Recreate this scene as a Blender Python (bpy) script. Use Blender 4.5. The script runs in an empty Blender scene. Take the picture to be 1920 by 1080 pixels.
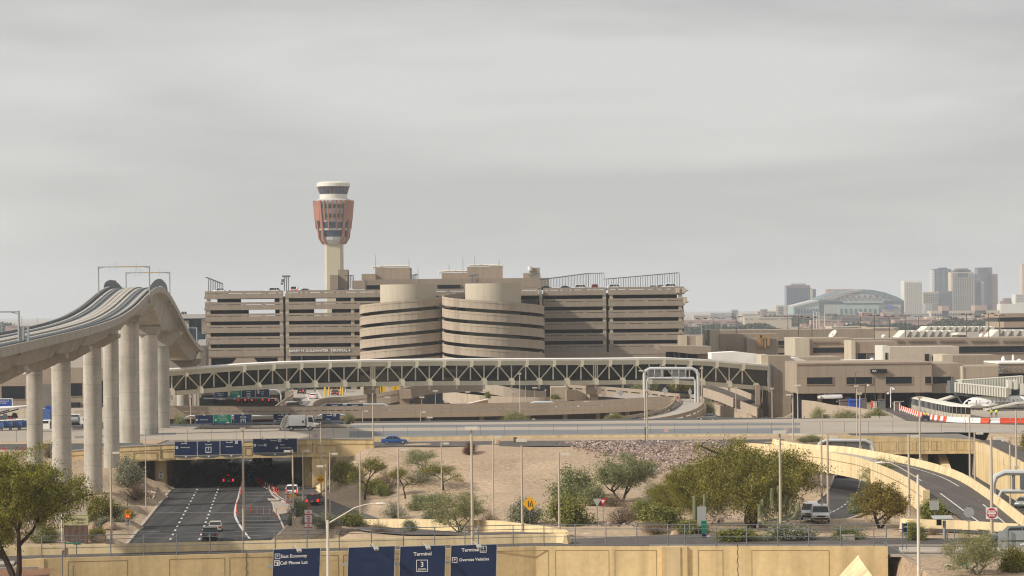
import bpy, math, random
import numpy as np
from mathutils import Vector, Matrix
R=math.radians
random.seed(7)
# ---------------------------------------------------------------- camera, sky, sun, exposure
F=5000.0; CX=960.0; CY=579.0; CZ=30.0; TH=0.01
sc=bpy.context.scene; col=sc.collection
cd=bpy.data.cameras.new("camera"); cam=bpy.data.objects.new("camera",cd); col.objects.link(cam); sc.camera=cam
cd.sensor_width=36; cd.lens=F/1920*36; cd.shift_y=(CY-540)/1920; cd.clip_start=5; cd.clip_end=60000
cam.matrix_world=Matrix.Translation((0,0,CZ))@Matrix.Rotation(R(90),4,'X')@Matrix.Rotation(-TH,4,'Z')
def at(px,py,Y):
 u=px-CX; v=py-CY
 return Vector(((u-TH*v)/F*Y, Y, CZ-(v+TH*u)/F*Y))
def gz(px,py,z):
 u=px-CX; v=py-CY; Y=F*(CZ-z)/(v+TH*u)
 return Vector(((u-TH*v)/F*Y,Y,z))
def zat(px,py,Y): return at(px,py,Y).z
def xat(px,py,Y): return at(px,py,Y).x
SUN=Vector((-1,-0.36,0.75)).normalized()
ld=bpy.data.lights.new("sun","SUN"); ld.energy=3.7; ld.angle=R(1.3); ld.color=(1,.93,.83)
lo=bpy.data.objects.new("sun",ld); col.objects.link(lo); lo.rotation_euler=SUN.to_track_quat('Z','Y').to_euler(); lo.location=(0,0,300)
w=bpy.data.worlds.new("World"); sc.world=w; w.use_nodes=True
nt=w.node_tree; nt.nodes.clear(); N=nt.nodes.new; L=nt.links.new
out=N("ShaderNodeOutputWorld"); bg=N("ShaderNodeBackground"); bg.inputs[1].default_value=0.1
sky=N("ShaderNodeTexSky"); sky.sky_type='NISHITA'; sky.sun_disc=False
sky.sun_elevation=math.asin(SUN.z); sky.sun_rotation=math.atan2(SUN.x,SUN.y)%(2*math.pi)
tc=N("ShaderNodeTexCoord"); mp=N("ShaderNodeMapping"); mp.inputs['Scale'].default_value=(1.3,1.3,8)
mp.inputs['Rotation'].default_value=(0,R(2),0)
ns=N("ShaderNodeTexNoise"); ns.inputs['Scale'].default_value=2.2; ns.inputs['Detail'].default_value=6; ns.inputs['Roughness'].default_value=.5; ns.inputs['Distortion'].default_value=.5
rp=N("ShaderNodeValToRGB"); e=rp.color_ramp.elements
e[0].position=.38; e[0].color=(.43,.424,.415,1); e[1].position=.64; e[1].color=(.565,.553,.538,1)
mul=N("ShaderNodeMix"); mul.data_type='RGBA'; mul.blend_type='MULTIPLY'; mul.inputs[0].default_value=1; mul.inputs[7].default_value=(10,10,10,1); mul.clamp_result=False
mx=N("ShaderNodeMix"); mx.data_type='RGBA'; mx.inputs[0].default_value=.93
L(tc.outputs['Generated'],mp.inputs['Vector']); L(mp.outputs[0],ns.inputs['Vector']);
n2=N("ShaderNodeTexNoise"); n2.inputs['Scale'].default_value=9; n2.inputs['Detail'].default_value=5; L(mp.outputs[0],n2.inputs['Vector']); ad=N("ShaderNodeMath"); ad.operation='MULTIPLY_ADD'; ad.inputs[1].default_value=.35
sb=N("ShaderNodeMath"); sb.operation='SUBTRACT'; L(ns.outputs[0],sb.inputs[0]); sb.inputs[1].default_value=.175; L(n2.outputs[0],ad.inputs[0]); L(sb.outputs[0],ad.inputs[2]); L(ad.outputs[0],rp.inputs[0])
L(rp.outputs[0],mul.inputs[6]); L(sky.outputs[0],mx.inputs[6]); L(mul.outputs[2],mx.inputs[7]); L(mx.outputs[2],bg.inputs[0]); L(bg.outputs[0],out.inputs[0])
sc.view_settings.view_transform='Standard'; sc.view_settings.look='None'; sc.view_settings.exposure=.29; sc.view_settings.gamma=1
sc.cycles.use_denoising=True; sc.cycles.max_bounces=5; sc.cycles.diffuse_bounces=3; sc.cycles.glossy_bounces=2
sc.cycles.transmission_bounces=3; sc.cycles.transparent_max_bounces=6; sc.cycles.volume_bounces=1
sc.cycles.filter_width=1.15; sc.cycles.use_fast_gi=False; sc.cycles.caustics_reflective=False; sc.cycles.caustics_refractive=False
# ---------------------------------------------------------------- materials
MATS={}
def mat(name,c,rough=.85,var=.1,scale=.4,fine=0,streak=0,bump=0,metal=0,spec=.3,joint=None,emit=0,track=0,transl=0,rnd=0,c2=None,patch=None):
 if name in MATS: return MATS[name]
 m=bpy.data.materials.new(name); m.use_nodes=True; t=m.node_tree; t.nodes.clear(); N=t.nodes.new; L=t.links.new
 o=N("ShaderNodeOutputMaterial"); p=N("ShaderNodeBsdfPrincipled"); L(p.outputs[0],o.inputs[0])
 p.inputs['Roughness'].default_value=rough; p.inputs['Metallic'].default_value=metal; p.inputs['Specular IOR Level'].default_value=spec
 tc=N("ShaderNodeTexCoord"); cur=None
 def mixc(fac,a,b,mode='MIX'):
  x=N("ShaderNodeMix"); x.data_type='RGBA'; x.blend_type=mode
  if isinstance(fac,(int,float)): x.inputs[0].default_value=fac
  else: L(fac,x.inputs[0])
  for i,v in ((6,a),(7,b)):
   if isinstance(v,tuple): x.inputs[i].default_value=v
   else: L(v,x.inputs[i])
  return x.outputs[2]
 def rgb(k,base=c): return (min(1,base[0]*k),min(1,base[1]*k),min(1,base[2]*k),1)
 def noise(s,detail=4,vs=(1,1,1)):
  mp=N("ShaderNodeMapping"); mp.inputs['Scale'].default_value=vs; L(tc.outputs['Object'],mp.inputs[0])
  n=N("ShaderNodeTexNoise"); n.inputs['Scale'].default_value=s; n.inputs['Detail'].default_value=detail; L(mp.outputs[0],n.inputs['Vector']); return n.outputs[0]
 def ramp(f,a,b):
  r=N("ShaderNodeMapRange"); r.inputs[1].default_value=a; r.inputs[2].default_value=b; L(f,r.inputs[0]); return r.outputs[0]
 if rnd:
  g=N("ShaderNodeNewGeometry"); cur=mixc(g.outputs['Random Per Island'],rgb(1-rnd),rgb(1+rnd,c2 or c))
  cur=mixc(ramp(noise(scale,3),.35,.65),cur,mixc(1.0,cur,(1-var,1-var,1-var,1),'MULTIPLY'))
 else:
  cur=mixc(ramp(noise(scale),.3,.7),rgb(1-var),rgb(1+var,c2 or c))
 if fine: cur=mixc(1.0,cur,mixc(ramp(noise(fine[0],2),.3,.7),(1-fine[1],)*3+(1,),(1+fine[1]*.6,)*3+(1,)),'MULTIPLY')
 if streak: cur=mixc(1.0,cur,mixc(ramp(noise(.9,4,(1,1,.07)),.42,.75),(1,1,1,1),(1-streak,1-streak,1-streak*1.1,1)),'MULTIPLY')
 if track: cur=mixc(1.0,cur,mixc(ramp(noise(.55,3,(1,.012,1)),.38,.66),(1-track,)*3+(1,),(1+track,)*3+(1,)),'MULTIPLY')
 if patch: cur=mixc(ramp(noise(patch[0],4),patch[1],patch[1]+.08),cur,patch[2]+(1,))
 if joint:
  s=N("ShaderNodeSeparateXYZ"); L(tc.outputs['Object'],s.inputs[0])
  def line(sock,w,th):
   a=N("ShaderNodeMath"); a.operation='DIVIDE'; L(sock,a.inputs[0]); a.inputs[1].default_value=w
   b=N("ShaderNodeMath"); b.operation='FRACT'; L(a.outputs[0],b.inputs[0])
   d=N("ShaderNodeMath"); d.operation='LESS_THAN'; L(b.outputs[0],d.inputs[0]); d.inputs[1].default_value=th/w; return d.outputs[0]
  ad=N("ShaderNodeMath"); ad.operation='ADD'; L(s.outputs[0],ad.inputs[0]); L(s.outputs[1],ad.inputs[1])
  fac=line(ad.outputs[0],joint[0],.07)
  if joint[1]:
   f2=line(s.outputs[2],joint[1],.05); q=N("ShaderNodeMath"); q.operation='MAXIMUM'; L(fac,q.inputs[0]); L(f2,q.inputs[1]); fac=q.outputs[0]
  k=1-joint[2]; cur=mixc(fac,cur,mixc(1.0,cur,(k,k,k,1),'MULTIPLY'))
 L(cur,p.inputs['Base Color'])
 if bump:
  b=N("ShaderNodeBump"); b.inputs['Strength'].default_value=bump[1]; b.inputs['Distance'].default_value=.1; L(noise(bump[0],3),b.inputs['Height']); L(b.outputs[0],p.inputs['Normal'])
 if emit: L(cur,p.inputs['Emission Color']); p.inputs['Emission Strength'].default_value=emit
 if transl:
  tr=N("ShaderNodeBsdfTranslucent"); L(cur,tr.inputs[0]); ms=N("ShaderNodeMixShader"); ms.inputs[0].default_value=transl
  L(p.outputs[0],ms.inputs[1]); L(tr.outputs[0],ms.inputs[2]); L(ms.outputs[0],o.inputs[0])
 MATS[name]=m; return m
# ---------------------------------------------------------------- mesh builder
class MB:
 def __init__(s): s.v=[]; s.f=[]
 def add(s,vs,fs):
  b=len(s.v); s.v+=[tuple(x) for x in vs]; s.f+=[tuple(b+i for i in f) for f in fs]; return s
 def box(s,x0,x1,y0,y1,z0,z1):
  return s.add([(x0,y0,z0),(x1,y0,z0),(x1,y1,z0),(x0,y1,z0),(x0,y0,z1),(x1,y0,z1),(x1,y1,z1),(x0,y1,z1)],
              [(0,3,2,1),(4,5,6,7),(0,1,5,4),(1,2,6,5),(2,3,7,6),(3,0,4,7)])
 def obox(s,c,size,rz=0,rx=0):
  """box centred on c"""
  m=Matrix.Translation(c)@Matrix.Rotation(rz,4,'Z')@Matrix.Rotation(rx,4,'X'); a,b,d=[k/2 for k in size]
  vs=[m@Vector((i*a,j*b,k*d)) for k in (-1,1) for j in (-1,1) for i in (-1,1)]
  return s.add(vs,[(0,2,3,1),(4,5,7,6),(0,1,5,4),(1,3,7,5),(3,2,6,7),(2,0,4,6)])
 def quad(s,a,b,c,d): return s.add([a,b,c,d],[(0,1,2,3)])
 def poly(s,pts): return s.add(pts,[tuple(range(len(pts)))])
 def prism(s,pts,z0,z1):
  n=len(pts); vs=[(p[0],p[1],z0) for p in pts]+[(p[0],p[1],z1) for p in pts]
  return s.add(vs,[tuple(reversed(range(n))),tuple(range(n,2*n))]+[(i,(i+1)%n,n+(i+1)%n,n+i) for i in range(n)])
 def prismY(s,pts,y0,y1):
  n=len(pts); vs=[(p[0],y0,p[1]) for p in pts]+[(p[0],y1,p[1]) for p in pts]
  return s.add(vs,[tuple(range(n)),tuple(reversed(range(n,2*n)))]+[(i,n+i,n+(i+1)%n,(i+1)%n) for i in range(n)])
 def prismX(s,pts,x0,x1):
  n=len(pts); vs=[(x0,p[0],p[1]) for p in pts]+[(x1,p[0],p[1]) for p in pts]
  return s.add(vs,[tuple(reversed(range(n))),tuple(range(n,2*n))]+[(i,(i+1)%n,n+(i+1)%n,n+i) for i in range(n)])
 def cyl(s,a,b,r0,r1=None,n=10):
  return s.tube([a,b],[r0,r0 if r1 is None else r1],n)
 def tube(s,pts,r,n=8):
  pts=[Vector(p) for p in pts]; k=len(pts); r=[r]*k if isinstance(r,(int,float)) else r
  b=len(s.v); up=None
  for i,p in enumerate(pts):
   d=(pts[min(i+1,k-1)]-pts[max(i-1,0)]).normalized()
   if up is None:
    up=Vector((0,0,1)) if abs(d.z)<.9 else Vector((1,0,0))
   x=up.cross(d).normalized(); y=d.cross(x).normalized(); up=y
   for j in range(n):
    a=2*math.pi*j/n; q=p+x*(r[i]*math.cos(a))+y*(r[i]*math.sin(a)); s.v.append(tuple(q))
  for i in range(k-1):
   for j in range(n): s.f.append((b+i*n+j,b+i*n+(j+1)%n,b+(i+1)*n+(j+1)%n,b+(i+1)*n+j))
  s.f.append(tuple(b+j for j in reversed(range(n)))); s.f.append(tuple(b+(k-1)*n+j for j in range(n)))
  return s
 def sweep(s,pts,sec,caps=True,closed=True,smooth=False):
  """sec: list of (u right, w up) or a function i->list"""
  pts=[Vector(p) for p in pts]; k=len(pts); b=len(s.v)
  for i,p in enumerate(pts):
   def nrm(a,c):
    d=(c-a); d.z=0; d.normalize(); return Vector((d.y,-d.x,0))
   if i==0: nn=nrm(pts[0],pts[1]); m=1
   elif i==k-1: nn=nrm(pts[-2],pts[-1]); m=1
   else:
    n1=nrm(pts[i-1],p); n2=nrm(p,pts[i+1]); nn=(n1+n2).normalized(); m=1/max(.4,nn.dot(n1))
   q=sec(i) if callable(sec) else sec; n=len(q)
   for u,w in q: s.v.append(tuple(p+nn*(u*m)+Vector((0,0,w))))
  e=n if closed else n-1
  for i in range(k-1):
   for j in range(e): s.f.append((b+i*n+j,b+(i+1)*n+j,b+(i+1)*n+(j+1)%n,b+i*n+(j+1)%n))
  if caps and closed: s.f.append(tuple(b+j for j in range(n))); s.f.append(tuple(b+(k-1)*n+j for j in reversed(range(n))))
  return s
 def lathe(s,cx,cy,prof,n=32,a0=0,a1=360):
  b=len(s.v); full=abs(a1-a0)>=360; m=n if full else n+1
  for r,z in prof:
   for j in range(m):
    a=R(a0+(a1-a0)*j/n); s.v.append((cx+r*math.cos(a),cy+r*math.sin(a),z))
  for i in range(len(prof)-1):
   for j in range(n): s.f.append((b+i*m+j,b+i*m+(j+1)%m,b+(i+1)*m+(j+1)%m,b+(i+1)*m+j))
  if full:
   s.f.append(tuple(b+j for j in reversed(range(m)))); k=len(prof)-1; s.f.append(tuple(b+k*m+j for j in range(m)))
  return s
 def merge(s,o): return s.add(o.v,o.f)
 def build(s,name,material,parent=None,world=False,smooth=False,loc=None):
  me=bpy.data.meshes.new(name); v=s.v
  if world and parent is not None:
   mi=WM(parent).inverted(); v=[tuple(mi@Vector(p)) for p in v]
  if loc is not None:
   v=[(p[0]-loc[0],p[1]-loc[1],p[2]-loc[2]) for p in v]
  me.from_pydata(v,[],s.f); me.materials.append(material); me.update()
  if smooth:
   me.shade_smooth(); me.set_sharp_from_angle(angle=R(38))
  o=bpy.data.objects.new(name,me); col.objects.link(o)
  if parent is not None: o.parent=parent
  if loc is not None: o.location=loc
  return o
def WM(o):
 m=o.matrix_basis.copy()
 while o.parent: o=o.parent; m=o.matrix_basis@m
 return m
def tag(o,label,cat,group=None,kind=None):
 if label: o['label']=label
 if cat: o['category']=cat
 if group: o['group']=group
 if kind: o['kind']=kind
 return o
def thing(name,label,cat,loc=(0,0,0),rz=0,group=None):
 o=bpy.data.objects.new(name,None); col.objects.link(o); o.location=loc; o.rotation_euler=(0,0,rz); o.empty_display_size=.5
 return tag(o,label,cat,group)
def one(name,mb,material,label,cat,loc=None,group=None,kind=None,smooth=False):
 if loc is None:
  a=np.array(mb.v); loc=(float((a[:,0].min()+a[:,0].max())/2),float((a[:,1].min()+a[:,1].max())/2),float(a[:,2].min()))
 o=mb.build(name,material,None,smooth=smooth,loc=loc); return tag(o,label,cat,group,kind)
def setting(name,mb,material,smooth=False,kind='structure'):
 o=mb.build(name,material,None,smooth=smooth); o['kind']=kind; return o
def kids(o): return [c for c in KIDS.get(o.name,[])]
def copy_tree(root,loc,rz=0,label=None,group=None,scale=None,mats=None):
 def cp(o,par):
  c=o.copy(); col.objects.link(c); c.parent=par
  for ch in [x for x in ALLC(o)]: cp(ch,c)
  return c
 r=cp(root,None); r.location=loc; r.rotation_euler=(0,0,rz)
 if label: r['label']=label
 if group: r['group']=group
 if scale: r.scale=(scale,)*3 if isinstance(scale,(int,float)) else scale
 return r
def ALLC(o): return [x for x in bpy.data.objects if x.parent==o]
_f={}
def text(body,size,material,parent,m,name="lettering",align='CENTER',ex=.01,bold=0):
 """m: 4x4 matrix in parent's space; letters lie in XY plane of m"""
 c=bpy.data.curves.new("t",'FONT'); c.body=body; c.size=size; c.align_x=align; c.align_y='CENTER'; c.extrude=ex; c.offset=bold; c.resolution_u=3
 o=bpy.data.objects.new("t",c); col.objects.link(o); dg=bpy.context.evaluated_depsgraph_get(); me=bpy.data.meshes.new_from_object(o.evaluated_get(dg))
 bpy.data.objects.remove(o); bpy.data.curves.remove(c); me.name=name; me.materials.clear(); me.materials.append(material); me.transform(m)
 n=bpy.data.objects.new(name,me); col.objects.link(n); n.parent=parent; return n
FACE=Matrix.Rotation(R(90),4,'X')  # XY plane -> facing -Y
def arc(cx,cy,r,a0,a1,n,z=0,dz=0):
 return [(cx+r*math.cos(R(a0+(a1-a0)*i/n)),cy+r*math.sin(R(a0+(a1-a0)*i/n)),z+dz*i/n) for i in range(n+1)]
def smooth_path(pts,n=6):
 P=[Vector(p) for p in pts]; o=[]
 for i in range(len(P)-1):
  a=P[max(i-1,0)]; b=P[i]; c=P[i+1]; d=P[min(i+2,len(P)-1)]
  for j in range(n):
   t=j/n; o.append(.5*((2*b)+(c-a)*t+(2*a-5*b+4*c-d)*t*t+(3*b-3*c+d-a)*t**3))
 o.append(P[-1]); return o
M={}
M['tan']=mat('tan_concrete',(.325,.27,.213),var=.07,scale=.08,fine=(3,.06),streak=.12,joint=(3.1,0,.22))
M['tan2']=mat('tan_panel_concrete',(.345,.278,.212),var=.07,scale=.1,fine=(3,.05),streak=.1,joint=(4.2,3.4,.28))
M['tanp']=mat('tan_plain_concrete',(.34,.265,.20),var=.08,scale=.15,streak=.12)
M['helix']=mat('ramp_parapet_concrete',(.42,.345,.265),var=.08,scale=.1,fine=(2,.05),streak=.15,joint=(2.3,0,.2))
M['core']=mat('core_concrete',(.52,.455,.35),var=.05,scale=.2,streak=.12,joint=(2.0,0,.07))
M['tower']=mat('tower_shaft_concrete',(.50,.45,.33),var=.04,scale=.1,streak=.06)
M['dark']=mat('interior_shade_black',(.018,.018,.022),var=.2,scale=.3)  # near-black colour stands in for shade inside the garage and other openings
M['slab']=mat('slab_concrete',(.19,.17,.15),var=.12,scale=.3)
M['gslab']=mat('garage_slab_shade',(.05,.047,.045),var=.15,scale=.3)  # slab concrete darkened in colour to stand for shade between the decks
M['pipe']=mat('pale_grey_pipe_paint',(.52,.54,.54),rough=.5,var=.06)
M['glass']=mat('dark_window_glass',(.012,.015,.02),rough=.3,var=.3,scale=.5,spec=.2)
M['glassb']=mat('blue_tower_glass',(.035,.065,.105),rough=.15,var=.25,scale=.2,spec=.5)
M['truss']=mat('cream_steel_paint',(.54,.50,.385),rough=.6,var=.05,scale=.3,streak=.06)
M['roofw']=mat('white_roof_membrane',(.80,.77,.72),var=.05,scale=.3,streak=.0)
M['yellow']=mat('yellow_painted_concrete',(.70,.53,.28),var=.1,scale=.14,fine=(2.2,.08),streak=.3,patch=(.4,.62,(.60,.47,.28)))
M['yellow2']=mat('pale_yellow_painted_concrete',(.74,.58,.34),var=.06,scale=.2,fine=(2.2,.05),streak=.32)
M['yline']=mat('yellow_concrete_groove',(.25,.19,.10),var=.1)
M['conc']=mat('column_concrete',(.47,.435,.375),var=.13,scale=.35,fine=(2.5,.09),streak=.28,joint=(900,3.1,.35))
M['girder']=mat('guideway_concrete',(.38,.345,.295),var=.12,scale=.3,fine=(2,.09),streak=.26)
M['deckc']=mat('guideway_deck_concrete',(.37,.335,.29),var=.1,scale=.4,streak=.1)
M['run']=mat('running_plinth_concrete',(.42,.395,.35),var=.1,scale=.4)
M['rubber']=mat('dark_guideway_trough',(.05,.05,.05),var=.2,scale=.6)
M['asph']=mat('dark_asphalt',(.050,.048,.048),rough=.9,track=.3,var=.16,scale=.12,fine=(1.5,.1),patch=(.16,.60,(.07,.066,.062)))
M['asph2']=mat('brown_asphalt',(.10,.085,.076),rough=.9,track=.12,var=.15,scale=.1,fine=(1.2,.08))
M['apron']=mat('apron_concrete',(.37,.315,.255),rough=.9,var=.08,scale=.05,fine=(.8,.06),joint=(7.6,0,.12))
M['roadc']=mat('concrete_road_surface',(.38,.34,.29),rough=.9,var=.09,scale=.08,fine=(1,.07))
M['gray']=mat('gray_asphalt_shoulder',(.17,.175,.18),rough=.9,var=.08,scale=.1)
M['kerb']=mat('kerb_concrete',(.42,.365,.30),var=.12,scale=.5,joint=(3,0,.2))
M['gravel']=mat('desert_gravel',(.41,.305,.205),rough=1,var=.13,scale=.07,fine=(1.7,.28),bump=(2.5,.8),patch=(.035,.62,(.36,.265,.18)))
M['redgravel']=mat('red_brown_gravel',(.25,.13,.075),rough=1,var=.2,scale=.3,fine=(3,.3),bump=(4,.8))
M['farland']=mat('distant_desert_ground',(.30,.25,.20),rough=1,var=.3,scale=.004)
M['white']=mat('white_paint',(.80,.79,.77),rough=.5,var=.04)
M['wline']=mat('white_road_marking',(.56,.55,.52),rough=.8,var=.35,scale=1.2)
M['galv']=mat('galvanised_steel',(.36,.38,.39),rough=.55,var=.1,metal=.3)
M['galvd']=mat('dark_galvanised_steel',(.14,.155,.17),rough=.6,var=.1)
M['pole']=mat('tan_pole_paint',(.50,.43,.34),rough=.6,var=.05)
M['polew']=mat('pale_pole_paint',(.66,.61,.52),rough=.5,var=.05)
M['brownp']=mat('brown_pole_paint',(.12,.09,.07),rough=.6,var=.1)
M['signblue']=mat('navy_sign_sheet',(.008,.022,.072),rough=.4,var=.15,scale=.6)
M['signgreen']=mat('green_sign_sheet',(.0,.19,.11),rough=.45,var=.05)
M['signyel']=mat('amber_sign_sheet',(.85,.42,.01),rough=.45,var=.04)
M['signred']=mat('red_sign_sheet',(.52,.02,.025),rough=.45,var=.04)
M['signback']=mat('bare_sign_back',(.42,.42,.40),rough=.6,var=.06,metal=.2)
M['black']=mat('black_paint',(.012,.012,.014),rough=.5,var=.1)
M['tyre']=mat('tyre_rubber',(.018,.018,.018),rough=.9,var=.1)
M['rim']=mat('alloy_rim',(.42,.42,.42),rough=.4,metal=.5,var=.05)
M['carglass']=mat('car_glass',(.015,.018,.022),rough=.08,spec=.6,var=.1)
M['tail']=mat('lit_tail_lamp',(.9,.02,.015),rough=.3,emit=1.6,var=.02)
M['tailoff']=mat('tail_lamp_lens',(.28,.01,.012),rough=.3,var=.02)
M['head']=mat('head_lamp_lens',(.75,.76,.78),rough=.15,var=.02)
M['copper']=mat('copper_cladding',(.35,.15,.10),rough=.55,var=.12,scale=.2)
M['towerw']=mat('tower_white_panel',(.66,.63,.55),rough=.6,var=.05,scale=.4)
M['towerg']=mat('tower_grey_panel',(.50,.49,.47),rough=.6,var=.06,scale=.4,joint=(1.6,2.0,.15))
M['orange']=mat('orange_plastic',(.75,.08,.025),rough=.5,var=.08)
M['barwhite']=mat('white_plastic',(.78,.77,.74),rough=.5,var=.06)
M['hiviz']=mat('hi_vis_yellow_cloth',(.62,.80,.05),rough=.9,var=.05)
M['skin']=mat('skin',(.42,.24,.16),rough=.6,var=.04)
M['navycloth']=mat('dark_trousers',(.03,.035,.05),rough=.9,var=.1)
M['rock']=mat('pink_riprap_rock',(.33,.225,.185),rough=.95,rnd=.45,var=.12,scale=1.5,c2=(.40,.31,.27))
M['boulder']=mat('boulder_rock',(.42,.29,.20),rough=.95,var=.2,scale=1.2,fine=(5,.15))
M['bark']=mat('dark_tree_bark',(.055,.038,.028),rough=1,var=.3,scale=2,fine=(8,.2))
M['barkg']=mat('green_grey_bark',(.20,.20,.12),rough=1,var=.2,scale=2)
def leaf(n,c,c2,rnd=.5): return mat(n,c,rough=.8,var=.25,scale=.5,rnd=rnd,c2=c2,transl=.25,spec=.15)
M['l_mesq']=leaf('mesquite_leaf',(0.156,0.163,0.026),(0.286,0.273,0.052))
M['l_dark']=leaf('dark_mesquite_leaf',(.15,.14,.028),(.29,.265,.06))
M['l_olive']=leaf('olive_green_leaf',(0.169,0.182,0.078),(0.312,0.325,0.156))
M['l_palo']=leaf('palo_verde_leaf',(0.195,0.202,0.0715),(0.338,0.325,0.143))
M['l_grey']=leaf('grey_green_leaf',(0.195,0.202,0.13),(0.351,0.351,0.234))
M['l_brush']=leaf('dry_brush_leaf',(0.182,0.124,0.0845),(0.312,0.234,0.156))
M['l_rust']=leaf('rusty_orange_leaf',(.17,.15,.03),(.31,.23,.055))
M['l_red']=leaf('dark_red_leaf',(0.117,0.0455,0.039),(0.195,0.091,0.065))
M['l_bush']=leaf('creosote_leaf',(0.143,0.163,0.039),(0.299,0.299,0.0845))
M['l_far']=mat('distant_tree_foliage',(.06,.07,.045),rough=1,rnd=.4,var=.3,scale=.02)
M['cactus']=mat('saguaro_skin',(.17,.185,.10),rough=.9,var=.15,scale=1)
M['glasswalk']=mat('tinted_walkway_glass',(.016,.018,.018),rough=.3,spec=.2,var=.5,scale=.08)
_t=M['glasswalk'].node_tree; _o=[n for n in _t.nodes if n.type=='OUTPUT_MATERIAL'][0]; _p=[n for n in _t.nodes if n.type=='BSDF_PRINCIPLED'][0]; _x=_t.nodes.new('ShaderNodeBsdfTransparent'); _x.inputs[0].default_value=(.55,.53,.45,1); _m=_t.nodes.new('ShaderNodeMixShader'); _m.inputs[0].default_value=.42; _t.links.new(_p.outputs[0],_m.inputs[1]); _t.links.new(_x.outputs[0],_m.inputs[2]); _t.links.new(_m.outputs[0],_o.inputs[0])
M['tarp']=mat('blue_tarpaulin',(.03,.09,.40),rough=.6,var=.15,scale=2)
M['yelp']=mat('safety_yellow_paint',(.72,.46,.03),rough=.5,var=.05)
M['bluep']=mat('royal_blue_paint',(.03,.08,.36),rough=.5,var=.1)
M['cartb']=mat('blue_cart_canvas',(.07,.14,.36),rough=.8,var=.2,scale=2)
M['led']=mat('lit_amber_speed_digits',(1,.12,.04),rough=.4,emit=1.2,var=.02)
M['louv']=mat('pale_corrugated_cladding',(.62,.60,.52),rough=.6,var=.05)
M['beige']=mat('beige_metal_siding',(.50,.435,.35),rough=.6,var=.04,joint=(2.2,0,.25))
M['brick']=mat('red_brown_brick',(.22,.145,.12),rough=.9,var=.12,scale=.02)
M['pinkroof']=mat('pink_brick_wall',(.38,.25,.20),rough=.9,var=.1,scale=.02)
M['skyb']=mat('blue_grey_curtain_wall',(.10,.13,.17),rough=.4,var=.1,scale=.05)
M['skyd']=mat('dark_slate_tower_stone',(.13,.12,.14),var=.1,scale=.05)
M['lowtan']=mat('sand_stucco',(.50,.42,.32),rough=.9,var=.12,scale=.01)
M['lowgrey']=mat('grey_stucco',(.34,.33,.31),rough=.9,var=.12,scale=.01)
def paint(n,c,met=0): return mat(n,c,rough=.28,spec=.55,var=.03,metal=met)
PT={'white':paint('white_car_paint',(.78,.78,.77)),'black':paint('black_car_paint',(.012,.012,.014)),'silver':paint('silver_car_paint',(.42,.43,.44),.4),
 'blue':paint('blue_car_paint',(.025,.09,.27)),'maroon':paint('dark_plum_car_paint',(.035,.015,.018)),'beige':paint('beige_car_paint',(.45,.40,.33)),
 'gray':paint('gray_car_paint',(.10,.105,.11),.3),'darkblue':paint('navy_car_paint',(.02,.03,.06)),'taxi':paint('amber_taxi_paint',(.62,.27,.03)),'red':paint('red_car_paint',(.35,.02,.02)),'sage':paint('sage_car_paint',(.30,.36,.36),.3)}
# ================================================================ land, roads, apron
ZP=6.6
def xl(Y): return -50.3-0.0739*(Y-351)          # left edge of the sunken road
RAMP=[gz(556,928,.0),gz(600,950,.45),gz(645,968,1.4),gz(700,988,2.6),gz(800,1000,4.3),gz(900,1001,5.9),gz(1000,1003,6.85)]
RAMP=[Vector(p) for p in RAMP]; RAMPP=smooth_path([gz(545,905,0)]+RAMP,5)
RR=[gz(1612,860,.6),gz(1615,885,1.0),gz(1612,905,1.6),gz(1605,927,2.2),gz(1580,950,2.7),gz(1540,969,3.1),gz(1480,983,3.6),gz(1400,990,4.2)]
RRP=smooth_path(RR,5)
LR=[gz(1925,985,1.2),gz(1890,952,1.0),gz(1855,925,.8),gz(1810,900,.6),gz(1760,880,.5)]   # sunken road at far right
LRP=smooth_path([gz(2010,1060,1.6)]+LR,4)
CTRL=[(-52,355,.15),(-54,385,.2),(-57,410,.2),(-59.5,440,.2),(-60,458,.2),(-58,370,1.0),(-61,390,1.9),(-63,412,2.2),(-66,440,4.6),(-67,458,6.5),
(-75,380,3.0),(-78,410,3.6),(-80,440,5.2),(-90,350,4.5),(-62,330,3.5),(-72,310,5.2),(-85,300,6),(-60,290,5.8),(-56,300,3.5),(-54,330,1.0),(-95,400,5),(-90,455,6.5),
(-38,458,.1),(-36,440,.1),(-33,420,.2),(-31,450,2.2),(-28,460,5.6),(-20,464,6.5),(0,466,6.55),(20,467,6.55),(40,467,6.5),(-27,432,1.4),(-15,428,3.2),(0,428,3.7),(20,428,3.9),(38,428,4.0),
(-24,408,1.0),(-10,408,1.6),(6,408,2.2),(25,408,2.7),(38,408,3.0),(-28,380,.5),(-24,360,.8),(-15,340,2.2),(-5,350,2.6),(12,345,3.2),(30,345,3.4),(27,318,4.4),(8,312,4.9),
(2,292,5.7),(20,292,6.1),(40,290,6.3),(60,290,6.5),(80,285,6.7),(-28,340,.6),(-25,315,1.8),(-15,300,3.4),(-5,290,4.6),(-32,330,.2),(-30,300,.5),(-30,280,2.5),(-12,282,4.0),
(50,330,4.2),(60,345,5.2),(66,320,6.3),(64,370,4.2),(48,360,2.9),(46,400,2.2),(47,430,1.6),(62,400,2.0),(62,430,1.2),(60,455,.6),(75,430,.6),(90,400,5.5),(95,340,6.3),(84,350,1.2),(78,380,.9),(72,420,.6),(76,460,.5),(95,440,6.4),(100,465,6.5),(90,310,1.8)]
CTRL+=[(x,y,z) for x in range(-24,60,5) for y,z in ((452,6.56),(459,6.6),(465,6.6),(441,5.35))]
CA=np.array(CTRL)
def _seg(P):
 a=np.array([[p[0],p[1],p[2]] for p in P]); return a
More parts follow.
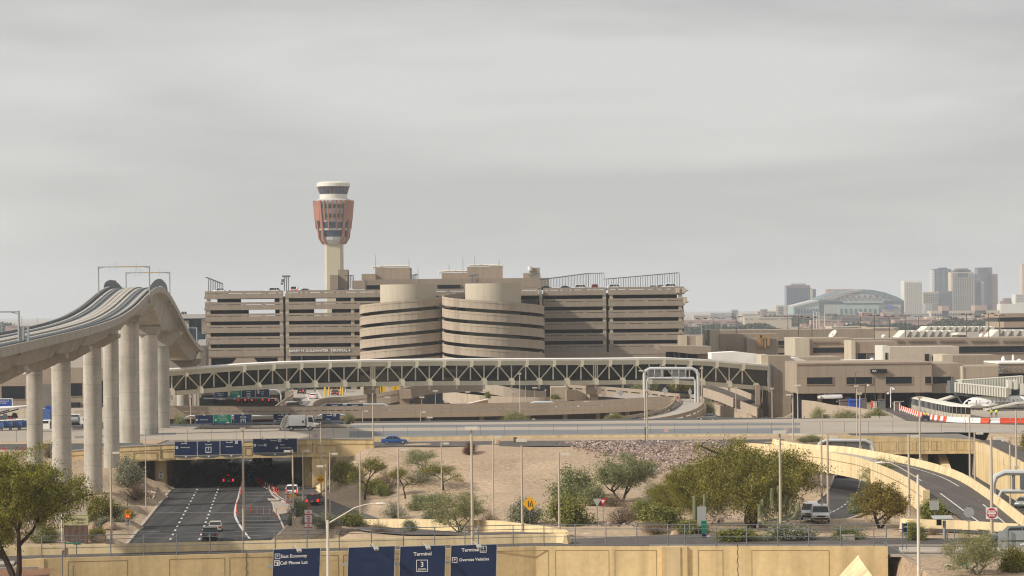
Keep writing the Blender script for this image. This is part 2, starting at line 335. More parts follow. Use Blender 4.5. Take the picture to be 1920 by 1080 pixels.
ROADS=[(_seg(RAMPP),4.6),(_seg(RRP),6.0),(_seg(LRP),6.0)]
def terrain(X,Y):
 X=np.atleast_1d(np.asarray(X,float)); Y=np.atleast_1d(np.asarray(Y,float))
 d2=(X[:,None]-CA[None,:,0])**2+((Y[:,None]-CA[None,:,1])*.8)**2+1.5
 wgt=1/d2**1.9; h=(wgt*CA[None,:,2]).sum(1)/wgt.sum(1)
 h+= .12*np.sin(X*.31+Y*.11)*np.sin(Y*.19-X*.07)
 for P,hw in ROADS:
  best=np.full(X.shape,1e9); zz=np.zeros(X.shape)
  for i in range(len(P)-1):
   a=P[i]; b=P[i+1]; dx,dy=b[0]-a[0],b[1]-a[1]; t=np.clip(((X-a[0])*dx+(Y-a[1])*dy)/(dx*dx+dy*dy+1e-9),0,1)
   dd=np.hypot(X-a[0]-t*dx,Y-a[1]-t*dy); m=dd<best; best=np.where(m,dd,best); zz=np.where(m,a[2]+t*(b[2]-a[2]),zz)
  k=np.clip((best-hw)/4.0,0,1); k=k*k*(3-2*k); h=(zz-.12)*(1-k)+h*k
 pl=(Y>466)&(Y<553); h=np.where(pl,np.where(X<-62,ZP,np.where(X<-34,0,ZP)),h)
 h=np.where((Y>466)&(Y<500)&(X>62)&(X<86),.3,h)
 h=np.where((Y>=553),np.where((X>-88)&(X<75)&(Y<650),3.6,ZP),h)
 h=np.where((Y>=553)&(X>-62)&(X<-34)&(Y<640),0,h)
 e=-50.3-0.0739*(Y-351); cor=(X>e-1.2)&(X<np.where(Y>400,-36,-31))&(Y<552); h=np.where(cor,-.06,h)
 h=np.where((Y<268),np.where((X<-43)|(X>34),6.92,h),h)
 h=np.where((Y<268)&(X>-2)&(X<=34),6.8,h)
 h=np.where((Y<252)&(X>=-42)&(X<=34),0,h)
 return h
def th(x,y): return float(terrain([x],[y])[0])
def hit(px,py,y0=226,y1=552):
 """first point of the ground seen at a pixel"""
 ys=np.arange(y0,y1,.5); u=px-CX; v=py-CY
 xs=(u-TH*v)/F*ys; zs=CZ-(v+TH*u)/F*ys; h=terrain(xs,ys); k=np.nonzero(zs<=h)[0]
 if len(k)==0: return gz(px,py,ZP)
 i=k[0]; return Vector((xs[i],ys[i],h[i]))
gx=np.concatenate([np.arange(-110,125,1.5)]); gy=np.arange(222,653,1.6)
XX,YY=np.meshgrid(gx,gy); H=terrain(XX.ravel(),YY.ravel())
nx=len(gx); ny=len(gy); mb=MB(); mb.v=[tuple(p) for p in np.stack([XX.ravel(),YY.ravel(),H],1).tolist()]
mb.f=[(j*nx+i,j*nx+i+1,(j+1)*nx+i+1,(j+1)*nx+i) for j in range(ny-1) for i in range(nx-1)]
setting('ground',mb,M['gravel'],smooth=True)
mb=MB(); mb.quad((-9000,700,2.0),(9000,700,2.0),(14000,16000,2.0),(-14000,16000,2.0)); setting('far_ground',mb,M['farland'])
mb=MB(); mb.quad((-900,150,-1.5),(900,150,-1.5),(1200,800,-1.5),(-1200,800,-1.5)); setting('base_ground',mb,M['gravel'])
e0=[(xl(Y),Y,.0) for Y in (262,300,351,400,462,500,552,640)]
mb=MB(); rt={262:-30,300:-30.3,351:-30.6,400:-33,462:-36.0,500:-38,552:-42,640:-50}
for a,b in zip(e0[:-1],e0[1:]): mb.quad((a[0],a[1],.02),(rt[a[1]],a[1],.02),(rt[b[1]],b[1],.02),(b[0],b[1],.02))
setting('road',mb,M['asph'])
def ribbon(name,path,hw,m,dz=.02,kind='structure'):
 mb=MB(); mb.sweep([(p[0],p[1],p[2]+dz) for p in path],[(-hw,0),(hw,0)],closed=False,caps=False); return setting(name,mb,m,kind=kind)
ribbon('ramp_road',RAMPP,3.7,M['asph2'],.05)
ribbon('curved_road',RRP,4.3,M['asph'],.05)
ribbon('side_road',LRP,4.6,M['asph'],.05)
mb=MB();
for P in (smooth_path([gz(480,868,.04),gz(505,862,.04),gz(530,850,.04)],2),): mb.sweep(P,[(-1.2,0),(1.2,0)],closed=False,caps=False)
KS=[(-.12,0),(-.12,.16),(.12,.16),(.12,0)]
mb=MB(); mb.sweep([(xl(Y)-.1,Y,0) for Y in (268,351,400,462,552)],[(-.45,0),(-.45,.16),(.0,.16),(.02,0)]); setting('kerb',mb,M['kerb'])
GR=[gz(503,936,.0),gz(512,945,0),gz(514,958,0),gz(521.5,966,0),gz(531,988,0),gz(541,1008,0)]
mb=MB(); mb.sweep(GR,KS); setting('kerb',mb,M['kerb'])
ISL=[gz(503,936,0),gz(536,937,0),gz(549,962,0),gz(560,975,.0),gz(566,1010,0),gz(545,1010,0),gz(531,988,0),gz(521.5,966,0),gz(514,958,0),gz(512,945,0)]
mb=MB(); mb.prism([(p.x,p.y) for p in ISL[:3]]+[(ISL[7].x,ISL[7].y),(ISL[8].x,ISL[8].y),(ISL[9].x,ISL[9].y)],-.1,.14); setting('traffic_island',mb,M['apron'])
mb=MB(); pr=[(-3.9+.0,0),(-3.9,.17),(-3.65,.17),(-3.65,0)]
right=[Vector(p) for p in RAMPP[2:22]]; mb.sweep(right,[(3.75,0),(3.75,.2),(4.0,.2),(4.0,0)]); setting('kerb',mb,M['kerb'])
mb=MB(); mb.sweep(RRP,[(4.3,0),(4.3,.2),(4.6,.2),(4.6,0)]); mb.sweep(RRP,[(-4.6,0),(-4.6,.2),(-4.3,.2),(-4.3,0)]); setting('kerb',mb,M['kerb'])
mk=MB()
def dash(a,b,wd=.13,z=.012):
 a=Vector(a); b=Vector(b); d=(b-a); d.z=0; d.normalize(); n=Vector((d.y,-d.x,0))*wd; k=Vector((0,0,z))
 mk.quad(a-n+k,a+n+k,b+n+k,b-n+k)
def lane(p0,p1,on,gap,wd=.13,z=.025):
 a=gz(p0[0],p0[1],z); b=gz(p1[0],p1[1],z); n=(b-a).length; d=(b-a)/n; s=0
 while s<n: dash(a+d*s,a+d*min(n,s+on),wd,0.01); s+=on+gap
lane((319,1012),(379,900),2.6,4.4); lane((373.5,1012),(416,898),2.6,4.4)
lane((426,876),(438,858),2,4); lane((379,899),(392,862),2,4)
lane((456,884),(470,862),2,4)
CURB=[gz(453,905,0),gz(449,925,0),gz(441.6,952,0),gz(441.4,969,0),gz(453,990.6,0),gz(468,1010,0)]
CURB=smooth_path(CURB,3)
for a,b in zip(CURB[:-1],CURB[1:]): dash(a,b,.16,.03)
R1=[gz(458.7,894,0),gz(500,916,0),gz(536.4,938,0)]
for a,b in zip(R1[:-1],R1[1:]): dash(a,b,.16,.035)
def edge_x(poly,Y):
 for a,b in zip(poly[:-1],poly[1:]):
  lo,hi=sorted((a.y,b.y))
  if lo<=Y<=hi: t=(Y-a.y)/(b.y-a.y+1e-9); return a.x+(b.x-a.x)*t
 return None
rpoly=R1+GR
for py in (917,923.5,929.5,936,942.5,949,956,962.5,969,976,983,990,997,1004):
 Y=gz(500,py,0).y; x0=edge_x(CURB,Y); x1=edge_x(R1,Y) if py<937 else edge_x(GR,Y)
 if x0 and x1: dash((x0+.3,Y+.6,.032),(x1-.3,Y-.6,.032),.07,0)
for i in range(len(RAMPP)-6):
 a=Vector(RAMPP[i]); b=Vector(RAMPP[i+1]); d=(b-a); d.z=0; d.normalize(); n=Vector((d.y,-d.x,0))*3.2
 if i<24: dash(a+n+Vector((0,0,.07)),b+n+Vector((0,0,.07)),.09,0)
for i in range(0,len(RRP)-1):
 a=Vector(RRP[i]); b=Vector(RRP[i+1]); m=a.lerp(b,.55); up=Vector((0,0,.075)); dash(a+up,m+up,.1,0)
setting('road_marking',mk,M['wline'])
mk=MB(); a=gz(290,961.5,.03); dash(a,gz(442,961.5,.03),.12,0); dash(gz(262,997,.03),gz(300,997,.03),.1,0); setting('road_marking',mk,M['wline'])
mb=MB(); z=ZP+.03
def sheet(pix,z,name,m):
 p=[gz(a,b,z) for a,b in pix]; q=MB(); q.poly(p); return setting(name,q,m)
mb.box(-330,330,488,531,ZP-.4,ZP+.03); mb.box(-330,-64,531,552,ZP-.4,ZP+.03); mb.box(-33,330,531,552,ZP-.4,ZP+.03); mb.box(-64,-33,545.5,547.2,ZP-.4,ZP+.03); setting('airfield_apron',mb,M['apron'])
mb=MB(); mb.box(-330,-88,552,690,ZP-.4,ZP+.03); setting('airfield_apron',mb,M['apron'])
mb=MB(); mb.box(75.5,330,552,760,ZP-.4,ZP+.03); setting('airfield_apron',mb,M['apron'])
sheet([(655,819.5),(1500,812),(1500,802.5),(655,808.5)],ZP+.04,'gray_shoulder',M['gray'])
sheet([(655,802.5),(1500,797),(1500,793),(655,797)],ZP+.04,'gray_shoulder',M['gray'])
sheet([(140,822),(330,815),(330,811),(140,818)],ZP+.04,'gray_shoulder',M['gray'])
sheet([(1670,756),(1740,782),(1930,790),(1930,797),(1740,792),(1700,789),(1660,770)],ZP+.045,'service_road',M['asph2'])
sheet([(1560,808),(1930,812),(1930,804),(1560,800)],ZP+.04,'taxiway_marking_band',M['roadc'])
sheet([(135,806),(235,803),(235,790),(140,792)],ZP+.05,'dark_pavement',M['asph2'])
mb=MB(); mb.poly([gz(690,838,ZP),gz(1400,836,ZP),gz(1470,834,ZP),gz(1470,824,ZP),gz(690,829,ZP)]);
mb.v=[(a,b,c+.05) for a,b,c in mb.v]; setting('service_road',mb,M['asph2'])
def nearY(x):  # near wall line
 a=at(100,1046,241.6); b=at(1000,1024,248.7); c=at(1655,1024,245)
 return a.y+(x-a.x)/(b.x-a.x)*(b.y-a.y) if x<b.x else b.y+(x-b.x)/(c.x-b.x)*(c.y-b.y)
ZB=7.0
mb=MB(); xs=[-75,-60,-42,-20,2,20,34,60,90,120]
far=[13.2,13.2,14.0,15,16.5,24,19,17,17,17]
for i in range(len(xs)-1):
 a,b=xs[i],xs[i+1]; mb.quad((a,nearY(a)+.0,ZB),(b,nearY(b)+.0,ZB),(b,nearY(b)+far[i+1],ZB),(a,nearY(a)+far[i],ZB))
setting('bridge_road',mb,M['asph2'])
mb=MB(); mb.sweep([(x,nearY(x)+1.6,ZB+.01) for x in (-42,-20,2,34)],[(-1.3,0),(1.3,0)],closed=False,caps=False); setting('pavement',mb,M['roadc'])
mb=MB(); mb.sweep([(x,nearY(x)+4.6,ZB) for x in (36,60,90,120)],[(-2.3,0),(-2.3,.15),(2.3,.15),(2.3,0)]); setting('median_pavement',mb,M['kerb'])
mb=MB(); mb.sweep([(x,nearY(x)+4.3,ZB) for x in (-75,-60,-46)],[(-1.6,0),(-1.6,.15),(1.6,.15),(1.6,0)]); setting('median_pavement',mb,M['roadc'])
mb=MB(); mb.sweep([(x,nearY(x)-.3,ZB) for x in (34.5,60,90,120)],[(-.15,-.1),(-.15,.15),(.15,.15),(.15,-.1)]); setting('kerb',mb,M['kerb'])
mb=MB(); mb.sweep([(x,nearY(x)+9.5,ZB) for x in (13,34,60,74)],[(-.15,-.1),(-.15,.15),(.15,.15),(.15,-.1)]); setting('kerb',mb,M['kerb'])
mb=MB(); mb.sweep([(x,nearY(x)-.6,ZB) for x in (-75,-60,-43)],[(-.15,-.1),(-.15,.15),(.15,.15),(.15,-.1)]); setting('kerb',mb,M['kerb'])
mb=MB(); q=[(-75,222,ZB+.02),(-39.5,222,ZB+.02),(-41.5,nearY(-42)-1.2,ZB+.02),(-75,nearY(-75)-1.2,ZB+.02)]; mb.poly(q); setting('red_gravel_bed',mb,M['redgravel'])
mk=MB(); lane((1074,998),(1180,1009),3,6,.1,ZB+.02); setting('road_marking',mk,M['wline'])
# ================================================================ yellow bridges and walls
def panel_groove(mb,x0,x1,z0,z1,Yf,wd=.05,out=.012):
 """thin raised frame on a wall facing the camera; Yf(x) front plane"""
 for a,b,c,d in ((x0,x1,z1-wd,z1),(x0,x1,z0,z0+wd),(x0,x0+wd,z0+wd,z1-wd),(x1-wd,x1,z0+wd,z1-wd)):
  mb.prism([(a,Yf(a)-out),(b,Yf(b)-out),(b,Yf(b)+.05),(a,Yf(a)+.05)],c,d)
T=thing('road_bridge','yellow concrete road bridge with recessed panels crossing the bottom of the view','bridge',(0,nearY(0),2))
mb=MB(); pts=[(-42.6,nearY(-42.6),0)]+[(x,nearY(x),0) for x in (-30,-10,2,13.6)]
mb.sweep([Vector(p) for p in pts],[(0,1.5),(0,7.82),(-.35,7.82),(-.35,1.5)])
mb.sweep([(16.0,nearY(16),0),(34.3,nearY(34.3),0)],[(0,1.5),(0,7.82),(-.35,7.82),(-.35,1.5)])
mb.box(13.6,16.0,nearY(15)-.35,nearY(15)+.5,1.5,7.84)
mb.build('parapet_wall',M['yellow'],T,world=True)
mb=MB(); yf=lambda x:nearY(x)
for a,b in ((-40.5,-35.2),(-31.5,-26.5),(-26.1,-20.8),(-20.3,-16.2),(-15.8,-9.9),(-9.3,-3.5),(-3.1,3.2),(3.8,8.8),(9.3,13.2),(17.0,19.3),(21.9,29.0)):
 mb=MB(); panel_groove(mb,a,b,4.2,7.48,yf); mb.build('panel_frame',M['yline'],T,world=True)
mb=MB(); mb.box(14.15,15.35,nearY(15)-.42,nearY(15)-.34,1.5,7.8); mb.build('pilaster_strip',M['yellow2'],T,world=True)
for x in (-24.6,20.6):
 mb=MB()
 for k in range(14): mb.box(x+.05*math.sin(k*1.9),x+.05*math.sin(k*1.9)+.05,nearY(x)-.02,nearY(x)+.02,7.75-k*.24,7.75-k*.24+.25)
 mb.build('open_crack',M['black'],T,world=True)
mb=MB(); mb.sweep([(x,nearY(x)+13.2,ZB) for x in (-42.6,-20,1.8)]+[(4.2,nearY(4)+13.4,ZB),(5.3,nearY(5)+12.9,ZB),(5.0,nearY(5)+11.9,ZB)],[(-.25,0),(-.1,.85),(.12,.85),(.3,0)])
mb.sweep([(x,nearY(x)+13.0,ZB) for x in (-80,-60,-43.2)],[(-.25,0),(-.1,.85),(.12,.85),(.3,0)])
mb.build('far_barrier',M['yellow2'],T,world=True)
mb=MB(); mb.prism([(x,nearY(x)+.4) for x in (-43,-20,2,20,34)]+[(x,nearY(x)+13) for x in (34,20,2,-20,-43)],5.4,6.9); mb.build('deck',M['slab'],T,world=True)
mb=MB(); y=nearY(-43); mb.prismY([(-45.6,6.9),(-42.6,6.9),(-42.6,7.82),(-44.6,7.72)],y,y+.5); mb.build('wing_wall',M['yellow'],T,world=True)
mb=MB(); y=nearY(34); p=at(1613,1048,236); q=at(1560,1085,236); r=at(1645,1085,230)
mb.add([tuple(p),(q.x,q.y,q.z-.4),(r.x,r.y,r.z-.4),(p.x+.6,p.y+6,p.z-.2),(q.x,q.y+6,4)],[(0,1,2),(0,2,3),(0,4,1),(0,3,4)]); mb.build('wing_wall',M['yellow2'],T,world=True)
T=thing('bridge_railing','grey steel pipe railing standing along the near yellow bridge wall','railing',(0,nearY(0),7.8))
def rail_h(x): return 2.02
xsP=[xat(px,1010,nearY(0)-.1) for px in (102,144,164,225,284,343.5,403.5,463.5,522,580,639,698.5,757.5,815.5,872,897,962,1020,1078.5,1136,1193.5,1251.5,1283,1340.5,1397,1454.5,1511,1570,1630,1653)]
xsP=[x for x in xsP]
for i,x in enumerate(xsP):
 y=nearY(x)+.15; mb=MB(); cur=.35 if x>xsP[13] or i==0 else .06
 mb.tube([(x,y,7.0),(x,y,8.9),(x,y+cur*.35,9.4),(x,y+cur,9.78)],.055,6); mb.build('post',M['galvd'],T,world=True)
for z,rr in ((7.95,.03),(8.7,.03),(9.42,.035),(9.8,.04)):
 mb=MB(); mb.tube([(x,nearY(x)+.15+((.35 if x>xsP[13] or i==0 else .06)*((z-8.9)/.9 if z>9 else 0)),z) for i,x in enumerate(xsP)],rr,5); mb.build('rail',M['galvd'],T,world=True)
mb=MB(); a=at(117,1035,241);
for px,py in ((117,1037),(137,1060)):
 p=at(px,py,238); mb.tube([(p.x,p.y,4.5),(p.x,p.y,p.z)],.045,6)
one('fence_post',mb,M['galvd'],'grey fence posts stepping down the slope at the left bridge corner','fence')
# ---------------- underpass bridge (left)
def uY(x): return 452+0.0*x
T=thing('underpass_bridge','yellow concrete bridge over the sunken road with dark underpass beneath','bridge',(-50,452,0))
ub=[4.5,4.65,4.95,5.15,5.25,5.3]
top=[(133,846),(220,838.5),(330,833),(455,828),(620,823.5),(700,824)]
tp=[at(px,py,452) for px,py in top]
def utz(x):
 for a,b in zip(tp[:-1],tp[1:]):
  if x<=b.x: return a.z+(b.z-a.z)*(x-a.x)/(b.x-a.x)
 return tp[-1].z
mb=MB()
P=[Vector((p.x,452,0)) for p in tp]
mb.sweep(P,lambda i:[(0,ub[i]),(0,tp[i].z),(-.4,tp[i].z),(-.4,ub[i])])
mb.sweep([Vector((p.x,451.9,0)) for p in tp],lambda i:[(0,tp[i].z-.75),(0,tp[i].z+.02),(-.1,tp[i].z+.02),(-.1,tp[i].z-.75)])
mb.build('parapet_wall',M['yellow'],T,world=True)
mb=MB()
for px0,px1 in ((250,294),(300,326),(458,471),(561,582),(594,632)):
 x0,x1=xat(px0,850,452),xat(px1,850,452); panel_groove(mb,x0,x1,utz(x0)-2.3,utz(x0)-1.0,lambda x:451.9); mb.build('panel_frame',M['yline'],T,world=True); mb=MB()
for px in (301,586):
 x=xat(px,850,452);
 for k in range(9): mb.box(x+.06*math.sin(k*2.1),x+.07+.06*math.sin(k*2.1),451.86,452,utz(x)-.1-k*.26,utz(x)+.16-k*.26)
 mb.build('joint_crack',M['yline'],T,world=True); mb=MB()
mb=MB(); mb.box(-64,-33.5,452.5,487.8,5.3,6.45); mb.box(-64,-33.5,487.8,531,5.3,6.2); mb.build('deck',M['slab'],T,world=True)
mb=MB(); mb.box(-66.5,-64,452.6,540,-.5,6.5); mb.box(-33.5,-31.5,452.6,540,-.5,6.5)
mb.build('abutment',M['yellow'],T,world=True)
def pier(px,w,mm=M['yellow'],Y=456):
 mb=MB(); x=xat(px,900,Y); n=14
 prof=[(x+w/2*math.cos(2*math.pi*j/n)*1.0, Y+.9*math.sin(2*math.pi*j/n)) for j in range(n)]; mb.prism(prof,-.3,5.29); mb.build('column',mm,T,world=True,smooth=True)
pier(302,2.2); pier(584,2.6); pier(318,1.2,M['tanp'],468); pier(560,1.8,M['tanp'],470); pier(555,1.6,M['tanp'],495); pier(330,1.2,M['tanp'],495)
mb=MB(); mb.box(xat(327,900,470),xat(327,900,470)+1,470,536,0,1.0); mb.build('column_plinth',M['tanp'],T,world=True)
mb=MB(); mb.box(-34.2,-31.5,452.3,453.6,0,5.29); mb.build('column_wall',M['yellow'],T,world=True)
mb=MB(); mb.box(-40.5,-37.5,455,470,-.1,.25); mb.build('plinth_kerb',M['kerb'],T,world=True)
a=at(606,925,452);
mb=MB(); p=[gz(585,909,.4),gz(604,920,.3),at(700,850,459),at(690,846,463)]
mb.poly([p[0],p[1],Vector((-24.2,458,6.35)),Vector((-25.6,461,6.75))]); mb.poly([p[0]+Vector((0,0,-.5)),p[1]+Vector((0,0,-.5)),Vector((-24.2,458,5.85)),Vector((-25.6,461,6.25))][::-1])
mb.quad(p[1],p[1]+Vector((0,0,-.5)),Vector((-24.2,458,5.85)),Vector((-24.2,458,6.35)))
one('slope_paving',mb,M['yellow2'],'pale yellow concrete slope slab beside the right end of the underpass','slope slab')
mb=MB(); p=[at(262,893,449),at(300,922,449),at(292,924,446),at(248,890,446)]
mb.poly(p); mb.poly([q+Vector((0,0,-.3)) for q in p][::-1]); mb.quad(p[1],p[0],p[0]+Vector((0,0,-.4)),p[1]+Vector((0,0,-.4))); mb.quad(p[2],p[1],p[1]+Vector((0,0,-.4)),p[2]+Vector((0,0,-.4)))
one('slope_paving',mb,mat('pink_pavers',(.36,.24,.19),var=.1,joint=(.6,0,.2)),'pinkish slope pavers left of the underpass column','slope slab')
# ---------------- perimeter barrier along the service road
T=thing('perimeter_barrier','long low yellow barrier with steel guardrail on top along the airfield edge','barrier',(20,487,ZP))
bp=[at(700,820,478),at(850,818.5,480),at(1060,816,482),at(1300,814.5,483),at(1480,814.5,483),at(1550,816.5,480)]
mb=MB(); mb.sweep([Vector((p.x,p.y,0)) for p in bp],lambda i:[(-.2,ZP-.9),(-.2,bp[i].z),(.2,bp[i].z),(.3,ZP-.9)]); mb.build('barrier_wall',M['yellow2'],T,world=True)
mb=MB(); mb.sweep([Vector((p.x,p.y,p.z)) for p in bp],[(-.12,0),(-.12,.22),(.12,.22),(.12,0)]); mb.sweep([Vector((p.x,451.9,p.z)) for p in tp],[(-.12,0.02),(-.12,.2),(.12,.2),(.12,.02)]); mb.build('guardrail',M['signback'],T,world=True)
# ---------------- chain-link fence behind it: posts + rails
T=thing('chain_link_fence','tall thin chain link fence of grey posts along the taxiway','fence',(0,489,ZP))
fx=[-95+4.45*i for i in range(46)]
for x in fx:
 if -95<=x<=105:
  mb=MB(); y=489.2 if x>-28 else 486; mb.tube([(x,y,ZP),(x,y,ZP+2.15)],.035,5); mb.build('post',M['galvd'],T,world=True)
mb=MB()
for z in (2.12,): mb.tube([(-95,486,ZP+z),(-28.5,486,ZP+z),(-27.5,489.2,ZP+z),(105,489.2,ZP+z)],.02,4)
mb.build('top_rail',M['galvd'],T,world=True)
# ---------------- guardrails beyond the taxiway
T=thing('guardrail','grey steel guardrail behind the white garbage truck at the taxiway edge','guardrail',(-60,548,ZP))
gl=[at(-5,806,545),at(200,802.5,546),at(340,799.5,546),at(480,796,547),at(560,793.5,548),at(640,792,549),at(647,796,549)]
mb=MB(); mb.sweep(gl,[(-.1,0),(-.1,.45),(.1,.45),(.1,0)]); mb.build('beam',M['galvd'],T,world=True)
for i in range(0,30):
 x=-103+2.45*i; mb=MB(); mb.box(x,x+.15,546.1,546.3,ZP-.2,ZP+.6)
 if x<-33: mb.build('post',M['galvd'],T,world=True)
T=thing('guardrail','grey steel guardrail ending left of the red and white barriers','guardrail',(60,550,ZP))
gl=[at(1330,785.5,552),at(1400,786.5,552),at(1540,787.5,552),at(1650,788,552),at(1698,789.5,552),at(1702,792,552)]
mb=MB(); mb.sweep(gl,[(-.1,0),(-.1,.35),(.1,.35),(.1,0)]); mb.build('beam',M['galvd'],T,world=True)
for i in range(16):
 x=42+2.6*i; mb=MB(); mb.box(x,x+.15,552.1,552.3,ZP-.2,ZP+.6); mb.build('post',M['galvd'],T,world=True)
mb=MB(); mb.box(-33,38,552.6,553.1,3.5,ZP+.35); setting('retaining_edge',mb,M['gray'])
# ---------------- right underpass bridge
T=thing('taxiway_bridge','yellow concrete bridge with square panels and dark openings at right','bridge',(70,462,0))
Yb=458
tp2=[at(1545,817,Yb),at(1650,818,Yb),at(1777,822,Yb),at(1850,826,Yb)]
mb=MB(); mb.sweep([Vector((p.x,Yb,0)) for p in tp2],lambda i:[(0,4.35),(0,tp2[i].z),(-.4,tp2[i].z),(-.4,4.35)])
mb.build('parapet_wall',M['yellow'],T,world=True)
mb=MB()
for a,b in ((1620,1649),(1652,1681),(1684,1712),(1718,1741),(1746,1756),(1757,1765),(1783,1790),(1793,1808),(1811,1826)):
 x0,x1=xat(a,838,Yb),xat(b,838,Yb); mb=MB(); panel_groove(mb,x0,x1,4.9,6.5,lambda x:Yb,.06); mb.build('panel_frame',M['yline'],T,world=True)
mb=MB(); mb.box(xat(1545,830,Yb),xat(1850,830,Yb),Yb+.4,487.9,4.4,6.4); mb.build('deck',M['slab'],T,world=True)
mb=MB(); mb.box(xat(1722,860,460),xat(1722,860,460)+1.5,Yb+1,484,-.5,4.4); mb.box(xat(1822,860,460),xat(1836,860,460),Yb+.3,487,-.5,4.6); mb.build('pier_wall',M['tanp'],T,world=True)
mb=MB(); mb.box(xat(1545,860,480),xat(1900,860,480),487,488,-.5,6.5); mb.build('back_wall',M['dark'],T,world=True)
mb=MB(); mb.prismX([(Yb-6,-.2),(Yb+9,-.2),(Yb+9,4.3),(Yb+5,4.3)],xat(1762,860,460),xat(1778,860,460)); mb.build('slope_paving',M['yellow2'],T,world=True)
WW=[at(1826,828,458),at(1845,833,440),at(1870,845,420),at(1900,859,396),at(1935,878,368)]
WT=[(1826,828),(1845,832),(1870,845),(1900,859),(1935,876)]
mb=MB(); mb.sweep([Vector((p.x,p.y,0)) for p in WW],lambda i:[(0,-.5),(0,WW[i].z),(-.4,WW[i].z),(-.4,-.5)]);
mb.build('wing_wall',M['yellow'],T,world=True)
mb=MB(); mb.sweep([Vector((p.x,p.y,0)) for p in WW],lambda i:[(.03,WW[i].z-1.5),(.03,WW[i].z+.01),(-.02,WW[i].z+.01),(-.02,WW[i].z-1.5)]); mb.build('coping_band',M['yellow2'],T,world=True)
mb=MB(); q=[gz(1828,829,ZP),gz(1845,833,ZP),gz(1872,846,ZP),gz(1902,862,ZP),gz(1945,884,ZP),gz(1945,850,ZP),gz(1900,838,ZP),gz(1880,828,ZP)]
mb.poly([p+Vector((0,0,.3)) for p in q]); setting('upper_road',mb,M['asph2'])
# ---------------- curved ramp bridge
FAR=[(1450,823,442),(1503,832,428),(1570,836,418),(1600,839,413),(1635,845,403),(1700,857,385),(1751,869,368),(1803,887,348),(1855,919,318),(1894,948,291),(1920,968,276),(1950,992,262)]
NEAR=[(1378,836,446),(1398,830.5,441),(1450,834,428),(1505,841,411),(1538,845,402),(1600,856,388),(1622,862,380),(1660,876,362),(1700,895,335),(1737,919,316)]
fp=smooth_path([at(*p) for p in FAR],3); npp=smooth_path([at(*p) for p in NEAR],3)
T=thing('curved_ramp_bridge','pale yellow curved ramp bridge sweeping down to the right over the curved road','bridge',tuple(at(1600,850,400)))
mb=MB(); mb.sweep([Vector((p.x,p.y,0)) for p in fp],lambda i:[(-.2,fp[i].z-2.4),(-.12,fp[i].z),(.12,fp[i].z),(.35,fp[i].z-.95),(.35,fp[i].z-2.4)]); mb.build('far_parapet',M['yellow2'],T,world=True)
mb=MB(); mb.sweep([Vector((p.x,p.y,0)) for p in npp],lambda i:[(-.35,npp[i].z-3.1),(-.35,npp[i].z-1),(-.12,npp[i].z),(.12,npp[i].z),(.14,npp[i].z-3.1)]); mb.build('near_parapet',M['yellow2'],T,world=True)
mb=MB(); mb.sweep([Vector((p.x,p.y,0)) for p in npp[3:]],lambda i:[(.13,npp[i+3].z-1.12),(.13,npp[i+3].z-1.04),(.17,npp[i+3].z-1.04),(.17,npp[i+3].z-1.12)]);
for i in (8,11,14,17,20): p=npp[i]; mb.box(p.x,p.x+.06,p.y-.2,p.y-.1,p.z-3.05,p.z-1.1)
mb.build('form_line',M['yline'],T,world=True)
x0,y0,z0=at(1737,919,316); mb=MB(); mb.box(x0-.5,x0+.3,y0-.6,y0+.2,z0-3.2,z0+.02); mb.build('end_post',M['yellow2'],T,world=True)
mb=MB(); mb2=MB(); nn=len(npp); ff=len(fp)
NS=24; L1=[]; L2=[]
def samp(P,t):
 k=t*(len(P)-1); i=min(int(k),len(P)-2); return P[i].lerp(P[i+1],k-i)
lastn=[at(1737,919,316),at(1790,960,296),at(1830,990,281)]
nx_=npp+[gz(1760,945,7.0)+Vector((0,0,1)),gz(1790,965,7)+Vector((0,0,1)),gz(1830,992,7)+Vector((0,0,1))]
ys=np.linspace(440,268,NS)
def atY(P,y):
 for a,b in zip(P[:-1],P[1:]):
  if (a.y-y)*(b.y-y)<=0 and abs(a.y-b.y)>1e-6: return a.lerp(b,(y-a.y)/(b.y-a.y))
 return P[0] if abs(P[0].y-y)<abs(P[-1].y-y) else P[-1]
for i in range(NS-1):
 a,b=atY(nx_,ys[i]+4),atY(nx_,ys[i+1]+4); c,d=atY(fp,ys[i+1]),atY(fp,ys[i])
 tgt=mb2 if i>6 else mb
 k=Vector((0,0,-.98)); tgt.quad(Vector((a.x,ys[i]+4,a.z))+k,Vector((b.x,ys[i+1]+4,b.z))+k,c+k,d+k)
mb2.build('asphalt_surface',M['asph2'],T,world=True); mb.build('concrete_surface',M['roadc'],T,world=True)
mk=MB()
def edge_line(P,off,i0,i1):
 for i in range(i0,i1):
  a,b=P[i],P[i+1]; d=(b-a); d.z=0; d.normalize(); n=Vector((d.y,-d.x,0))*off; k=Vector((0,0,-.93)); dash(a+n+k,b+n+k,.09,0)
edge_line(fp,1.7,15,len(fp)-1)
for a,b in zip([(1722,898),(1750,915),(1790,945),(1836,979)][:-1],[(1750,915),(1790,945),(1836,979)]):
 p=gz(a[0],a[1],7.1); q=gz(b[0],b[1],7.1); dash(p,q,.1,0)
mk.build('edge_line',M['wline'],T,world=True)
T=thing('road_barrier','pale yellow safety barrier wall below the ramp at lower right','barrier',tuple(gz(1800,1000,6.9)))
bb=[gz(1690,990,6.75),gz(1715,991.5,6.8),gz(1800,994,6.8),gz(1900,1000,6.8),gz(1960,1006,6.8)]
mb=MB(); mb.sweep(bb,[(-.3,-.3),(-.12,1.0),(.12,1.0),(.32,-.3)]); mb.build('barrier_wall',M['yellow2'],T,world=True)
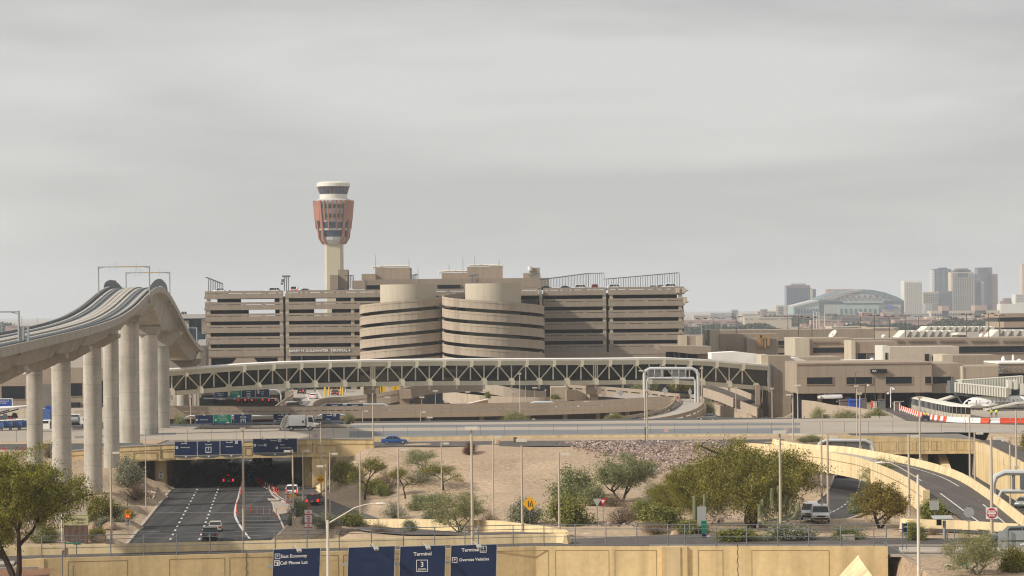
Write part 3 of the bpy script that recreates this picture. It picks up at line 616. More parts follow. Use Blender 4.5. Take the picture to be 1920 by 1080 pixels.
mb=MB(); mb.sweep([p+Vector((0,-2.2,.1)) for p in bb],[(-1.7,0),(1.7,0)],closed=False,caps=False); setting('road_strip',mb,M['asph'])
T=thing('retaining_wall','low pale yellow retaining wall beside the exit ramp in the middle','wall',tuple(gz(860,990,3.5)))
rw=[(672,985,362),(685,973.5,345),(740,973,332),(830,974,318),(930,976,303),(1000,984,290),(1058,993,276),(1063,998,271)]
rp=[at(*p) for p in rw]
mb=MB(); mb.sweep([Vector((p.x,p.y,0)) for p in rp],lambda i:[(-.2,0),(-.2,rp[i].z),(.2,rp[i].z),(.2,0)]); mb.build('wall_face',M['yellow2'],T,world=True)
# ================================================================ elevated train guideway
PR=[(240,25.5),(276,26.0),(291,26.25),(317,26.7),(357,27.4),(382,28.0),(402,28.65),(416,29.3),(436,30.6),(450,31.9),(462,33.0),(474,33.95),(487,34.3),(499,33.8),(510,32.8),(527,30.5),(543,28.0),(559,25.6),(575,23.7),(595,21.9),(640,20.6),(700,20.4)]
def gwz(Y): return float(np.interp(Y,[p[0] for p in PR],[p[1] for p in PR]))
_yy=np.arange(236,700,2.0); _zz=np.interp(_yy,[p[0] for p in PR],[p[1] for p in PR])
for _ in range(12): _zz[1:-1]=(_zz[:-2]+_zz[1:-1]*2+_zz[2:])/4
def gwz(Y): return float(np.interp(Y,_yy,_zz))
def gwx(Y): return -43.3-0.052*Y
GP=[Vector((gwx(y),y,gwz(y))) for y in np.arange(240,610,4.0)]
T=thing('train_guideway','grey concrete elevated train guideway humping over the taxiway on tall columns','guideway',(gwx(460),460,ZP))
COLS=[(340,2.04,.0),(369,2.66,0),(410,2.8,0),(439,2.6,0),(471,3.7,0),(512,3.6,0),(541,3.6,0),(604,2.8,0),(300,2.1,0)]
cy=[c[0] for c in COLS]
def depth(Y):
 d=1.75
 for c,w,h in ((471,22,1.6),(514,26,3.2)):
  d+=h*max(0,1-abs(Y-c)/w)**1.4
 return d
def gsec(i):
 y=GP[i].y; d=depth(y); return [(-4.6,-.35),(-4.6,.05),(4.6,.05),(4.6,-.35),(3.4,-.75),(2.5,-.9-d),(-2.5,-.9-d),(-3.4,-.75)]
mb=MB(); mb.sweep(GP,gsec); mb.build('box_girder',M['girder'],T,world=True)
for s in (-1,1):
 mb=MB(); mb.sweep(GP,[(s*4.62,-.55),(s*4.62,.5),(s*4.38,.5),(s*4.38,-.55)] if s>0 else [(-4.62,-.55),(-4.62,.5),(-4.38,.5),(-4.38,-.55)][::-1]); mb.build('edge_parapet',M['deckc'],T,world=True)
 for u,wd,h,m,nm in ((s*3.25,.25,.3,'run','running_plinth'),(s*1.25,.25,.3,'run','running_plinth'),(s*2.25,.16,.38,'galvd','guide_beam')):
  mb=MB(); mb.sweep(GP,[(u-wd,.04),(u-wd,h),(u+wd,h),(u+wd,.04)]); mb.build(nm,M[m],T,world=True)
 mb=MB(); mb.sweep(GP,[(s*2.25-.72,.07),(s*2.25+.72,.07)],closed=False,caps=False); mb.build('guide_trough',M['rubber'],T,world=True)
mb=MB(); mb.sweep(GP,[(-.55,.04),(-.55,.5),(.05,.5),(.05,.04)]); mb.sweep(GP,[(.2,.04),(.2,.5),(.8,.5),(.8,.04)]); mb.build('centre_walkway',M['run'],T,world=True)
for s in (-1,1):
 mb=MB()
 for k in range(0,250):
  y=262+k*1.1; x=gwx(y)+s*2.25; z=gwz(y); mb.obox(Vector((x,y,z+.16)),(1.3,.42,.2),.052)
 mb.build('guide_ties',M['galv'],T,world=True)
for s in (-1,1):   # power rail hoods
 mb=MB(); mb.sweep(GP,[(s*3.9-.1,.05),(s*3.9-.1,.62),(s*3.9+.1,.62),(s*3.9+.1,.05)]); mb.build('power_rail',M['galvd'],T,world=True)
for Y,dia,_ in COLS:
 x=gwx(Y); zt=gwz(Y)-.9-depth(Y)+.1; zb=min(th(x,Y),ZP)-1 if Y<552 else 3
 zc=zt-(1.7 if Y<430 else (2.6 if Y>530 else 1.2))
 mb=MB(); n=28; mb.lathe(x,Y,[(dia/2,zb),(dia/2,zc)],n); c=mb.build('column',M['conc'],T,world=True,smooth=True)
 if Y<430 or Y>530:
  mb=MB(); t=4.2 if Y<430 else 4.3; mb.prismY([(x-t,zt+.3),(x-t,zt-.3),(x-dia/2-.15,zc-.05),(x+dia/2+.15,zc-.05),(x+t,zt-.3),(x+t,zt+.3)],Y-dia/2-.1,Y+dia/2+.1)
 else:
  mb=MB(); mb.prismY([(x-2.6,zt+.3),(x-dia/2-.1,zc-.05),(x+dia/2+.1,zc-.05),(x+2.6,zt+.3)],Y-dia/2-.1,Y+dia/2+.1)
 mb.build('pier_cap',M['girder'],T,world=True)
for s in (-1,1):
 mb=MB(); pts=[Vector((gwx(y)+s*4.55,y,gwz(y))) for y in (np.arange(474,521,1.5) if s<0 else np.arange(462,503,1.5))]
 n=len(pts); mb.sweep(pts,lambda i:[(-.04,.6),(-.04,.78+1.15*math.sin(math.pi*i/(n-1))**.3),(.04,.78+1.15*math.sin(math.pi*i/(n-1))**.3),(.04,.6)]); mb.build('wind_screen',M['galvd'],T,world=True)
def portal(label,px0,px1,pyt,Y,x1b=None,lit=True,bot=None):
 xa,xb=xat(px0,pyt,Y),xat(px1,pyt,Y); zt=zat((px0+px1)/2,pyt,Y); zb=gwz(Y)
 t=thing('catenary_portal',label,'portal frame',((xa+xb)/2,Y,zb))
 for x in (xa,xb):
  mb=MB(); mb.tube([(x,Y,zb-1.0 if bot is None else bot),(x,Y,zt+.1)],.13,6); mb.box(x-.3,x+.3,Y-.3,Y+.3,zb-1.1,zb-.4); mb.build('post',M['galv'],t,world=True)
 mb=MB(); mb.tube([(xa,Y,zt),(xb,Y,zt)],.1,6); mb.tube([(xa,Y,zt-.3),(xa+1.0,Y,zt)],.05,5); mb.tube([(xb,Y,zt-.3),(xb-1.0,Y,zt)],.05,5); mb.build('crossbeam',M['galv'],t,world=True)
 if lit:
  mb=MB(); m=(xa+xb)/2
  for k in range(9): mb.obox(Vector((m+.3+k*.42-1,Y-.05,zt-.02)),(.28,.3,.2))
  mb.build('insulator',mat('tan_insulator',(.55,.40,.20)),t,world=True)
  mb=MB()
  for dx in (-1.7,-1.3,-2.4,2.2): mb.tube([(m+dx,Y,zt-.6),(m+dx,Y,zt+.8)],.03,4)
  mb.build('antenna',M['galv'],t,world=True)
portal('tall nearer steel portal frame over the guideway crest',184.5,280,500,458)
portal('farther lower steel portal frame just beyond the guideway crest',236,318,511,512)
portal('steel portal frame post at the left edge over the guideway',-25,35,584.5,300,lit=False)
portal('small steel portal frame where the guideway meets the garage',345,369,615,600,lit=False)
mb=MB(); p=at(42,640,300); mb.box(p.x-.35,p.x+.2,300,300.5,p.z-.8,p.z+1.6); mb.box(p.x+.5,p.x+.75,300,300.3,p.z-1,p.z+1.7); mb.tube([(p.x-.3,300.2,p.z+.4),(p.x+.6,300.2,p.z+.4)],.05,5)
one('equipment_cabinet',mb,M['galv'],'small grey cabinet and posts beside the leftmost guideway portal','cabinet')
mb=MB(); p=at(215.5,528,500); mb.tube([(p.x,500,p.z-1.6),(p.x,500,p.z)],.04,5); mb.obox(p,(.35,.35,.5)); mb.tube([(p.x-.5,500,p.z-.2),(p.x+.5,500,p.z-.2)],.02,4)
one('obstruction_light',mb,M['signred'],'red obstruction light on the guideway crest','light')
mb=MB(); a=at(93,645,350); b=at(85,652,350); c=at(84,668,350); d=at(79,679,350); mb.tube([a+Vector((0,-4.9,0)),b+Vector((0,-4.9,0)),c+Vector((0,-4.9,0)),d+Vector((0,-4.9,0))],.1,6)
one('drain_pipe',mb,M['galvd'],'bent dark drain pipe hanging on the guideway side','pipe')
# ================================================================ parking garage and ramps
YG=790.0
GX=lambda px:xat(px,600,YG)
T=thing('parking_garage','large tan six level parking garage with long horizontal bands','parking garage',(0,YG,ZP))
bays=[(385,531.5),(537,660),(660,1017.5),(1018.5,1136),(1141,1282)]
LV=[36.1-3.37*i for i in range(6)]
for bi,(a,b) in enumerate([(385,531.5),(537,1010),(1019,1137),(1141,1282.5)]):
 x0,x1=GX(a),GX(b)
 for i,zt in enumerate(LV):
  zb=zt-2.28;
  if i==5: zb=zt-2.6
  mb=MB(); mb.box(x0,x1,YG-.15,YG+.15,zb,zt-.78); mb.box(x0,x1,YG-.15,YG+.12,zt-.64,zt)
  n=max(2,round((x1-x0)/5.4)); st=(x1-x0)/n
  for k in range(n+1): mb.box(max(x0,x0+k*st-.55),min(x1,x0+k*st+.55),YG-.14,YG+.11,zt-.8,zt-.6)
  mb.build('parapet_band',M['tan'],T,world=True)
for px,w in ((391,1.1),(527.5,1.0),(538.5,1.0),(661,1.0),(1014,1.0),(1133.5,1.0),(1146.5,1.0),(1276,1.1)):
 x=GX(px); mb=MB(); mb.box(x-w/2,x+w/2,YG+.2,YG+1.2,ZP-.5,LV[0]-.9); mb.build('column',M['core'],T,world=True)
for i,zt in enumerate(LV):
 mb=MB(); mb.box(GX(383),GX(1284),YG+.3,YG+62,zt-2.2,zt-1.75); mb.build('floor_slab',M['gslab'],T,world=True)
mb=MB()
for i,zt in enumerate(LV):
 top=zt-2.2; bot=zt-2.2-3.37+.45
 if i>=5: bot=ZP-1
 if i in (0,1,):   # view straight through on the two top decks
  segs=[(384,430),(496,576),(616,1283)] if i==0 else [(384,445),(497,573),(608,1283)]
 else: segs=[(384,1283)]
 for a,b in segs: mb.box(GX(a),GX(b),YG+34,YG+35,bot,top)
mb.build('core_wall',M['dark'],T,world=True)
mb=MB(); mb.box(GX(385),GX(385)+.3,YG+.4,YG+60,ZP,LV[0]-3.2)
for i,zt in enumerate(LV): mb.box(GX(385)-.1,GX(385)+.25,YG+.16,YG+62,zt-2.28,zt); mb.box(GX(1282.5)-.25,GX(1282.5)+.1,YG+.16,YG+62,zt-2.28,zt)
mb.build('side_parapet',M['tan'],T,world=True)
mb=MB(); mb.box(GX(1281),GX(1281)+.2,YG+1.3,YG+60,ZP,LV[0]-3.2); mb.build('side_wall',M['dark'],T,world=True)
mb=MB(); z0,z1=LV[5]-3.0,LV[5]-2.6
mb.box(GX(386),GX(531),YG+.1,YG+1,z0,z1); mb.box(GX(386),GX(395),YG+.1,YG+1.5,ZP,z0); mb.box(GX(520),GX(531),YG+.1,YG+1.5,ZP,z0)
xa,xb=GX(432),GX(478); mb.prismY([(GX(443),z0),(GX(475),z0),(GX(484),z0-1.7),(GX(484),z0-4),(GX(434),z0-4),(GX(434),z0-1.7)],YG+.1,YG+1.2)
mb.box(GX(537),GX(544),YG+.1,YG+1.5,ZP,z1); mb.box(GX(657),GX(668),YG+.1,YG+1.5,ZP,z1); mb.box(GX(1003),GX(1020),YG+.1,YG+1.5,ZP,z1); mb.box(GX(1270),GX(1282),YG+.1,YG+1.5,ZP,z1)
mb.build('ground_storey_frame',M['tan2'],T,world=True)
mb=MB(); mb.box(GX(386),GX(1282),YG+4,YG+5,ZP,LV[5]-2.5); mb.build('ground_storey_glass',M['glass'],T,world=True)
mb=MB()
for px in (565,616): x=GX(px); mb.box(x-.12,x+.12,YG+.5,YG+.9,ZP,LV[5]-2.6)
for k in range(60): x=GX(546)+k*.6;
for k in range(40):
 x=GX(545)+k*.45; mb.box(x-.04,x+.04,YG+1.6,YG+1.7,LV[5]-6,LV[5]-4.6)
mb.build('mullion',M['galv'],T,world=True)
text('BARRY M. GOLDWATER  TERMINAL 4',1.08,M['white'],T,Matrix.Translation((xat(599.5,657.6,YG)-0,-.32,zat(599.5,657.6,YG)-ZP))@FACE,'facade_lettering',ex=.08,bold=.02)
mb=MB(); za,zb=zat(1150,660,YG-6),zat(1150,671,YG-6); mb.box(GX(1020),GX(1262),YG-6,YG-5.6,zb-.6,za); mb.box(GX(1020),GX(1262),YG-6.1,YG-6,za-.7,za-.6)
mb.build('lower_ramp_wall',M['tan'],T,world=True)
mb=MB();
for px,y0,y1 in ((1267,540,549),(1279,540,549),(1281,557,569)): mb.box(GX(px),GX(px)+1.2,YG-.5,YG-.16,zat(px,y1,YG),zat(px,y0,YG))
for i in range(2):
 z=LV[i]-1.2; mb.tube(arc(GX(1283),YG,1.1,-90,90,8,z),.25,6)
mb.build('corner_ductwork',M['core'],T,world=True)
def helix(label,pxc,py_e,rad,core,Yc,zL,sgn,cz,extra):
 cx=xat(pxc,600,Yc); t=thing('spiral_ramp',label,'spiral ramp',(cx,Yc,ZP))
 mb=MB(); mb.lathe(cx,Yc,[(core,ZP-2),(core,cz)],56); mb.build('drum',M['core'],t,world=True,smooth=True)
 for strand in (0,1):
  a_lo,a_hi=(-1260,extra[0]) if strand==0 else (-1260-180,extra[1])
  if sgn<0: a_lo,a_hi=(extra[0],1400) if strand==0 else (extra[1],1400)
  n=int((a_hi-a_lo)/7.5); pts=[];
  for k in range(n+1):
   a=a_lo+(a_hi-a_lo)*k/n; z=zL+sgn*3.37*a/180 - (3.37 if strand else 0)
   if z<ZP-.5: continue
   ang=R(180+a); pts.append(Vector((cx+rad*math.cos(ang),Yc+rad*math.sin(ang),z)))
  mb=MB(); mb.sweep(pts,[(-.15,-2.38),(-.15,0),(.15,0),(.15,-2.38)]);
  mb.sweep(pts,[(.15,-.62),(.15,-.5),(.24,-.5),(.24,-.62)]); mb.build('ramp_parapet',M['helix'],t,world=True)
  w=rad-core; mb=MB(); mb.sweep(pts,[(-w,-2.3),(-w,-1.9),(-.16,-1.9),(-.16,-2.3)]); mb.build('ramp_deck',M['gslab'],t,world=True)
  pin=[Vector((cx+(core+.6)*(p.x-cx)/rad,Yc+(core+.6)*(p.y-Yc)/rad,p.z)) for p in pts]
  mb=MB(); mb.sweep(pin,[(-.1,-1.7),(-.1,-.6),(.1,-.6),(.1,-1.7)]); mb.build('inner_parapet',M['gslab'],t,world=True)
  mb=MB()
  for k in range(4): mb.obox(Vector((pts[-1-k*23].x*0,0,-99)),(.01,.01,.01)) if 0 else None
 return t
helix('rounded spiral parking ramp, the left one of the pair, bands rising to the right',766,0,14.1,8.2,778,31.06,1,zat(766,533.5,778),(200,200))
helix('rounded spiral parking ramp, the right one of the pair, bands falling to the right',925,0,14.5,8.0,764,33.9,-1,zat(925,531.5,764),(-110,0))
for i,(pa,pb,Y0) in enumerate(((720,790,776),(950,1016,766))):
 T2=thing('ramp_link',('short tan link deck from the left spiral ramp to the garage','short tan link deck from the right spiral ramp to the garage')[i],'ramp',(xat((pa+pb)/2,600,785),785,ZP))
 for k in range(0,5,1):
  zt=LV[k]-.3; mb=MB(); mb.box(xat(pa,600,Y0),xat(pb,600,Y0),Y0+8,YG-.3,zt-2,zt-1.5); mb.box(xat(pa,600,Y0),xat(pa,600,Y0)+.3,Y0+8,YG-.3,zt-1.5,zt); mb.box(xat(pb,600,Y0)-.3,xat(pb,600,Y0),Y0+8,YG-.3,zt-1.5,zt); mb.build('link_deck',M['tan'],T2,world=True)
def block(label,a,b,yt,yb,Y,d,m='tan2',cat='rooftop block',name='rooftop_block',group=None):
 mb=MB(); mb.box(xat(a,yt,Y),xat(b,yt,Y),Y,Y+d,zat((a+b)/2,yb,Y),zat((a+b)/2,yt,Y)); return one(name,mb,M[m],label,cat,group=group)
def dome_vents(label,lst,Y):
 mb=MB()
 for px,py,wd in lst:
  p=at(px,py,Y); mb.tube([(p.x-wd/2,Y,p.z-.6),(p.x-wd/2,Y,p.z+.3),(p.x+wd/2,Y,p.z+.3),(p.x+wd/2,Y,p.z-.6)],.35,6)
 one('roof_duct',mb,M['towerw'],label,'duct')
block('long low tan penthouse fascia behind the two spiral drums',684,1030,522.5,543,824,20)
block('dark window strip of the penthouse left of the spiral drums',684,717,534.8,541.5,823.6,.3,'glass',cat='window strip',name='window_strip')
block('dark window strip of the penthouse between the spiral drums',820,863,534,541,823.6,.3,'glass',cat='window strip',name='window_strip')
block('tall tan rooftop block above the left spiral drum',703.5,768.5,502,524,832,16)
block('low tan rooftop block left of the tall block, above the garage',678,704,513.5,525,830,12)
block('tall tan rooftop block above the right spiral drum',876,942,500,523,832,16)
block('low tan rooftop block left of the right tall block',828,877,511.5,523,836,12)
block('narrow tall tan stair block in front of the control tower',634,651.5,505.5,543,812,8)
block('short tan stair block left of the narrow tall one',618.5,633.5,515.5,543,810,8)
block('low tan rooftop block right of the narrow stair block',661,684.5,526,542,806,8)
block('small tan tower block at the right end of the penthouse row',993,1012,502,524,838,8)
block('tiny tan block with red panel beside the right tower block',981,993.5,512,523,832,5)
block('boxy tan stair head at the foot of the right tower block',981,1006,523.5,539.5,800,6)
dome_vents('curved white duct on the tall left rooftop block',[(711,502,4),(738,501,9)],833)
dome_vents('curved white duct on the tall right rooftop block',[(907,499,9),(930,500,4)],833)
dome_vents('curved white duct on the low middle rooftop block',[(855,510,8),(830,511,2)],837)
for lab,px,y0,y1,Y in (('thin white aerial mast on the left edge of the left tall rooftop block',704,478,502,832),('thin white aerial on the right edge of the left tall block',767,484,502,832),
   ('short white aerial above the low fascia between blocks',784,500,534,824),('white radio mast between the two tall rooftop blocks',868,478,511,836),('thin aerial at the left edge of the right tall block',890,480,500,832),('white aerial rising from the left low middle block',842,495,511,836),('slim aerial on the right tall rooftop block',936,487,500,832)):
 mb=MB(); a=at(px,y1,Y); b=at(px,y0,Y); mb.tube([(a.x,Y,a.z-.3),(a.x,Y,b.z)],[.12,.05],5)
 for k in range(3): mb.tube([(a.x-.25,Y,a.z+(b.z-a.z)*(.5+.15*k)),(a.x+.25,Y,a.z+(b.z-a.z)*(.5+.15*k))],.04,4)
 one('aerial',mb,M['galv'],lab,'aerial')
mb=MB(); p=at(994,500,838)
mb.lathe(p.x,838,[(.05,p.z-1.6),(.7,p.z-1.2),(.8,p.z)],12); one('radome',mb,M['white'],'small white dome antenna on the right tower block','antenna')
def slats(label,a,b,y0,y1,Y,n,dpt=4,lean=0,name='louvre_frame',m='galvd',y0b=None,th_=.1):
 t=thing(name,label,'screen frame',(xat((a+b)/2,y1,Y),Y,zat((a+b)/2,y1,Y)))
 y0b=y0 if y0b is None else y0b
 for k in range(n):
  f=k/(n-1); px=a+(b-a)*f; yt=y0+(y0b-y0)*f; yy=Y+dpt*f; p=at(px,yt,yy); q=at(px,y1,yy); mb=MB();
  mb.tube([(q.x,yy,q.z),(q.x,yy,p.z-.5),(q.x-.1,yy,p.z-.1),(q.x-.45,yy,p.z),(q.x-.9,yy,p.z-.05)],th_,5); mb.build('slat_post',M[m],t,world=True)
 mb=MB(); f0=at(a,y0+.6,Y); f1=at(b,y0b+.6,Y+dpt); mb.tube([f0,f1],.06,4); mb.build('top_rail',M[m],t,world=True)
slats('dark louvre frame left of the low rooftop block',652,663,516,541,812,5)
slats('dark louvre frame at the right edge of the left tall block',771,784,517,534,826,7,y0b=514)
slats('dark louvre frame below the right tall rooftop block',883,897,517,532,822,6,y0b=514)
slats('dark louvre frame beside the right tower block',996,1013,516,538,826,7,y0b=512)
slats('roof edge frame of thin grey posts rising towards the right, left group',1015,1103,524,538.5,800,32,dpt=-4,y0b=512.5,th_=.07)
slats('short roof edge frame of thin grey posts after the left group',1104,1133,512.5,537.5,802,8,dpt=-2,y0b=511.5,th_=.07)
slats('roof edge frame of hooked grey posts, right group over the garage end',1137,1274,523,538,806,31,dpt=-12,y0b=511,th_=.09)
slats('slanted grey roof fence at the far left corner of the garage',391,418,520,546,792,9,dpt=20,y0b=531,th_=.12)
mb=MB(); x=xat(537,543,800); zb_=zat(537,543,800); zt_=zat(537,518,800)
for k in range(3): mb.tube([(x-.6+.6*k,800,zb_-.5),(x-.6+.6*k,800,zt_)],.14,5)
mb.obox(Vector((x,800,zt_)),(2.4,1.2,.5)); mb.obox(Vector((x-1,800,zt_-1.3)),(.9,.9,.9)); mb.obox(Vector((x-1.3,800,zt_-2.2)),(.7,.9,.6))
one('camera_mast',mb,M['galvd'],'dark equipment mast on the garage roof above the left joint','mast')
# ================================================================ control tower
YT=1540.0; s=YT/5000
cx=xat(626,450,YT)
T=thing('control_tower','tall airport control tower with copper fins and white drum head','control tower',(cx,YT,0))
def prof(lst,dx=0): return [(hw*s,zat(626,py,YT)) for py,hw in lst]
mb=MB(); hw=16.8*s; mb.prism([(cx-hw,YT-hw*.6),(cx-hw*.75,YT-hw),(cx+hw*.75,YT-hw),(cx+hw,YT-hw*.6),(cx+hw,YT+hw),(cx-hw,YT+hw)],0,zat(626,458,YT)); mb.build('shaft',M['tower'],T,world=True)
mb=MB(); mb.lathe(cx,YT,prof([(374,26),(364.5,26)]),24); mb.lathe(cx,YT,prof([(351,28),(350,31.5),(344,31),(341.3,27)]),24); mb.build('cab_body',M['towerw'],T,world=True,smooth=True)
mb=MB(); mb.lathe(cx,YT,prof([(364.6,25),(350.5,29.8)]),24); mb.build('cab_window',M['glassb'],T,world=True)
mb=MB()
for k in range(24):
 a=R(k*15+7); mb.tube([(cx+25.4*s*math.cos(a),YT+25.4*s*math.sin(a),zat(626,364.5,YT)),(cx+30.1*s*math.cos(a),YT+30.1*s*math.sin(a),zat(626,350.5,YT))],.12,4)
mb.build('cab_mullion',M['copper'],T,world=True)
mb=MB(); mb.lathe(cx,YT,prof([(458.5,20),(450,26),(444.5,27)]),16); mb.lathe(cx,YT,prof([(432.5,30),(428.5,31)]),16); mb.lathe(cx,YT,prof([(416.5,31),(376,35),(374,30),(373,27)]),16); mb.build('drum_panel',M['towerg'],T,world=True)
mb=MB(); mb.lathe(cx,YT,prof([(444.6,25.5),(432.5,27.5)]),16); mb.lathe(cx,YT,prof([(428.6,29),(416.4,30.5)]),16); mb.build('drum_window',M['glassb'],T,world=True)
mb=MB()
for y0,y1,r in ((391,384,35.0),(409,402,33.4)): mb.lathe(cx,YT,prof([(y0,r),(y1,r+.9)]),16)
mb.build('green_glass_band',mat('green_tower_glass',(.05,.10,.085),rough=.25),T,world=True)
def radpt(a,r,py): return Vector((cx+r*s*math.cos(a),YT+r*s*math.sin(a),zat(626,py,YT)))
for a0,a1 in ((183,226),(314,357),(20,60),(120,160)):
 mb=MB(); mb.lathe(cx,YT,prof([(414,35),(377.5,38.2)]),8,a0,a1); mb.lathe(cx,YT,prof([(414,33.5),(377.5,36.5)]),8,a0,a1); mb.build('copper_panel',M['copper'],T,world=True)
for adeg,yb in ((180,414),(187,430),(197,430),(205,458),(230,458),(245,414),(257,430),(270,414),(283,430),(295,414),(310,458),(335,458),(343,430),(353,430),(0,414),(20,458),(60,458),(100,458),(140,458),(160,430),(90,430),(120,430)):
 a=R(adeg); wdt=.3 if yb<458 else .8
 pts=[(376.5,38.6)]+([(414,35.4)] if yb==414 else [(430,33.6)] if yb==430 else [(430,32.4),(446,30.6),(458,23)])
 mb=MB(); t=Vector((-math.sin(a),math.cos(a),0))*wdt
 for (y0,r0),(y1,r1) in zip(pts[:-1],pts[1:]):
  A,B=radpt(a,r0,y0),radpt(a,r1,y1); a2,b2=radpt(a,r0-3,y0),radpt(a,r1-3.4,y1)
  mb.add([A-t,A+t,a2+t,a2-t,B-t,B+t,b2+t,b2-t],[(0,3,2,1),(4,5,6,7),(0,1,5,4),(1,2,6,5),(2,3,7,6),(3,0,4,7)])
 mb.build('copper_fin',M['copper'],T,world=True)
# ================================================================ truss walkway
def TY(px): return 590+ (px-316)*(635-590)/(1440-316)
RO=[(300,694),(390,687.5),(460,682.5),(540,678.5),(700,675),(850,673.5),(980,673),(1115,672.5),(1250,671),(1330,674.5),(1385,679.5),(1442,683.5)]
def ry(px):
 for (a,b),(c,d) in zip(RO[:-1],RO[1:]):
  if a<=px<=c: return b+(d-b)*(px-a)/(c-a)
 return RO[0][1] if px<RO[0][0] else RO[-1][1]
def tq(px,dy): return at(px,ry(px)+dy,TY(px))
nodes=[x for x in (322,375.7,429.5,484.4,537.5,590.6,645,697.5)]; nodes=[]
p=322.0
top_nodes=[348.5,401,456,511,563,616.5,671.5,727,779,830.5,882,933.5,985.5,1037,1089,1142,1192.5,1242.5,1292.5,1342,1391.5]
bot_nodes=[322,375.7,429.5,484.4,537.5,590.6,645,699,753.5,805,856,907.5,959,1011,1063,1116.5,1167.5,1217,1267,1316.5,1367,1417.5]
T=thing('truss_footbridge','long cream steel truss walkway with dark glazing crossing before the garage','footbridge',tuple(at(880,740,TY(880))))
WID=4.6
path_top=[tq(px,0) for px in range(300,1446,20)]+[tq(1443,0)]
path_bot=[tq(px,44.5) for px in range(300,1446,20)]+[tq(1443,44.5)]
B_=Vector((0,1,0))
mb=MB(); mb.sweep(path_top,[(0.1,-.35),(0.1,0),(-WID,0.12),(-WID,-.35)]); mb.build('roof',M['roofw'],T,world=True)
for off,nm in ((0,'near'),(-WID,'far')):
 mb=MB(); mb.sweep(path_top,[(off-.12,-1.45),(off-.12,-.35),(off+.18,-.35),(off+.18,-1.45)]); mb.sweep(path_top,[(off+.18,-.62),(off+.18,-.5),(off+.26,-.5),(off+.26,-.62)]); mb.build('top_chord',M['truss'],T,world=True)
 mb=MB(); mb.sweep(path_bot,[(off-.12,-.55),(off-.12,.45),(off+.18,.45),(off+.18,-.55)]); mb.sweep(path_bot,[(off+.18,-.55),(off+.18,-.42),(off+.3,-.42),(off+.3,-.55)]); mb.build('bottom_chord',M['truss'],T,world=True)
mb=MB(); mb.sweep(path_bot,[(-WID+.2,-.5),(-WID+.2,-.1),(-.2,-.1),(-.2,-.5)]); mb.build('floor',M['slab'],T,world=True)
gl=MB()
gl.sweep([Vector((p.x,p.y+.35,0)) for p in path_top],lambda i:[(-.02,path_bot[i].z+.3),(-.02,path_top[i].z-1.2),(.02,path_top[i].z-1.2),(.02,path_bot[i].z+.3)]); gl.build('glazing',M['glasswalk'],T,world=True)
def bar(a,b,wd,name,dep=.25):
 mb=MB(); d=(b-a).normalized(); n=Vector((-d.z,0,d.x))*wd/2; k=Vector((0,dep,0)); z=Vector((0,-.12,0))
 vs=[a-n+z,a+n+z,b+n+z,b-n+z]; mb.add(vs+[v+k for v in vs],[(0,3,2,1),(4,5,6,7),(0,1,5,4),(1,2,6,5),(2,3,7,6),(3,0,4,7)]); mb.build(name,M['truss'],T,world=True)
allb=bot_nodes; allt=top_nodes
for i,t in enumerate(allt):
 a=tq(t,10); bar(a,tq(allb[i],40.5),.28,'diagonal');
 if i+1<len(allb): bar(a,tq(allb[i+1],40.5),.28,'diagonal')
 bar(tq(t,11),tq(t,39),.3,'vertical')
for b in allb[:-1]: bar(tq(b,11),tq(b,38),.3,'vertical')
for px in (699,1116.5): bar(tq(px-3.5,8),tq(px-3.5,41),.3,'vertical'); bar(tq(px+3.5,8),tq(px+3.5,41),.3,'vertical')
bar(tq(1441,6),tq(1441,44),.7,'end_post')
for px,dy,up in [(t,9,1) for t in allt]+[(b,42,0) for b in allb]:
 p=tq(px,dy); mb=MB(); w_=.78
 if up: o_=[(p.x-w_,p.z+.75),(p.x-w_,p.z-.25),(p.x-w_*.55,p.z-.75),(p.x+w_*.55,p.z-.75),(p.x+w_,p.z-.25),(p.x+w_,p.z+.75)]
 else: o_=[(p.x-w_*.55,p.z+.75),(p.x-w_,p.z+.25),(p.x-w_,p.z-.85),(p.x+w_,p.z-.85),(p.x+w_,p.z+.25),(p.x+w_*.55,p.z+.75)]
 mb.prismY(o_,p.y-.26,p.y-.14);
 if not up: mb.box(p.x-.22,p.x+.22,p.y-.2,p.y+.2,p.z-1.75,p.z-.8)
 mb.build('gusset_plate',M['truss'],T,world=True)
for px,lab in ((697,'tan concrete pier carrying the walkway behind the viaduct, left one'),(1113.5,'tan concrete pier carrying the walkway near the loop ramp')):
 Y=TY(px)+2; t=thing('walkway_pier',lab,'pier',(xat(px,740,Y),Y,3)); x=xat(px,740,Y);
 mb=MB(); mb.box(x-1.0,x+1.0,Y-1.2,Y+1.2,3,zat(px,738,Y)); mb.build('shaft',M['tan2'],t,world=True)
 mb=MB(); mb.box(x-1.75,x+1.75,Y-2,Y+2,zat(px,739,Y),zat(px,724,Y)); mb.build('pier_head',M['tanp'],t,world=True)
 mb=MB(); mb.box(x-1.2,x+1.2,Y-1.5,Y+1.5,zat(px,724,Y),zat(px,715,Y)); mb.build('steel_bearing',M['truss'],t,world=True)
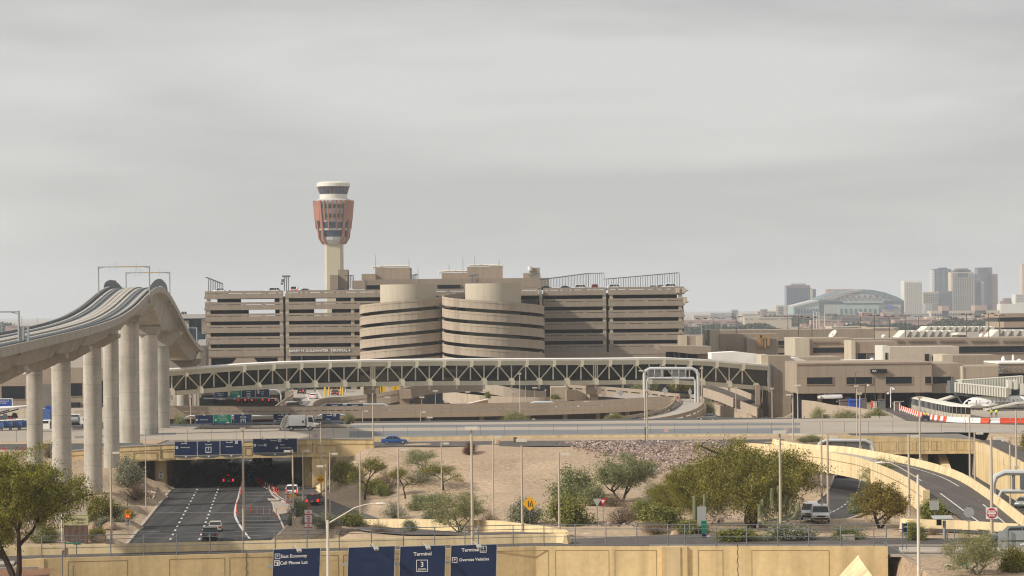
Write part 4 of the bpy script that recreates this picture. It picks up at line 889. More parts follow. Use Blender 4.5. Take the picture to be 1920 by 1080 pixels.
# ================================================================ long viaduct in front
def slotwall(T,path,h,nslot,slot=(.45,.75),name='parapet',m='tan2',off=0,th=.3,under=0):
 """wall of height h along a path (z = top) with a row of see-through slots"""
 mb=MB(); mb.sweep(path,[(off-th,-slot[0]),(off-th,0),(off,0),(off,-slot[0])]); mb.sweep(path,[(off-th,-h),(off-th,-slot[1]),(off,-slot[1]),(off,-h)])
 L_=[0];
 for a,b in zip(path[:-1],path[1:]): L_.append(L_[-1]+(b-a).length)
 tot=L_[-1]
 for k in range(nslot+1):
  s0=tot*k/nslot-(tot/nslot)*.13; s1=tot*k/nslot+(tot/nslot)*.13; seg=[]
  for s_ in (max(0,s0),min(tot,s1)):
   i=max(0,min(len(L_)-2,int(np.searchsorted(L_,s_))-1)); f=(s_-L_[i])/(L_[i+1]-L_[i]); seg.append(path[i].lerp(path[i+1],f))
  mb.sweep(seg,[(off-th+.01,-slot[1]-.01),(off-th+.01,-slot[0]+.01),(off-.01,-slot[0]+.01),(off-.01,-slot[1]-.01)])
 return mb.build(name,M[m],T,world=True)
def VY(px): return 592+(px-300)*.008
vt=[(296,762.5),(420,763),(520,763),(660,761.5),(800,759.5),(950,757),(1060,754),(1150,750.5),(1225,746),(1258,744.5)]
vp=smooth_path([at(px,py,VY(px)) for px,py in vt],3)
T=thing('viaduct','long tan concrete viaduct parapet with slots running under the truss walkway','viaduct',(0,595,3.6))
slotwall(T,vp,2.75,64,(.85,1.15))
mb=MB(); mb.sweep(vp,[(-9,-2.6),(-9,-1.3),(-.35,-1.3),(-.35,-2.6)]); mb.build('deck',M['slab'],T,world=True)
mb=MB(); mb.sweep([p+Vector((0,9,0)) for p in vp],[(-.3,-2.6),(-.3,-.1),(0,-.1),(0,-2.6)]); mb.build('back_parapet',M['tanp'],T,world=True)
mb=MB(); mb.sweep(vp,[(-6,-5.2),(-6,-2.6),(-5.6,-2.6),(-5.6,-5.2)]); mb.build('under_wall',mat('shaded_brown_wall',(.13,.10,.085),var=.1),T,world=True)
for k in range(12):
 i=2+k*2;
 if i<len(vp): p=vp[i]; mb=MB(); mb.box(p.x-.5,p.x+.5,p.y+3,p.y+4,2.5,p.z-2.6); mb.build('column',M['tan2'],T,world=True)
# ---- loop ramp at right of viaduct
T=thing('loop_ramp','tan concrete loop ramp curling round at the right end of the viaduct','ramp',tuple(at(1290,780,590)))
OUT=[(1085,800,566),(1140,793,568),(1210,786.5,571),(1260,779,574),(1297,769.5,580),(1315,760,590),(1321,751,602),(1317,744,616),(1300,739.5,628),(1262,737,637),(1210,731,648),(1150,726,655),(1110,723.5,660),(1060,721,668)]
op=smooth_path([at(*q) for q in OUT],4)
slotwall(T,op,2.5,34,(.75,1.05),'outer_parapet',m='tan2')
INN=[(1100,792,573),(1160,782,577),(1210,773.5,581),(1248,764,588),(1263,752,600),(1264,746,610),(1255,744,616),(1240,745,620)]
ip=smooth_path([at(*q) for q in INN],4)
slotwall(T,ip,1.9,16,(.7,1.0),'inner_parapet',m='tan2',off=.15)
mb=MB(); n=34
for i in range(n):
 a,b=samp(op[:38],i/n),samp(op[:38],(i+1)/n); c,d=samp(ip,(i+1)/n),samp(ip,i/n); k=Vector((0,0,-1.05))
 mb.quad(a+k,b+k,c+k,d+k); k=Vector((0,0,-1.6)); mb.quad(a+k,d+k,c+k,b+k)
a,b=op[37],ip[-1]; mb.quad(a+Vector((0,0,-1.05)),at(1150,735,662),at(1150,745,640),b+Vector((0,0,-1.05)))
mb.build('deck',M['roadc'],T,world=True)
mb=MB(); mb.sweep(smooth_path([at(1259,766,590),at(1275,757,603),at(1275,748,620)],3),[(-.35,-1),(-.2,.1),(.2,.1),(.35,-1)]); mb.build('median_kerb',M['slab'],T,world=True)
for px,py in ((1267.5,747),(1273.5,747)):
 p=at(px,py,604); mb=MB(); mb.box(p.x-.2,p.x+.2,603.8,604.1,p.z-.8,p.z+.6); one('delineator_board',mb,mat('pink_marker',(.5,.25,.2)),('pinkish marker board on the loop ramp nose, left of two','pinkish marker board on the loop ramp nose, right of two')[px>1270],'marker board')
for i in (0,6,12,18):
 p=op[i+4]; mb=MB(); mb.box(p.x-1,p.x+.2,p.y+.5,p.y+1.5,2,p.z-2.3); mb.build('column',M['tan2'],T,world=True)
# ---- second rising ramp behind viaduct (brown, px 580-900) and toll plaza
T=thing('rising_ramp','brown concrete ramp climbing right from the toll booths under the walkway','ramp',tuple(at(740,740,650)))
r1=smooth_path([at(586,761,640),at(592,752,645),at(614,745.5,650),at(650,743.5,652),at(700,738,652),at(745,731,652),at(800,717.5,655),at(850,713,660),at(905,712,668)],4)
mb=MB(); mb.sweep(r1,lambda i:[(-.3,-3.0),(-.3,0),(0,0),(0,-3.0)]); mb.sweep(r1,[(0,-.95),(0,-.85),(.1,-.85),(.1,-.95)]); mb.build('parapet',M['tan'],T,world=True)
mb=MB(); mb.sweep(r1[10:],[(-7,-2.9),(-7,-2.2),(-.3,-2.2),(-.3,-2.9)]); mb.build('deck',M['slab'],T,world=True)
mb=MB(); p=at(758,742,651); mb.box(p.x-1.2,p.x+1.2,652,655,3,p.z); q=at(760,738,650); mb.prismY([(at(748,730,650).x,at(748,730.5,650).z),(at(770,730,650).x,at(770,730.5,650).z),(at(772,747,650).x,at(772,747,650).z),(at(750,748,650).x,at(750,748,650).z)],650,654); mb.build('pier_block',M['tan2'],T,world=True)
for px in (737,763,784):
 p=at(px,745,656); mb=MB(); mb.box(p.x-.9,p.x+.9,656,658,3,p.z+1.4); mb.build('column',M['tanp'],T,world=True)
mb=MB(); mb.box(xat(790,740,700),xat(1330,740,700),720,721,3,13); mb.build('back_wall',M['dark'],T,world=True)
T=thing('approach_parapet','tan curved parapet at the left side of the departures approach','parapet',tuple(at(545,745,650)))
r2=smooth_path([at(516,762,632),at(530,752,640),at(541,744.5,650),at(549,738,665),at(550,729,690)],4)
slotwall(T,r2,1.7,12,(.5,.8),'parapet')
mb=MB(); mb.box(xat(534,740,668),xat(549,740,668),668,670,5,zat(540,733,668)); mb.build('end_block',M['tan2'],T,world=True)
mb=MB(); mb.poly([gz(520,763,ZP),gz(600,763,ZP),gz(680,752,ZP),gz(700,728,ZP),gz(540,727,ZP)]); setting('approach_road',mb,M['roadc'])
mk=MB();
for a,b in (((566,759),(580,752)),((580,751),(574,739)),((574,737),(571,731)),((602,746),(597,737)),((597,737),(593,731))): dash(gz(a[0],a[1],ZP+.02),gz(b[0],b[1],ZP+.02),.22,0)
setting('road_marking',mk,M['wline'])
T=thing('back_ramp','tan curved ramp wall behind the loop, with small dark slots','ramp',tuple(at(1200,740,670)))
b1=smooth_path([at(1122,724,664),at(1128,726,664),at(1140,727,663)],2)
r3=smooth_path([at(1062,731,650),at(1080,731,652),at(1100,740,655),at(1120,752,650)],3)
mb=MB(); mb.sweep(r3,[(-.3,-2.6),(-.3,0),(0,0),(0,-2.6)]); mb.build('parapet',M['helix'],T,world=True)
mb=MB(); mb.box(xat(1033,740,655),xat(1066,740,655),655,668,3,zat(1050,726,655)); mb.build('abutment_block',M['helix'],T,world=True)
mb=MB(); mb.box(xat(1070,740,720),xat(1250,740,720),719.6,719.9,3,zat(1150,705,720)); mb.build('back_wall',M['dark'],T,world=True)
# ---- helix base bands visible under the truss
T=thing('curved_entry_ramp','broad curved tan ramp wall at the foot of the right spiral','ramp',tuple(at(930,735,700)))
c1=smooth_path([at(832,707,720),at(870,712,700),at(930,722,690),at(985,731,688),at(1020,733,695),at(1024,730,705)],4)
mb=MB(); mb.sweep(c1,[(-.3,-2.6),(-.3,0),(0,0),(0,-2.6)]); mb.build('upper_band',M['helix'],T,world=True)
c2=smooth_path([at(830,728,715),at(850,735,700),at(900,741,688),at(960,744,682),at(1010,745,680),at(1045,745,682)],4)
mb=MB(); mb.sweep(c2,[(-.3,-3.2),(-.3,0),(0,0),(0,-3.2)]); mb.build('lower_band',M['helix'],T,world=True)
mb=MB(); mb.sweep(c2,[(-12,-3.0),(-12,-2.6),(-.3,-2.6),(-.3,-3.0)]); mb.sweep(c1,[(-10,-2.6),(-10,-2.2),(-.3,-2.2),(-.3,-2.6)]); mb.build('deck',M['slab'],T,world=True)
# ---- descending ramps right (px 1330-1440)
T=thing('descending_ramp','pale tan ramp descending right behind the walkway end','ramp',tuple(at(1380,750,640)))
d1=[at(1318,727,660),at(1350,737,648),at(1385,751,634),at(1410,761,625),at(1419,764,622)]
mb=MB(); mb.sweep(d1,[(-.3,-2.2),(-.3,0),(0,0),(0,-2.2)]); mb.sweep([p+Vector((2,11,1.9)) for p in d1],[(-.3,-1.3),(-.3,0),(0,0),(0,-1.3)]); mb.build('parapet',M['helix'],T,world=True)
mb=MB();
for a,b in zip(d1[:-1],d1[1:]): k=Vector((0,0,-1)); mb.quad(a+k,b+k,b+Vector((2,11,.6)),a+Vector((2,11,.6)))
mb.build('deck',M['asph2'],T,world=True)
mb=MB()
for k in range(14):
 f=k/13; p=d1[0].lerp(d1[-1],f); mb.box(p.x-.15,p.x+.15,p.y+.2,p.y+.5,3,p.z-2.1)
mb.build('support_post',M['tanp'],T,world=True)
mb=MB(); mb.sweep([at(1335,762,640),at(1380,771,632),at(1420,780,625)],[(-.2,-4),(-.2,0),(0,0),(0,-4)]); mb.sweep([at(1335,757,640),at(1380,766,632),at(1420,775,625)],[(-.05,-.6),(-.05,0),(0,0),(0,-.6)]); mb.build('lower_wall',M['helix'],T,world=True)
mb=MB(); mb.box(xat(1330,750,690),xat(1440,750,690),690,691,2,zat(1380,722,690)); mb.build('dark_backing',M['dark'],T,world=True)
mb=MB(); x0,x1=xat(378,740,690),xat(532,740,690); mb.box(x0,x1,672,720,8.95,9.4); mb.box(x0,x1,699,700,3,8.95); mb.box(x0,x1,672,672.3,9.4,10.2); one('upper_roadway',mb,M['slab'],'upper roadway slab with dark space beneath, behind the distant sign row','roadway')  # deck closed by an added rear wall to keep the space beneath dark
# ================================================================ sign gantries
PIPE=M['pipe']
def gantry(label,Y,px0,px1,py_top,py_low,py_base,legs=(1,1),r=.2,inner=True,mm='signback'):
 t=thing('sign_gantry',label,'sign gantry',(xat((px0+px1)/2,py_top,Y),Y,zat(px0,py_base,Y)))
 A=lambda px,py:at(px,py,Y); pts=[]
 c=1.4*F/Y
 if legs[0]: pts+=[A(px0,py_base),A(px0,py_top+c),A(px0+c*.25,py_top+c*.35),A(px0+c,py_top)]
 else: pts+=[A(px0,py_top)]
 if legs[1]: pts+=[A(px1-c,py_top),A(px1-c*.25,py_top+c*.35),A(px1,py_top+c),A(px1,py_base)]
 else: pts+=[A(px1,py_top)]
 mb=MB(); mb.tube(pts,r,8); mb.build('pipe_frame',PIPE,t,world=True,smooth=True)
 if py_low:
  d=.62*F/Y; pts=[]
  if legs[0]: pts+=[A(px0+d,py_base),A(px0+d,py_low+c*.6),A(px0+d+c*.3,py_low)]
  else: pts+=[A(px0,py_low)]
  if legs[1]: pts+=[A(px1-d-c*.3,py_low),A(px1-d,py_low+c*.6),A(px1-d,py_base)]
  else: pts+=[A(px1,py_low)]
  mb=MB(); mb.tube(pts,r*.8,8); mb.build('lower_pipe',PIPE,t,world=True,smooth=True)
 return t
SPEC={}
def sign(parent_or_none,label,a,b,y0,y1,Y,m='signblue',lines=(),tilt=0,frame=True,dy=None,name='overhead_sign',lamp=True,skew=0,light=None):
 """lines: (text,size_px,px,py) in picture pixels for placement on the board"""
 x0,x1=xat(a,y0,Y),xat(b,y0,Y); zt=zat((a+b)/2,y0,Y); zb=zat((a+b)/2,y1,Y); cx_,cz_=(x0+x1)/2,(zt+zb)/2
 t=thing(name,label,'road sign',(cx_,Y,zb),skew)
 mb=MB(); mb.box(-(x1-x0)/2,(x1-x0)/2,-.06,.06,0,zt-zb); mb.build('board',M[m],t)
 w2=(x1-x0)/2; h=zt-zb
 if frame:
  mb=MB();
  for q in ((-w2-.04,-w2+.03,0,h),(w2-.03,w2+.04,0,h),(-w2+.03,w2-.03,h-.03,h+.04),(-w2+.03,w2-.03,-.04,.03)): mb.box(q[0],q[1],-.09,.09,q[2],q[3])
  mb.build('frame',M['signback'],t)
 k=Y/F
 for ln in lines:
  tx,sz,px,py=ln[:4]; lx=xat(px,py,Y)-cx_; lz=zat(px,py,Y)-zb; mm=ln[4] if len(ln)>4 else 'white'
  if tx in ('BOX','BAR','BARR'):
   hw_,hh=sz; mb=MB(); hw_*=k; hh*=k; th_=.09*max(1,k*8)
   if tx=='BOX':
    for q in ((-hw_,-hw_+th_,-hh,hh),(hw_-th_,hw_,-hh,hh),(-hw_+th_,hw_-th_,hh-th_,hh),(-hw_+th_,hw_-th_,-hh,-hh+th_)): mb.box(lx+q[0],lx+q[1],-.105,-.06,lz+q[2],lz+q[3])
   else: mb.box(lx-hw_,lx+hw_,-.105,-.062,lz-hh,lz+hh)
   mb.build('symbol_box',M[mm],t)
  elif tx=='SHIELD':
   mb=MB(); r_=sz*k; mb.prismY([(lx+r_*a_,lz+r_*b_) for a_,b_ in ((-.9,.7),(-.5,.95),(0,.8),(.5,.95),(.9,.7),(.95,0),(.5,-.7),(0,-1),(-.5,-.7),(-.95,0))],-.11,-.06); mb.build('route_shield',M[mm],t)
  elif tx=='DISC':
   mb=MB(); r_=sz*k; mb.prismY([(lx+r_*math.cos(R(q*18)),lz+r_*math.sin(R(q*18))) for q in range(20)],-.105,-.06); mb.build('disc',M[mm],t)
  else:
   text(tx,sz*k*.92,M[mm],t,Matrix.Translation((lx,-.075,lz))@FACE,'sign_text',ex=.012,bold=.012*sz*k)
 if lamp:
  pass
 return t
def arrow_down(t,lx,lz,s_=.3,m='white',y=-.1):
 mb=MB(); mb.prismY([(lx-.1*s_,lz+s_),(lx-.1*s_,lz+.1*s_),(lx-.55*s_,lz+.45*s_),(lx-.75*s_,lz+.2*s_),(lx,lz-.6*s_),(lx+.75*s_,lz+.2*s_),(lx+.55*s_,lz+.45*s_),(lx+.1*s_,lz+.1*s_),(lx+.1*s_,lz+s_)],y,y+.05); mb.build('arrow',M[m],t)
def skirt(t,w2,h=.55,ar=(0,),m='galvd'):
 mb=MB(); n=len(ar); pts=[(-w2,0)];
 for i in range(n):
  x0=-w2+2*w2*i/n; x1=-w2+2*w2*(i+1)/n; pts+=[(x0,-h*.45),(x0+(x1-x0)*.3,-h),(x0+(x1-x0)*.7,-h),(x1,-h*.45)]
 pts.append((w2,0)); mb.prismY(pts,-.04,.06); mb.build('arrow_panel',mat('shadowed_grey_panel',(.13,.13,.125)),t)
 mb=MB(); mb.box(-w2,w2,-.1,.08,-.06,.04); mb.build('sill_rail',M['signback'],t)
 for i in range(n): arrow_down(t,-w2+2*w2*(i+.5)/n,-.42*h,.26,y=-.1)
def lamp_on(t,lx,zt,out=.9):
 mb=MB(); mb.tube([(lx-.2,.1,zt-.1),(lx-.2,-.1,zt+.5),(lx+.05,-out,zt+.1)],.04,5); mb.obox(Vector((lx+.12,-out-.05,zt-.02)),(.42,.3,.16)); mb.build('sign_lamp',M['signback'],t)
Yu=448.6
t=sign(None,'navy overhead sign reading West Economy on the underpass bridge',327.5,369.5,827.5,854,Yu,lines=[('Terminal',3.6,345,831.5),('BOX',(2.2,2.2),331.8,839.3),('P',3.2,331.8,839.3),('West Economy',3.0,347.5,839)])
skirt(t,1.88); lamp_on(t,0,2.35)
t=sign(None,'navy overhead sign reading Terminal 3 on the underpass bridge',370.5,412,827,853.2,Yu,lines=[('Terminal',3.8,391,833.3),('BOX',(5.4,5.4),391,843.3),('3',6,391,842.2),('SOUTH',1.7,391,847)])
skirt(t,1.86); lamp_on(t,0,2.35)
t=sign(None,'navy overhead sign reading Departures on the underpass bridge',413,454,826,852,Yu,lines=[('Terminal',3.8,430,829.3),('BOX',(2.6,2.6),443.5,829.3),('4',3,443.5,829.8),('SOUTH',1,443.5,827.6+3.3),('Departures',3.2,430,837.3)])
skirt(t,1.84); lamp_on(t,0,2.35)
t=sign(None,'wide navy overhead sign reading Arrivals and Oversize Vehicles at the underpass',474,557,822.5,849,Yu,lines=[('Terminal',4,513,825.8),('BOX',(2.8,2.8),524.5,825.8),('4',3.2,524.5,826.2),('BOX',(2.2,2.2),478,834.8),('P',3.2,478,834.8),('Terminal',3.3,489,834.6),('BOX',(2.2,2.2),497.5,834.4),('4',2.6,497.5,834.6),('Arrivals',3,529.5,834),('BOX',(2.2,2.2),519.3,839.8),('P',3.2,519.3,839.8),('Oversize Vehicles',3,536.5,839.6)])
skirt(t,3.72); lamp_on(t,-1.9,2.35); lamp_on(t,1.9,2.35)
Yg=556
gantry('long white pipe sign gantry beyond the taxiway behind the garbage truck',Yg,343,566,780,799,808)
t=sign(None,'navy sign reading West Economy on the long white pipe gantry',366,400,778,799,Yg-.5,lines=[('BOX',(1.6,1.6),369.3,787.2),('P',2.4,369.3,787.2),('West Economy',2.6,382.5,787)]); lamp_on(t,0,2.3)
t=sign(None,'green sign for West downtown Phoenix and Rental Car Center',400.5,434,777,798.5,Yg-.5,m='signgreen',lines=[('WEST to 24th ST',2.2,417.5,780),('Downtown Phoenix',2.3,417,784),('Rental Car Center',2.3,420,787.6),('BOX',(1.3,1.6),404.6,787.8),('SHIELD',2.9,407,793.8,'bluep'),('SHIELD',2.9,417,793.8,'bluep'),('DISC',2.9,427.5,793.8),('10',2,407,793.6),('17',2,417,793.6),('143',1.6,427.5,793.8,'black')]); lamp_on(t,0,2.3)
t=sign(None,'navy sign reading Terminal 3 on the long white pipe gantry',438.5,472,776.5,798,Yg-.5,lines=[('Terminal',3.4,456,781.8),('BOX',(4.4,4.4),456,790),('3',4.8,456,789.3),('SOUTH',1.4,456,793)]); lamp_on(t,0,2.3)
t=sign(None,'navy sign reading Terminal 4 Departures partly behind the garbage truck',512.5,546,775,797,Yg-.5,lines=[('Terminal',3.4,527,778.8),('BOX',(2.2,2.2),537.8,778.2),('4',2.6,537.8,778.4),('Departures',2.8,527,784.6),('BOX',(1.6,1.6),516.3,788.8),('P',2.4,516.3,788.8),('Terminal 4',2.8,526,788.8)]); lamp_on(t,0,2.3)
gantry('short white pipe sign gantry right of the garbage truck',Yg,589,658,778,None,800)
t=sign(None,'navy sign reading Terminal 4 Arrivals right of the garbage truck',604,637.5,775.5,794.5,Yg-.5,lines=[('Terminal',3.2,617.5,778.6),('BOX',(2.2,2.2),627.8,778.2),('4',2.6,627.8,778.4),('Arrivals',2.6,615.5,785.7),('BOX',(1.4,1.4),607.3,790),('P',2.1,607.3,790),('Oversize Vehicles',2.4,621.5,790)]); lamp_on(t,0,2.1)
Yd=668
t=gantry('distant white sign gantry under the left end of the walkway',Yd,382,527,731,747,775,legs=(0,1))
SG=[(401.5,427.5,730.5,746.5,'signblue',[('Terminal 4',1.9,411,734.5),('West Economy',1.9,414,737.8),('Cell Phone Lot',1.9,414.5,741)],'small distant navy sign listing Terminal 4, West Economy and Cell Phone Lot'),
 (428,452.5,731,746.3,'signgreen',[('WEST to 24th ST',1.6,440,732.8),('Downtown Phoenix',1.7,440,735.4),('Rental Car Center',1.7,442,738.4),('SHIELD',2.1,432.3,743,'bluep'),('SHIELD',2.1,440,743,'bluep'),('DISC',2.1,447.5,743)],'small distant green sign with route shields'),
 (453,478.5,730,745.5,'signblue',[('Terminal',2.6,466,734),('BOX',(3.2,3.2),466,740.3),('3',3.4,466,740)],'small distant navy sign reading Terminal 3'),
 (479.5,505,729.5,745,'signblue',[('Parcel/PO',1.9,492,734.7),('Vehicle',1.9,492,737.8),('Stop',1.9,492,740.6)],'small distant navy sign with three short lines')]
for a,b,y0,y1,m_,ln,lab in SG:
 t=sign(None,lab,a,b,y0,y1,Yd-.5,m=m_,lines=ln); skirt(t,(xat(b,y1,Yd)-xat(a,y1,Yd))/2,.5); lamp_on(t,0,2.0)
for a,b,lab in ((612,643,'narrow navy sign top just showing above the viaduct, left'),(650,681,'narrow navy sign top just showing above the viaduct, right')):
 sign(None,lab,a,b,757,768,602,lines=[('Terminal 4',3,(a+b)/2,759.8)])
gantry('low white pipe gantry top showing above the viaduct',602.5,598,732,758,None,770)
Yl=612
t=gantry('white pipe sign gantry seen from behind above the loop ramp',Yl,1208,1309,691,709,762,legs=(1,1),r=.36)
for a,b,lab in ((1214,1241,'back of a louvred road sign on the loop gantry, left one'),(1259,1287,'back of a louvred road sign on the loop gantry, right one')):
 t2=thing('overhead_sign',lab,'road sign',tuple(at((a+b)/2,707,Yl+.5))); mb=MB(); x0,x1=xat(a,700,Yl),xat(b,700,Yl); z0,z1=zat(a,706.5,Yl),zat(a,693,Yl); mb.box(x0,x1,Yl+.45,Yl+.6,z0,z1); mb.build('board',M['signback'],t2,world=True)
 mb=MB()
 for k in range(6): mb.box(x0,x1,Yl+.4,Yl+.46,z0+(z1-z0)*k/6,z0+(z1-z0)*k/6+.05)
 mb.build('stiffener',M['galvd'],t2,world=True)
 mb=MB();
 for px in (a+1,(a+b)/2,b-1): x=xat(px,700,Yl); mb.tube([(x,Yl-.1,z0-.5),(x,Yl-.4,(z0+z1)/2),(x,Yl-.1,z1+.5)],.1,5)
 mb.build('bracket',M['signback'],t2,world=True)
Yr=448
t=gantry('white pipe sign gantry from behind in front of the taxiway bridge',Yr,1533,1638,826,None,848,r=.3)
t2=thing('overhead_sign','back of a wide grey road sign on the gantry by the curved ramp','road sign',tuple(at(1590,842,Yr+.4))); mb=MB(); mb.box(xat(1543,840,Yr),xat(1631,840,Yr),Yr+.3,Yr+.45,zat(1587,846,Yr),zat(1587,825,Yr)); mb.build('board',M['signback'],t2,world=True)
mb=MB()
for px in (1545,1558,1586,1613,1628): x=xat(px,835,Yr); mb.box(x-.08,x+.08,Yr+.1,Yr+.3,zat(px,846,Yr),zat(px,823,Yr))
for k in range(9): z=zat(1587,846,Yr)+k*.2; mb.box(xat(1543,840,Yr),xat(1631,840,Yr),Yr+.25,Yr+.31,z,z+.03)
mb.build('stiffener',M['galvd'],t2,world=True)
Ye=330
t=gantry('thick white pipe sign gantry at the right edge over the side road',Ye,1862,1990,886,921,975,r=.36)
mb=MB();
for px in (1900,): p=at(px,890,Ye); q=at(px,920,Ye); mb.tube([p,q],.2,6)
p=at(1912,905,Ye); mb.box(p.x,p.x+4,Ye-.3,Ye-.2,at(0,0,1).z*0+zat(1912,917,Ye),zat(1912,886,Ye)); mb.build('sign_back',M['galvd'],t,world=True)
# ---------------- foreground overhead signs
Yf=243.5
def fsign(lab,a,b,yl,yr,lines,lampx):
 x0,x1=xat(a,1030,Yf),xat(b,1030,Yf); t=thing('overhead_sign',lab,'road sign',((x0+x1)/2,Yf,zat((a+b)/2,1080,Yf)-.6)); b0=t.location.z
 z0=zat(a,yl,Yf)-b0; z1=zat(b,yr,Yf)-b0; w2=(x1-x0)/2
 mb=MB(); mb.prismY([(-w2-.12,0),(w2-.12,.08),(w2,z1),(-w2,z0)],-.06,.06); mb.build('board',M['signblue'],t)
 mb=MB(); mb.prismY([(-w2-.17,0),(-w2-.11,0),(-w2+.02,z0+.03),(-w2-.04,z0+.03)],-.1,.1); mb.prismY([(w2-.13,0),(w2-.07,0),(w2+.05,z1+.03),(w2,z1+.03)],-.1,.1); mb.prismY([(-w2,z0),(w2,z1),(w2,z1+.05),(-w2,z0+.05)],-.09,.1); mb.build('frame',M['signback'],t)
 for ln in lines:
  tx,sz,px,py=ln[:4]; lx=xat(px,py,Yf)-t.location.x; lz=zat(px,py,Yf)-b0; k=Yf/F
  if tx=='BOX':
   hw_,hh=sz[0]*k,sz[1]*k; mb=MB(); q_=.045
   for q in ((-hw_,-hw_+q_,-hh,hh),(hw_-q_,hw_,-hh,hh),(-hw_+q_,hw_-q_,hh-q_,hh),(-hw_+q_,hw_-q_,-hh,-hh+q_)): mb.box(lx+q[0],lx+q[1],-.09,-.06,lz+q[2],lz+q[3])
   mb.build('symbol_box',M['white'],t)
  elif tx=='PHONE':
   mb=MB(); mb.box(lx-.02,lx+.13,-.085,-.06,lz-.17,lz+.05); mb.box(lx+.06,lx+.13,-.085,-.06,lz+.05,lz+.15); mb.box(lx-.16,lx-.04,-.085,-.06,lz+.04,lz+.12); mb.build('phone_symbol',M['white'],t)
  else: text(tx,sz*k*.84,M['white'],t,Matrix.Translation((lx,-.07,lz))@Matrix.Rotation(R(-1.6),4,'Y')@FACE,'sign_text',ex=.012,bold=.004)
 lx=xat(lampx,1020,Yf)-t.location.x; zt=max(z0,z1)
 mb=MB(); mb.tube([(lx-.55,.1,zt-.3),(lx-.55,0,zt+.18),(lx-.5,-.1,zt+.25),(lx-.1,-.9,zt+.02)],.05,6); mb.build('lamp_arm',M['signback'],t,smooth=True)
 mb=MB(); mb.obox(Vector((lx+.02,-1.0,zt-.1)),(.4,.5,.16),R(20),R(25)); mb.build('lamp_head',M['signback'],t)
 mb=MB(); mb.obox(Vector((-w2-.3,.1,z0-1.55)),(.5,.2,.25)); mb.tube([(-w2-.5,.15,z0-1.5),(-w2,.1,z0-1.5)],.07,5); mb.tube([(w2-.1,.3,z0-2.9),(w2+1.0,1.5,z0-3.6)],.06,5); mb.build('mounting_bracket',M['galv'],t)
 return t
fsign('large navy sign reading East Economy and Cell Phone Lot',513,600.5,1030.5,1027.5,[('BOX',(5,5),520.5,1043),('P',8.2,520.5,1043),('East Economy',10.2,551.5,1042.5),('BOX',(5,5),519.5,1055.5),('PHONE',1,519.5,1055.5),('Cell Phone Lot',10.2,551,1055)],562)
tb=fsign('large blank navy sign between the East Economy and Terminal 3 signs',653.5,740.5,1027,1024,[],706)
mb=MB(); xb=xat(697,1042,Yf); mb.box(xb-1.0,xb+1.0,Yf-.075,Yf-.062,zat(697,1048,Yf),zat(697,1037,Yf)); mb.box(xb-.7,xb+.5,Yf-.075,Yf-.062,zat(697,1072,Yf),zat(697,1055,Yf)); mb.build('cover_patch',mat('faded_navy_patch',(.014,.028,.082)),tb,world=True)
fsign('large navy sign reading Terminal 3 SOUTH',750.5,835.5,1025,1022.5,[('Terminal',11.2,792.5,1038.5),('BOX',(10.8,11),791.5,1060.5),('3',16,791.5,1058.5),('SOUTH',5.6,791.5,1067.5)],803)
fsign('large navy sign reading Terminal 4 and Oversize Vehicles',846,931.5,1023,1020.5,[('Terminal',10.8,882,1031),('BOX',(6.2,6.2),906,1029.5),('4',8,906,1027.8),('SOUTH',2.6,906,1033),('BOX',(5,5),852.5,1050),('P',8.2,852.5,1050),('Oversize Vehicles',9.2,889,1049)],898)
# ================================================================ terminal buildings at right
def bld(label,parts,cat='building',name='terminal_building',Y=None):
 """parts: (a,b,ytop,ybot,Y,depth,mat,partname)"""
 p=parts[0]; t=thing(name,label,cat,tuple(at((p[0]+p[1])/2,p[3],p[4])))
 for a,b,yt,yb,Y,d,m,nm in parts:
  x0=xat(a,(yt+yb)/2,Y); x1=xat(b,(yt+yb)/2,Y); mb=MB(); mb.box(x0,x1,Y,Y+d,zat((a+b)/2,yb,Y),zat((a+b)/2,yt,Y)); mb.build(nm,M[m],t,world=True)
 return t
def winrow(t,lst,Y,m='glass',nm='window'):
 for a,b,yt,yb in lst:
  x0=xat(a,yt,Y); x1=xat(b,yt,Y); z0=zat((a+b)/2,yb,Y); z1=zat((a+b)/2,yt,Y)
  mb=MB(); mb.box(x0,x1,Y-.06,Y-.02,z0,z1); o=mb.build(nm,M[m],t,world=True)
  mb=MB(); w_=.14
  mb.box(x0-w_,x1+w_,Y-.16,Y,z0-w_,z0); mb.box(x0-w_,x1+w_,Y-.16,Y,z1,z1+w_); mb.box(x0-w_,x0,Y-.16,Y,z0,z1); mb.box(x1,x1+w_,Y-.16,Y,z0,z1)
  n=max(1,int((x1-x0)/2.2))
  f=mb.build('window_frame',M['tanp'],o,world=True)
t=bld('long tan terminal building with 15A sign and row of dark windows',[(1494,1747,681,737,600,26,'tan2','wall'),(1494,1747,679.5,682.5,599.8,26.4,'tanp','coping')])
mb=MB(); a=at(1476,680,614); b=at(1494,682.5,600); mb.sweep([Vector((a.x,a.y,0)),Vector((b.x-.02,b.y,0))],[(-.3,zat(1494,737,600)),(-.3,zat(1494,681,600)),(0,zat(1494,681,600)),(0,zat(1494,737,600))]); mb.build('side_wall',M['tan2'],t,world=True)
winrow(t,[(1513,1561,707.5,720.5),(1587,1635,707,720),(1660.5,1709.5,706.5,719.5),(1734.5,1783.5,706.2,719.2)][:3]+[(1734.5,1746.5,706.2,719.2)],600)
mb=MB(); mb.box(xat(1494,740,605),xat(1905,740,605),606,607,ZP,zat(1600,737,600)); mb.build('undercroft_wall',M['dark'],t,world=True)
for px in (1537,1720,1650): x=xat(px,750,604); mb=MB(); mb.lathe(x,604,[(.55,ZP-.3),(.55,zat(1600,737,600))],12); mb.build('column',M['tanp'],t,world=True)
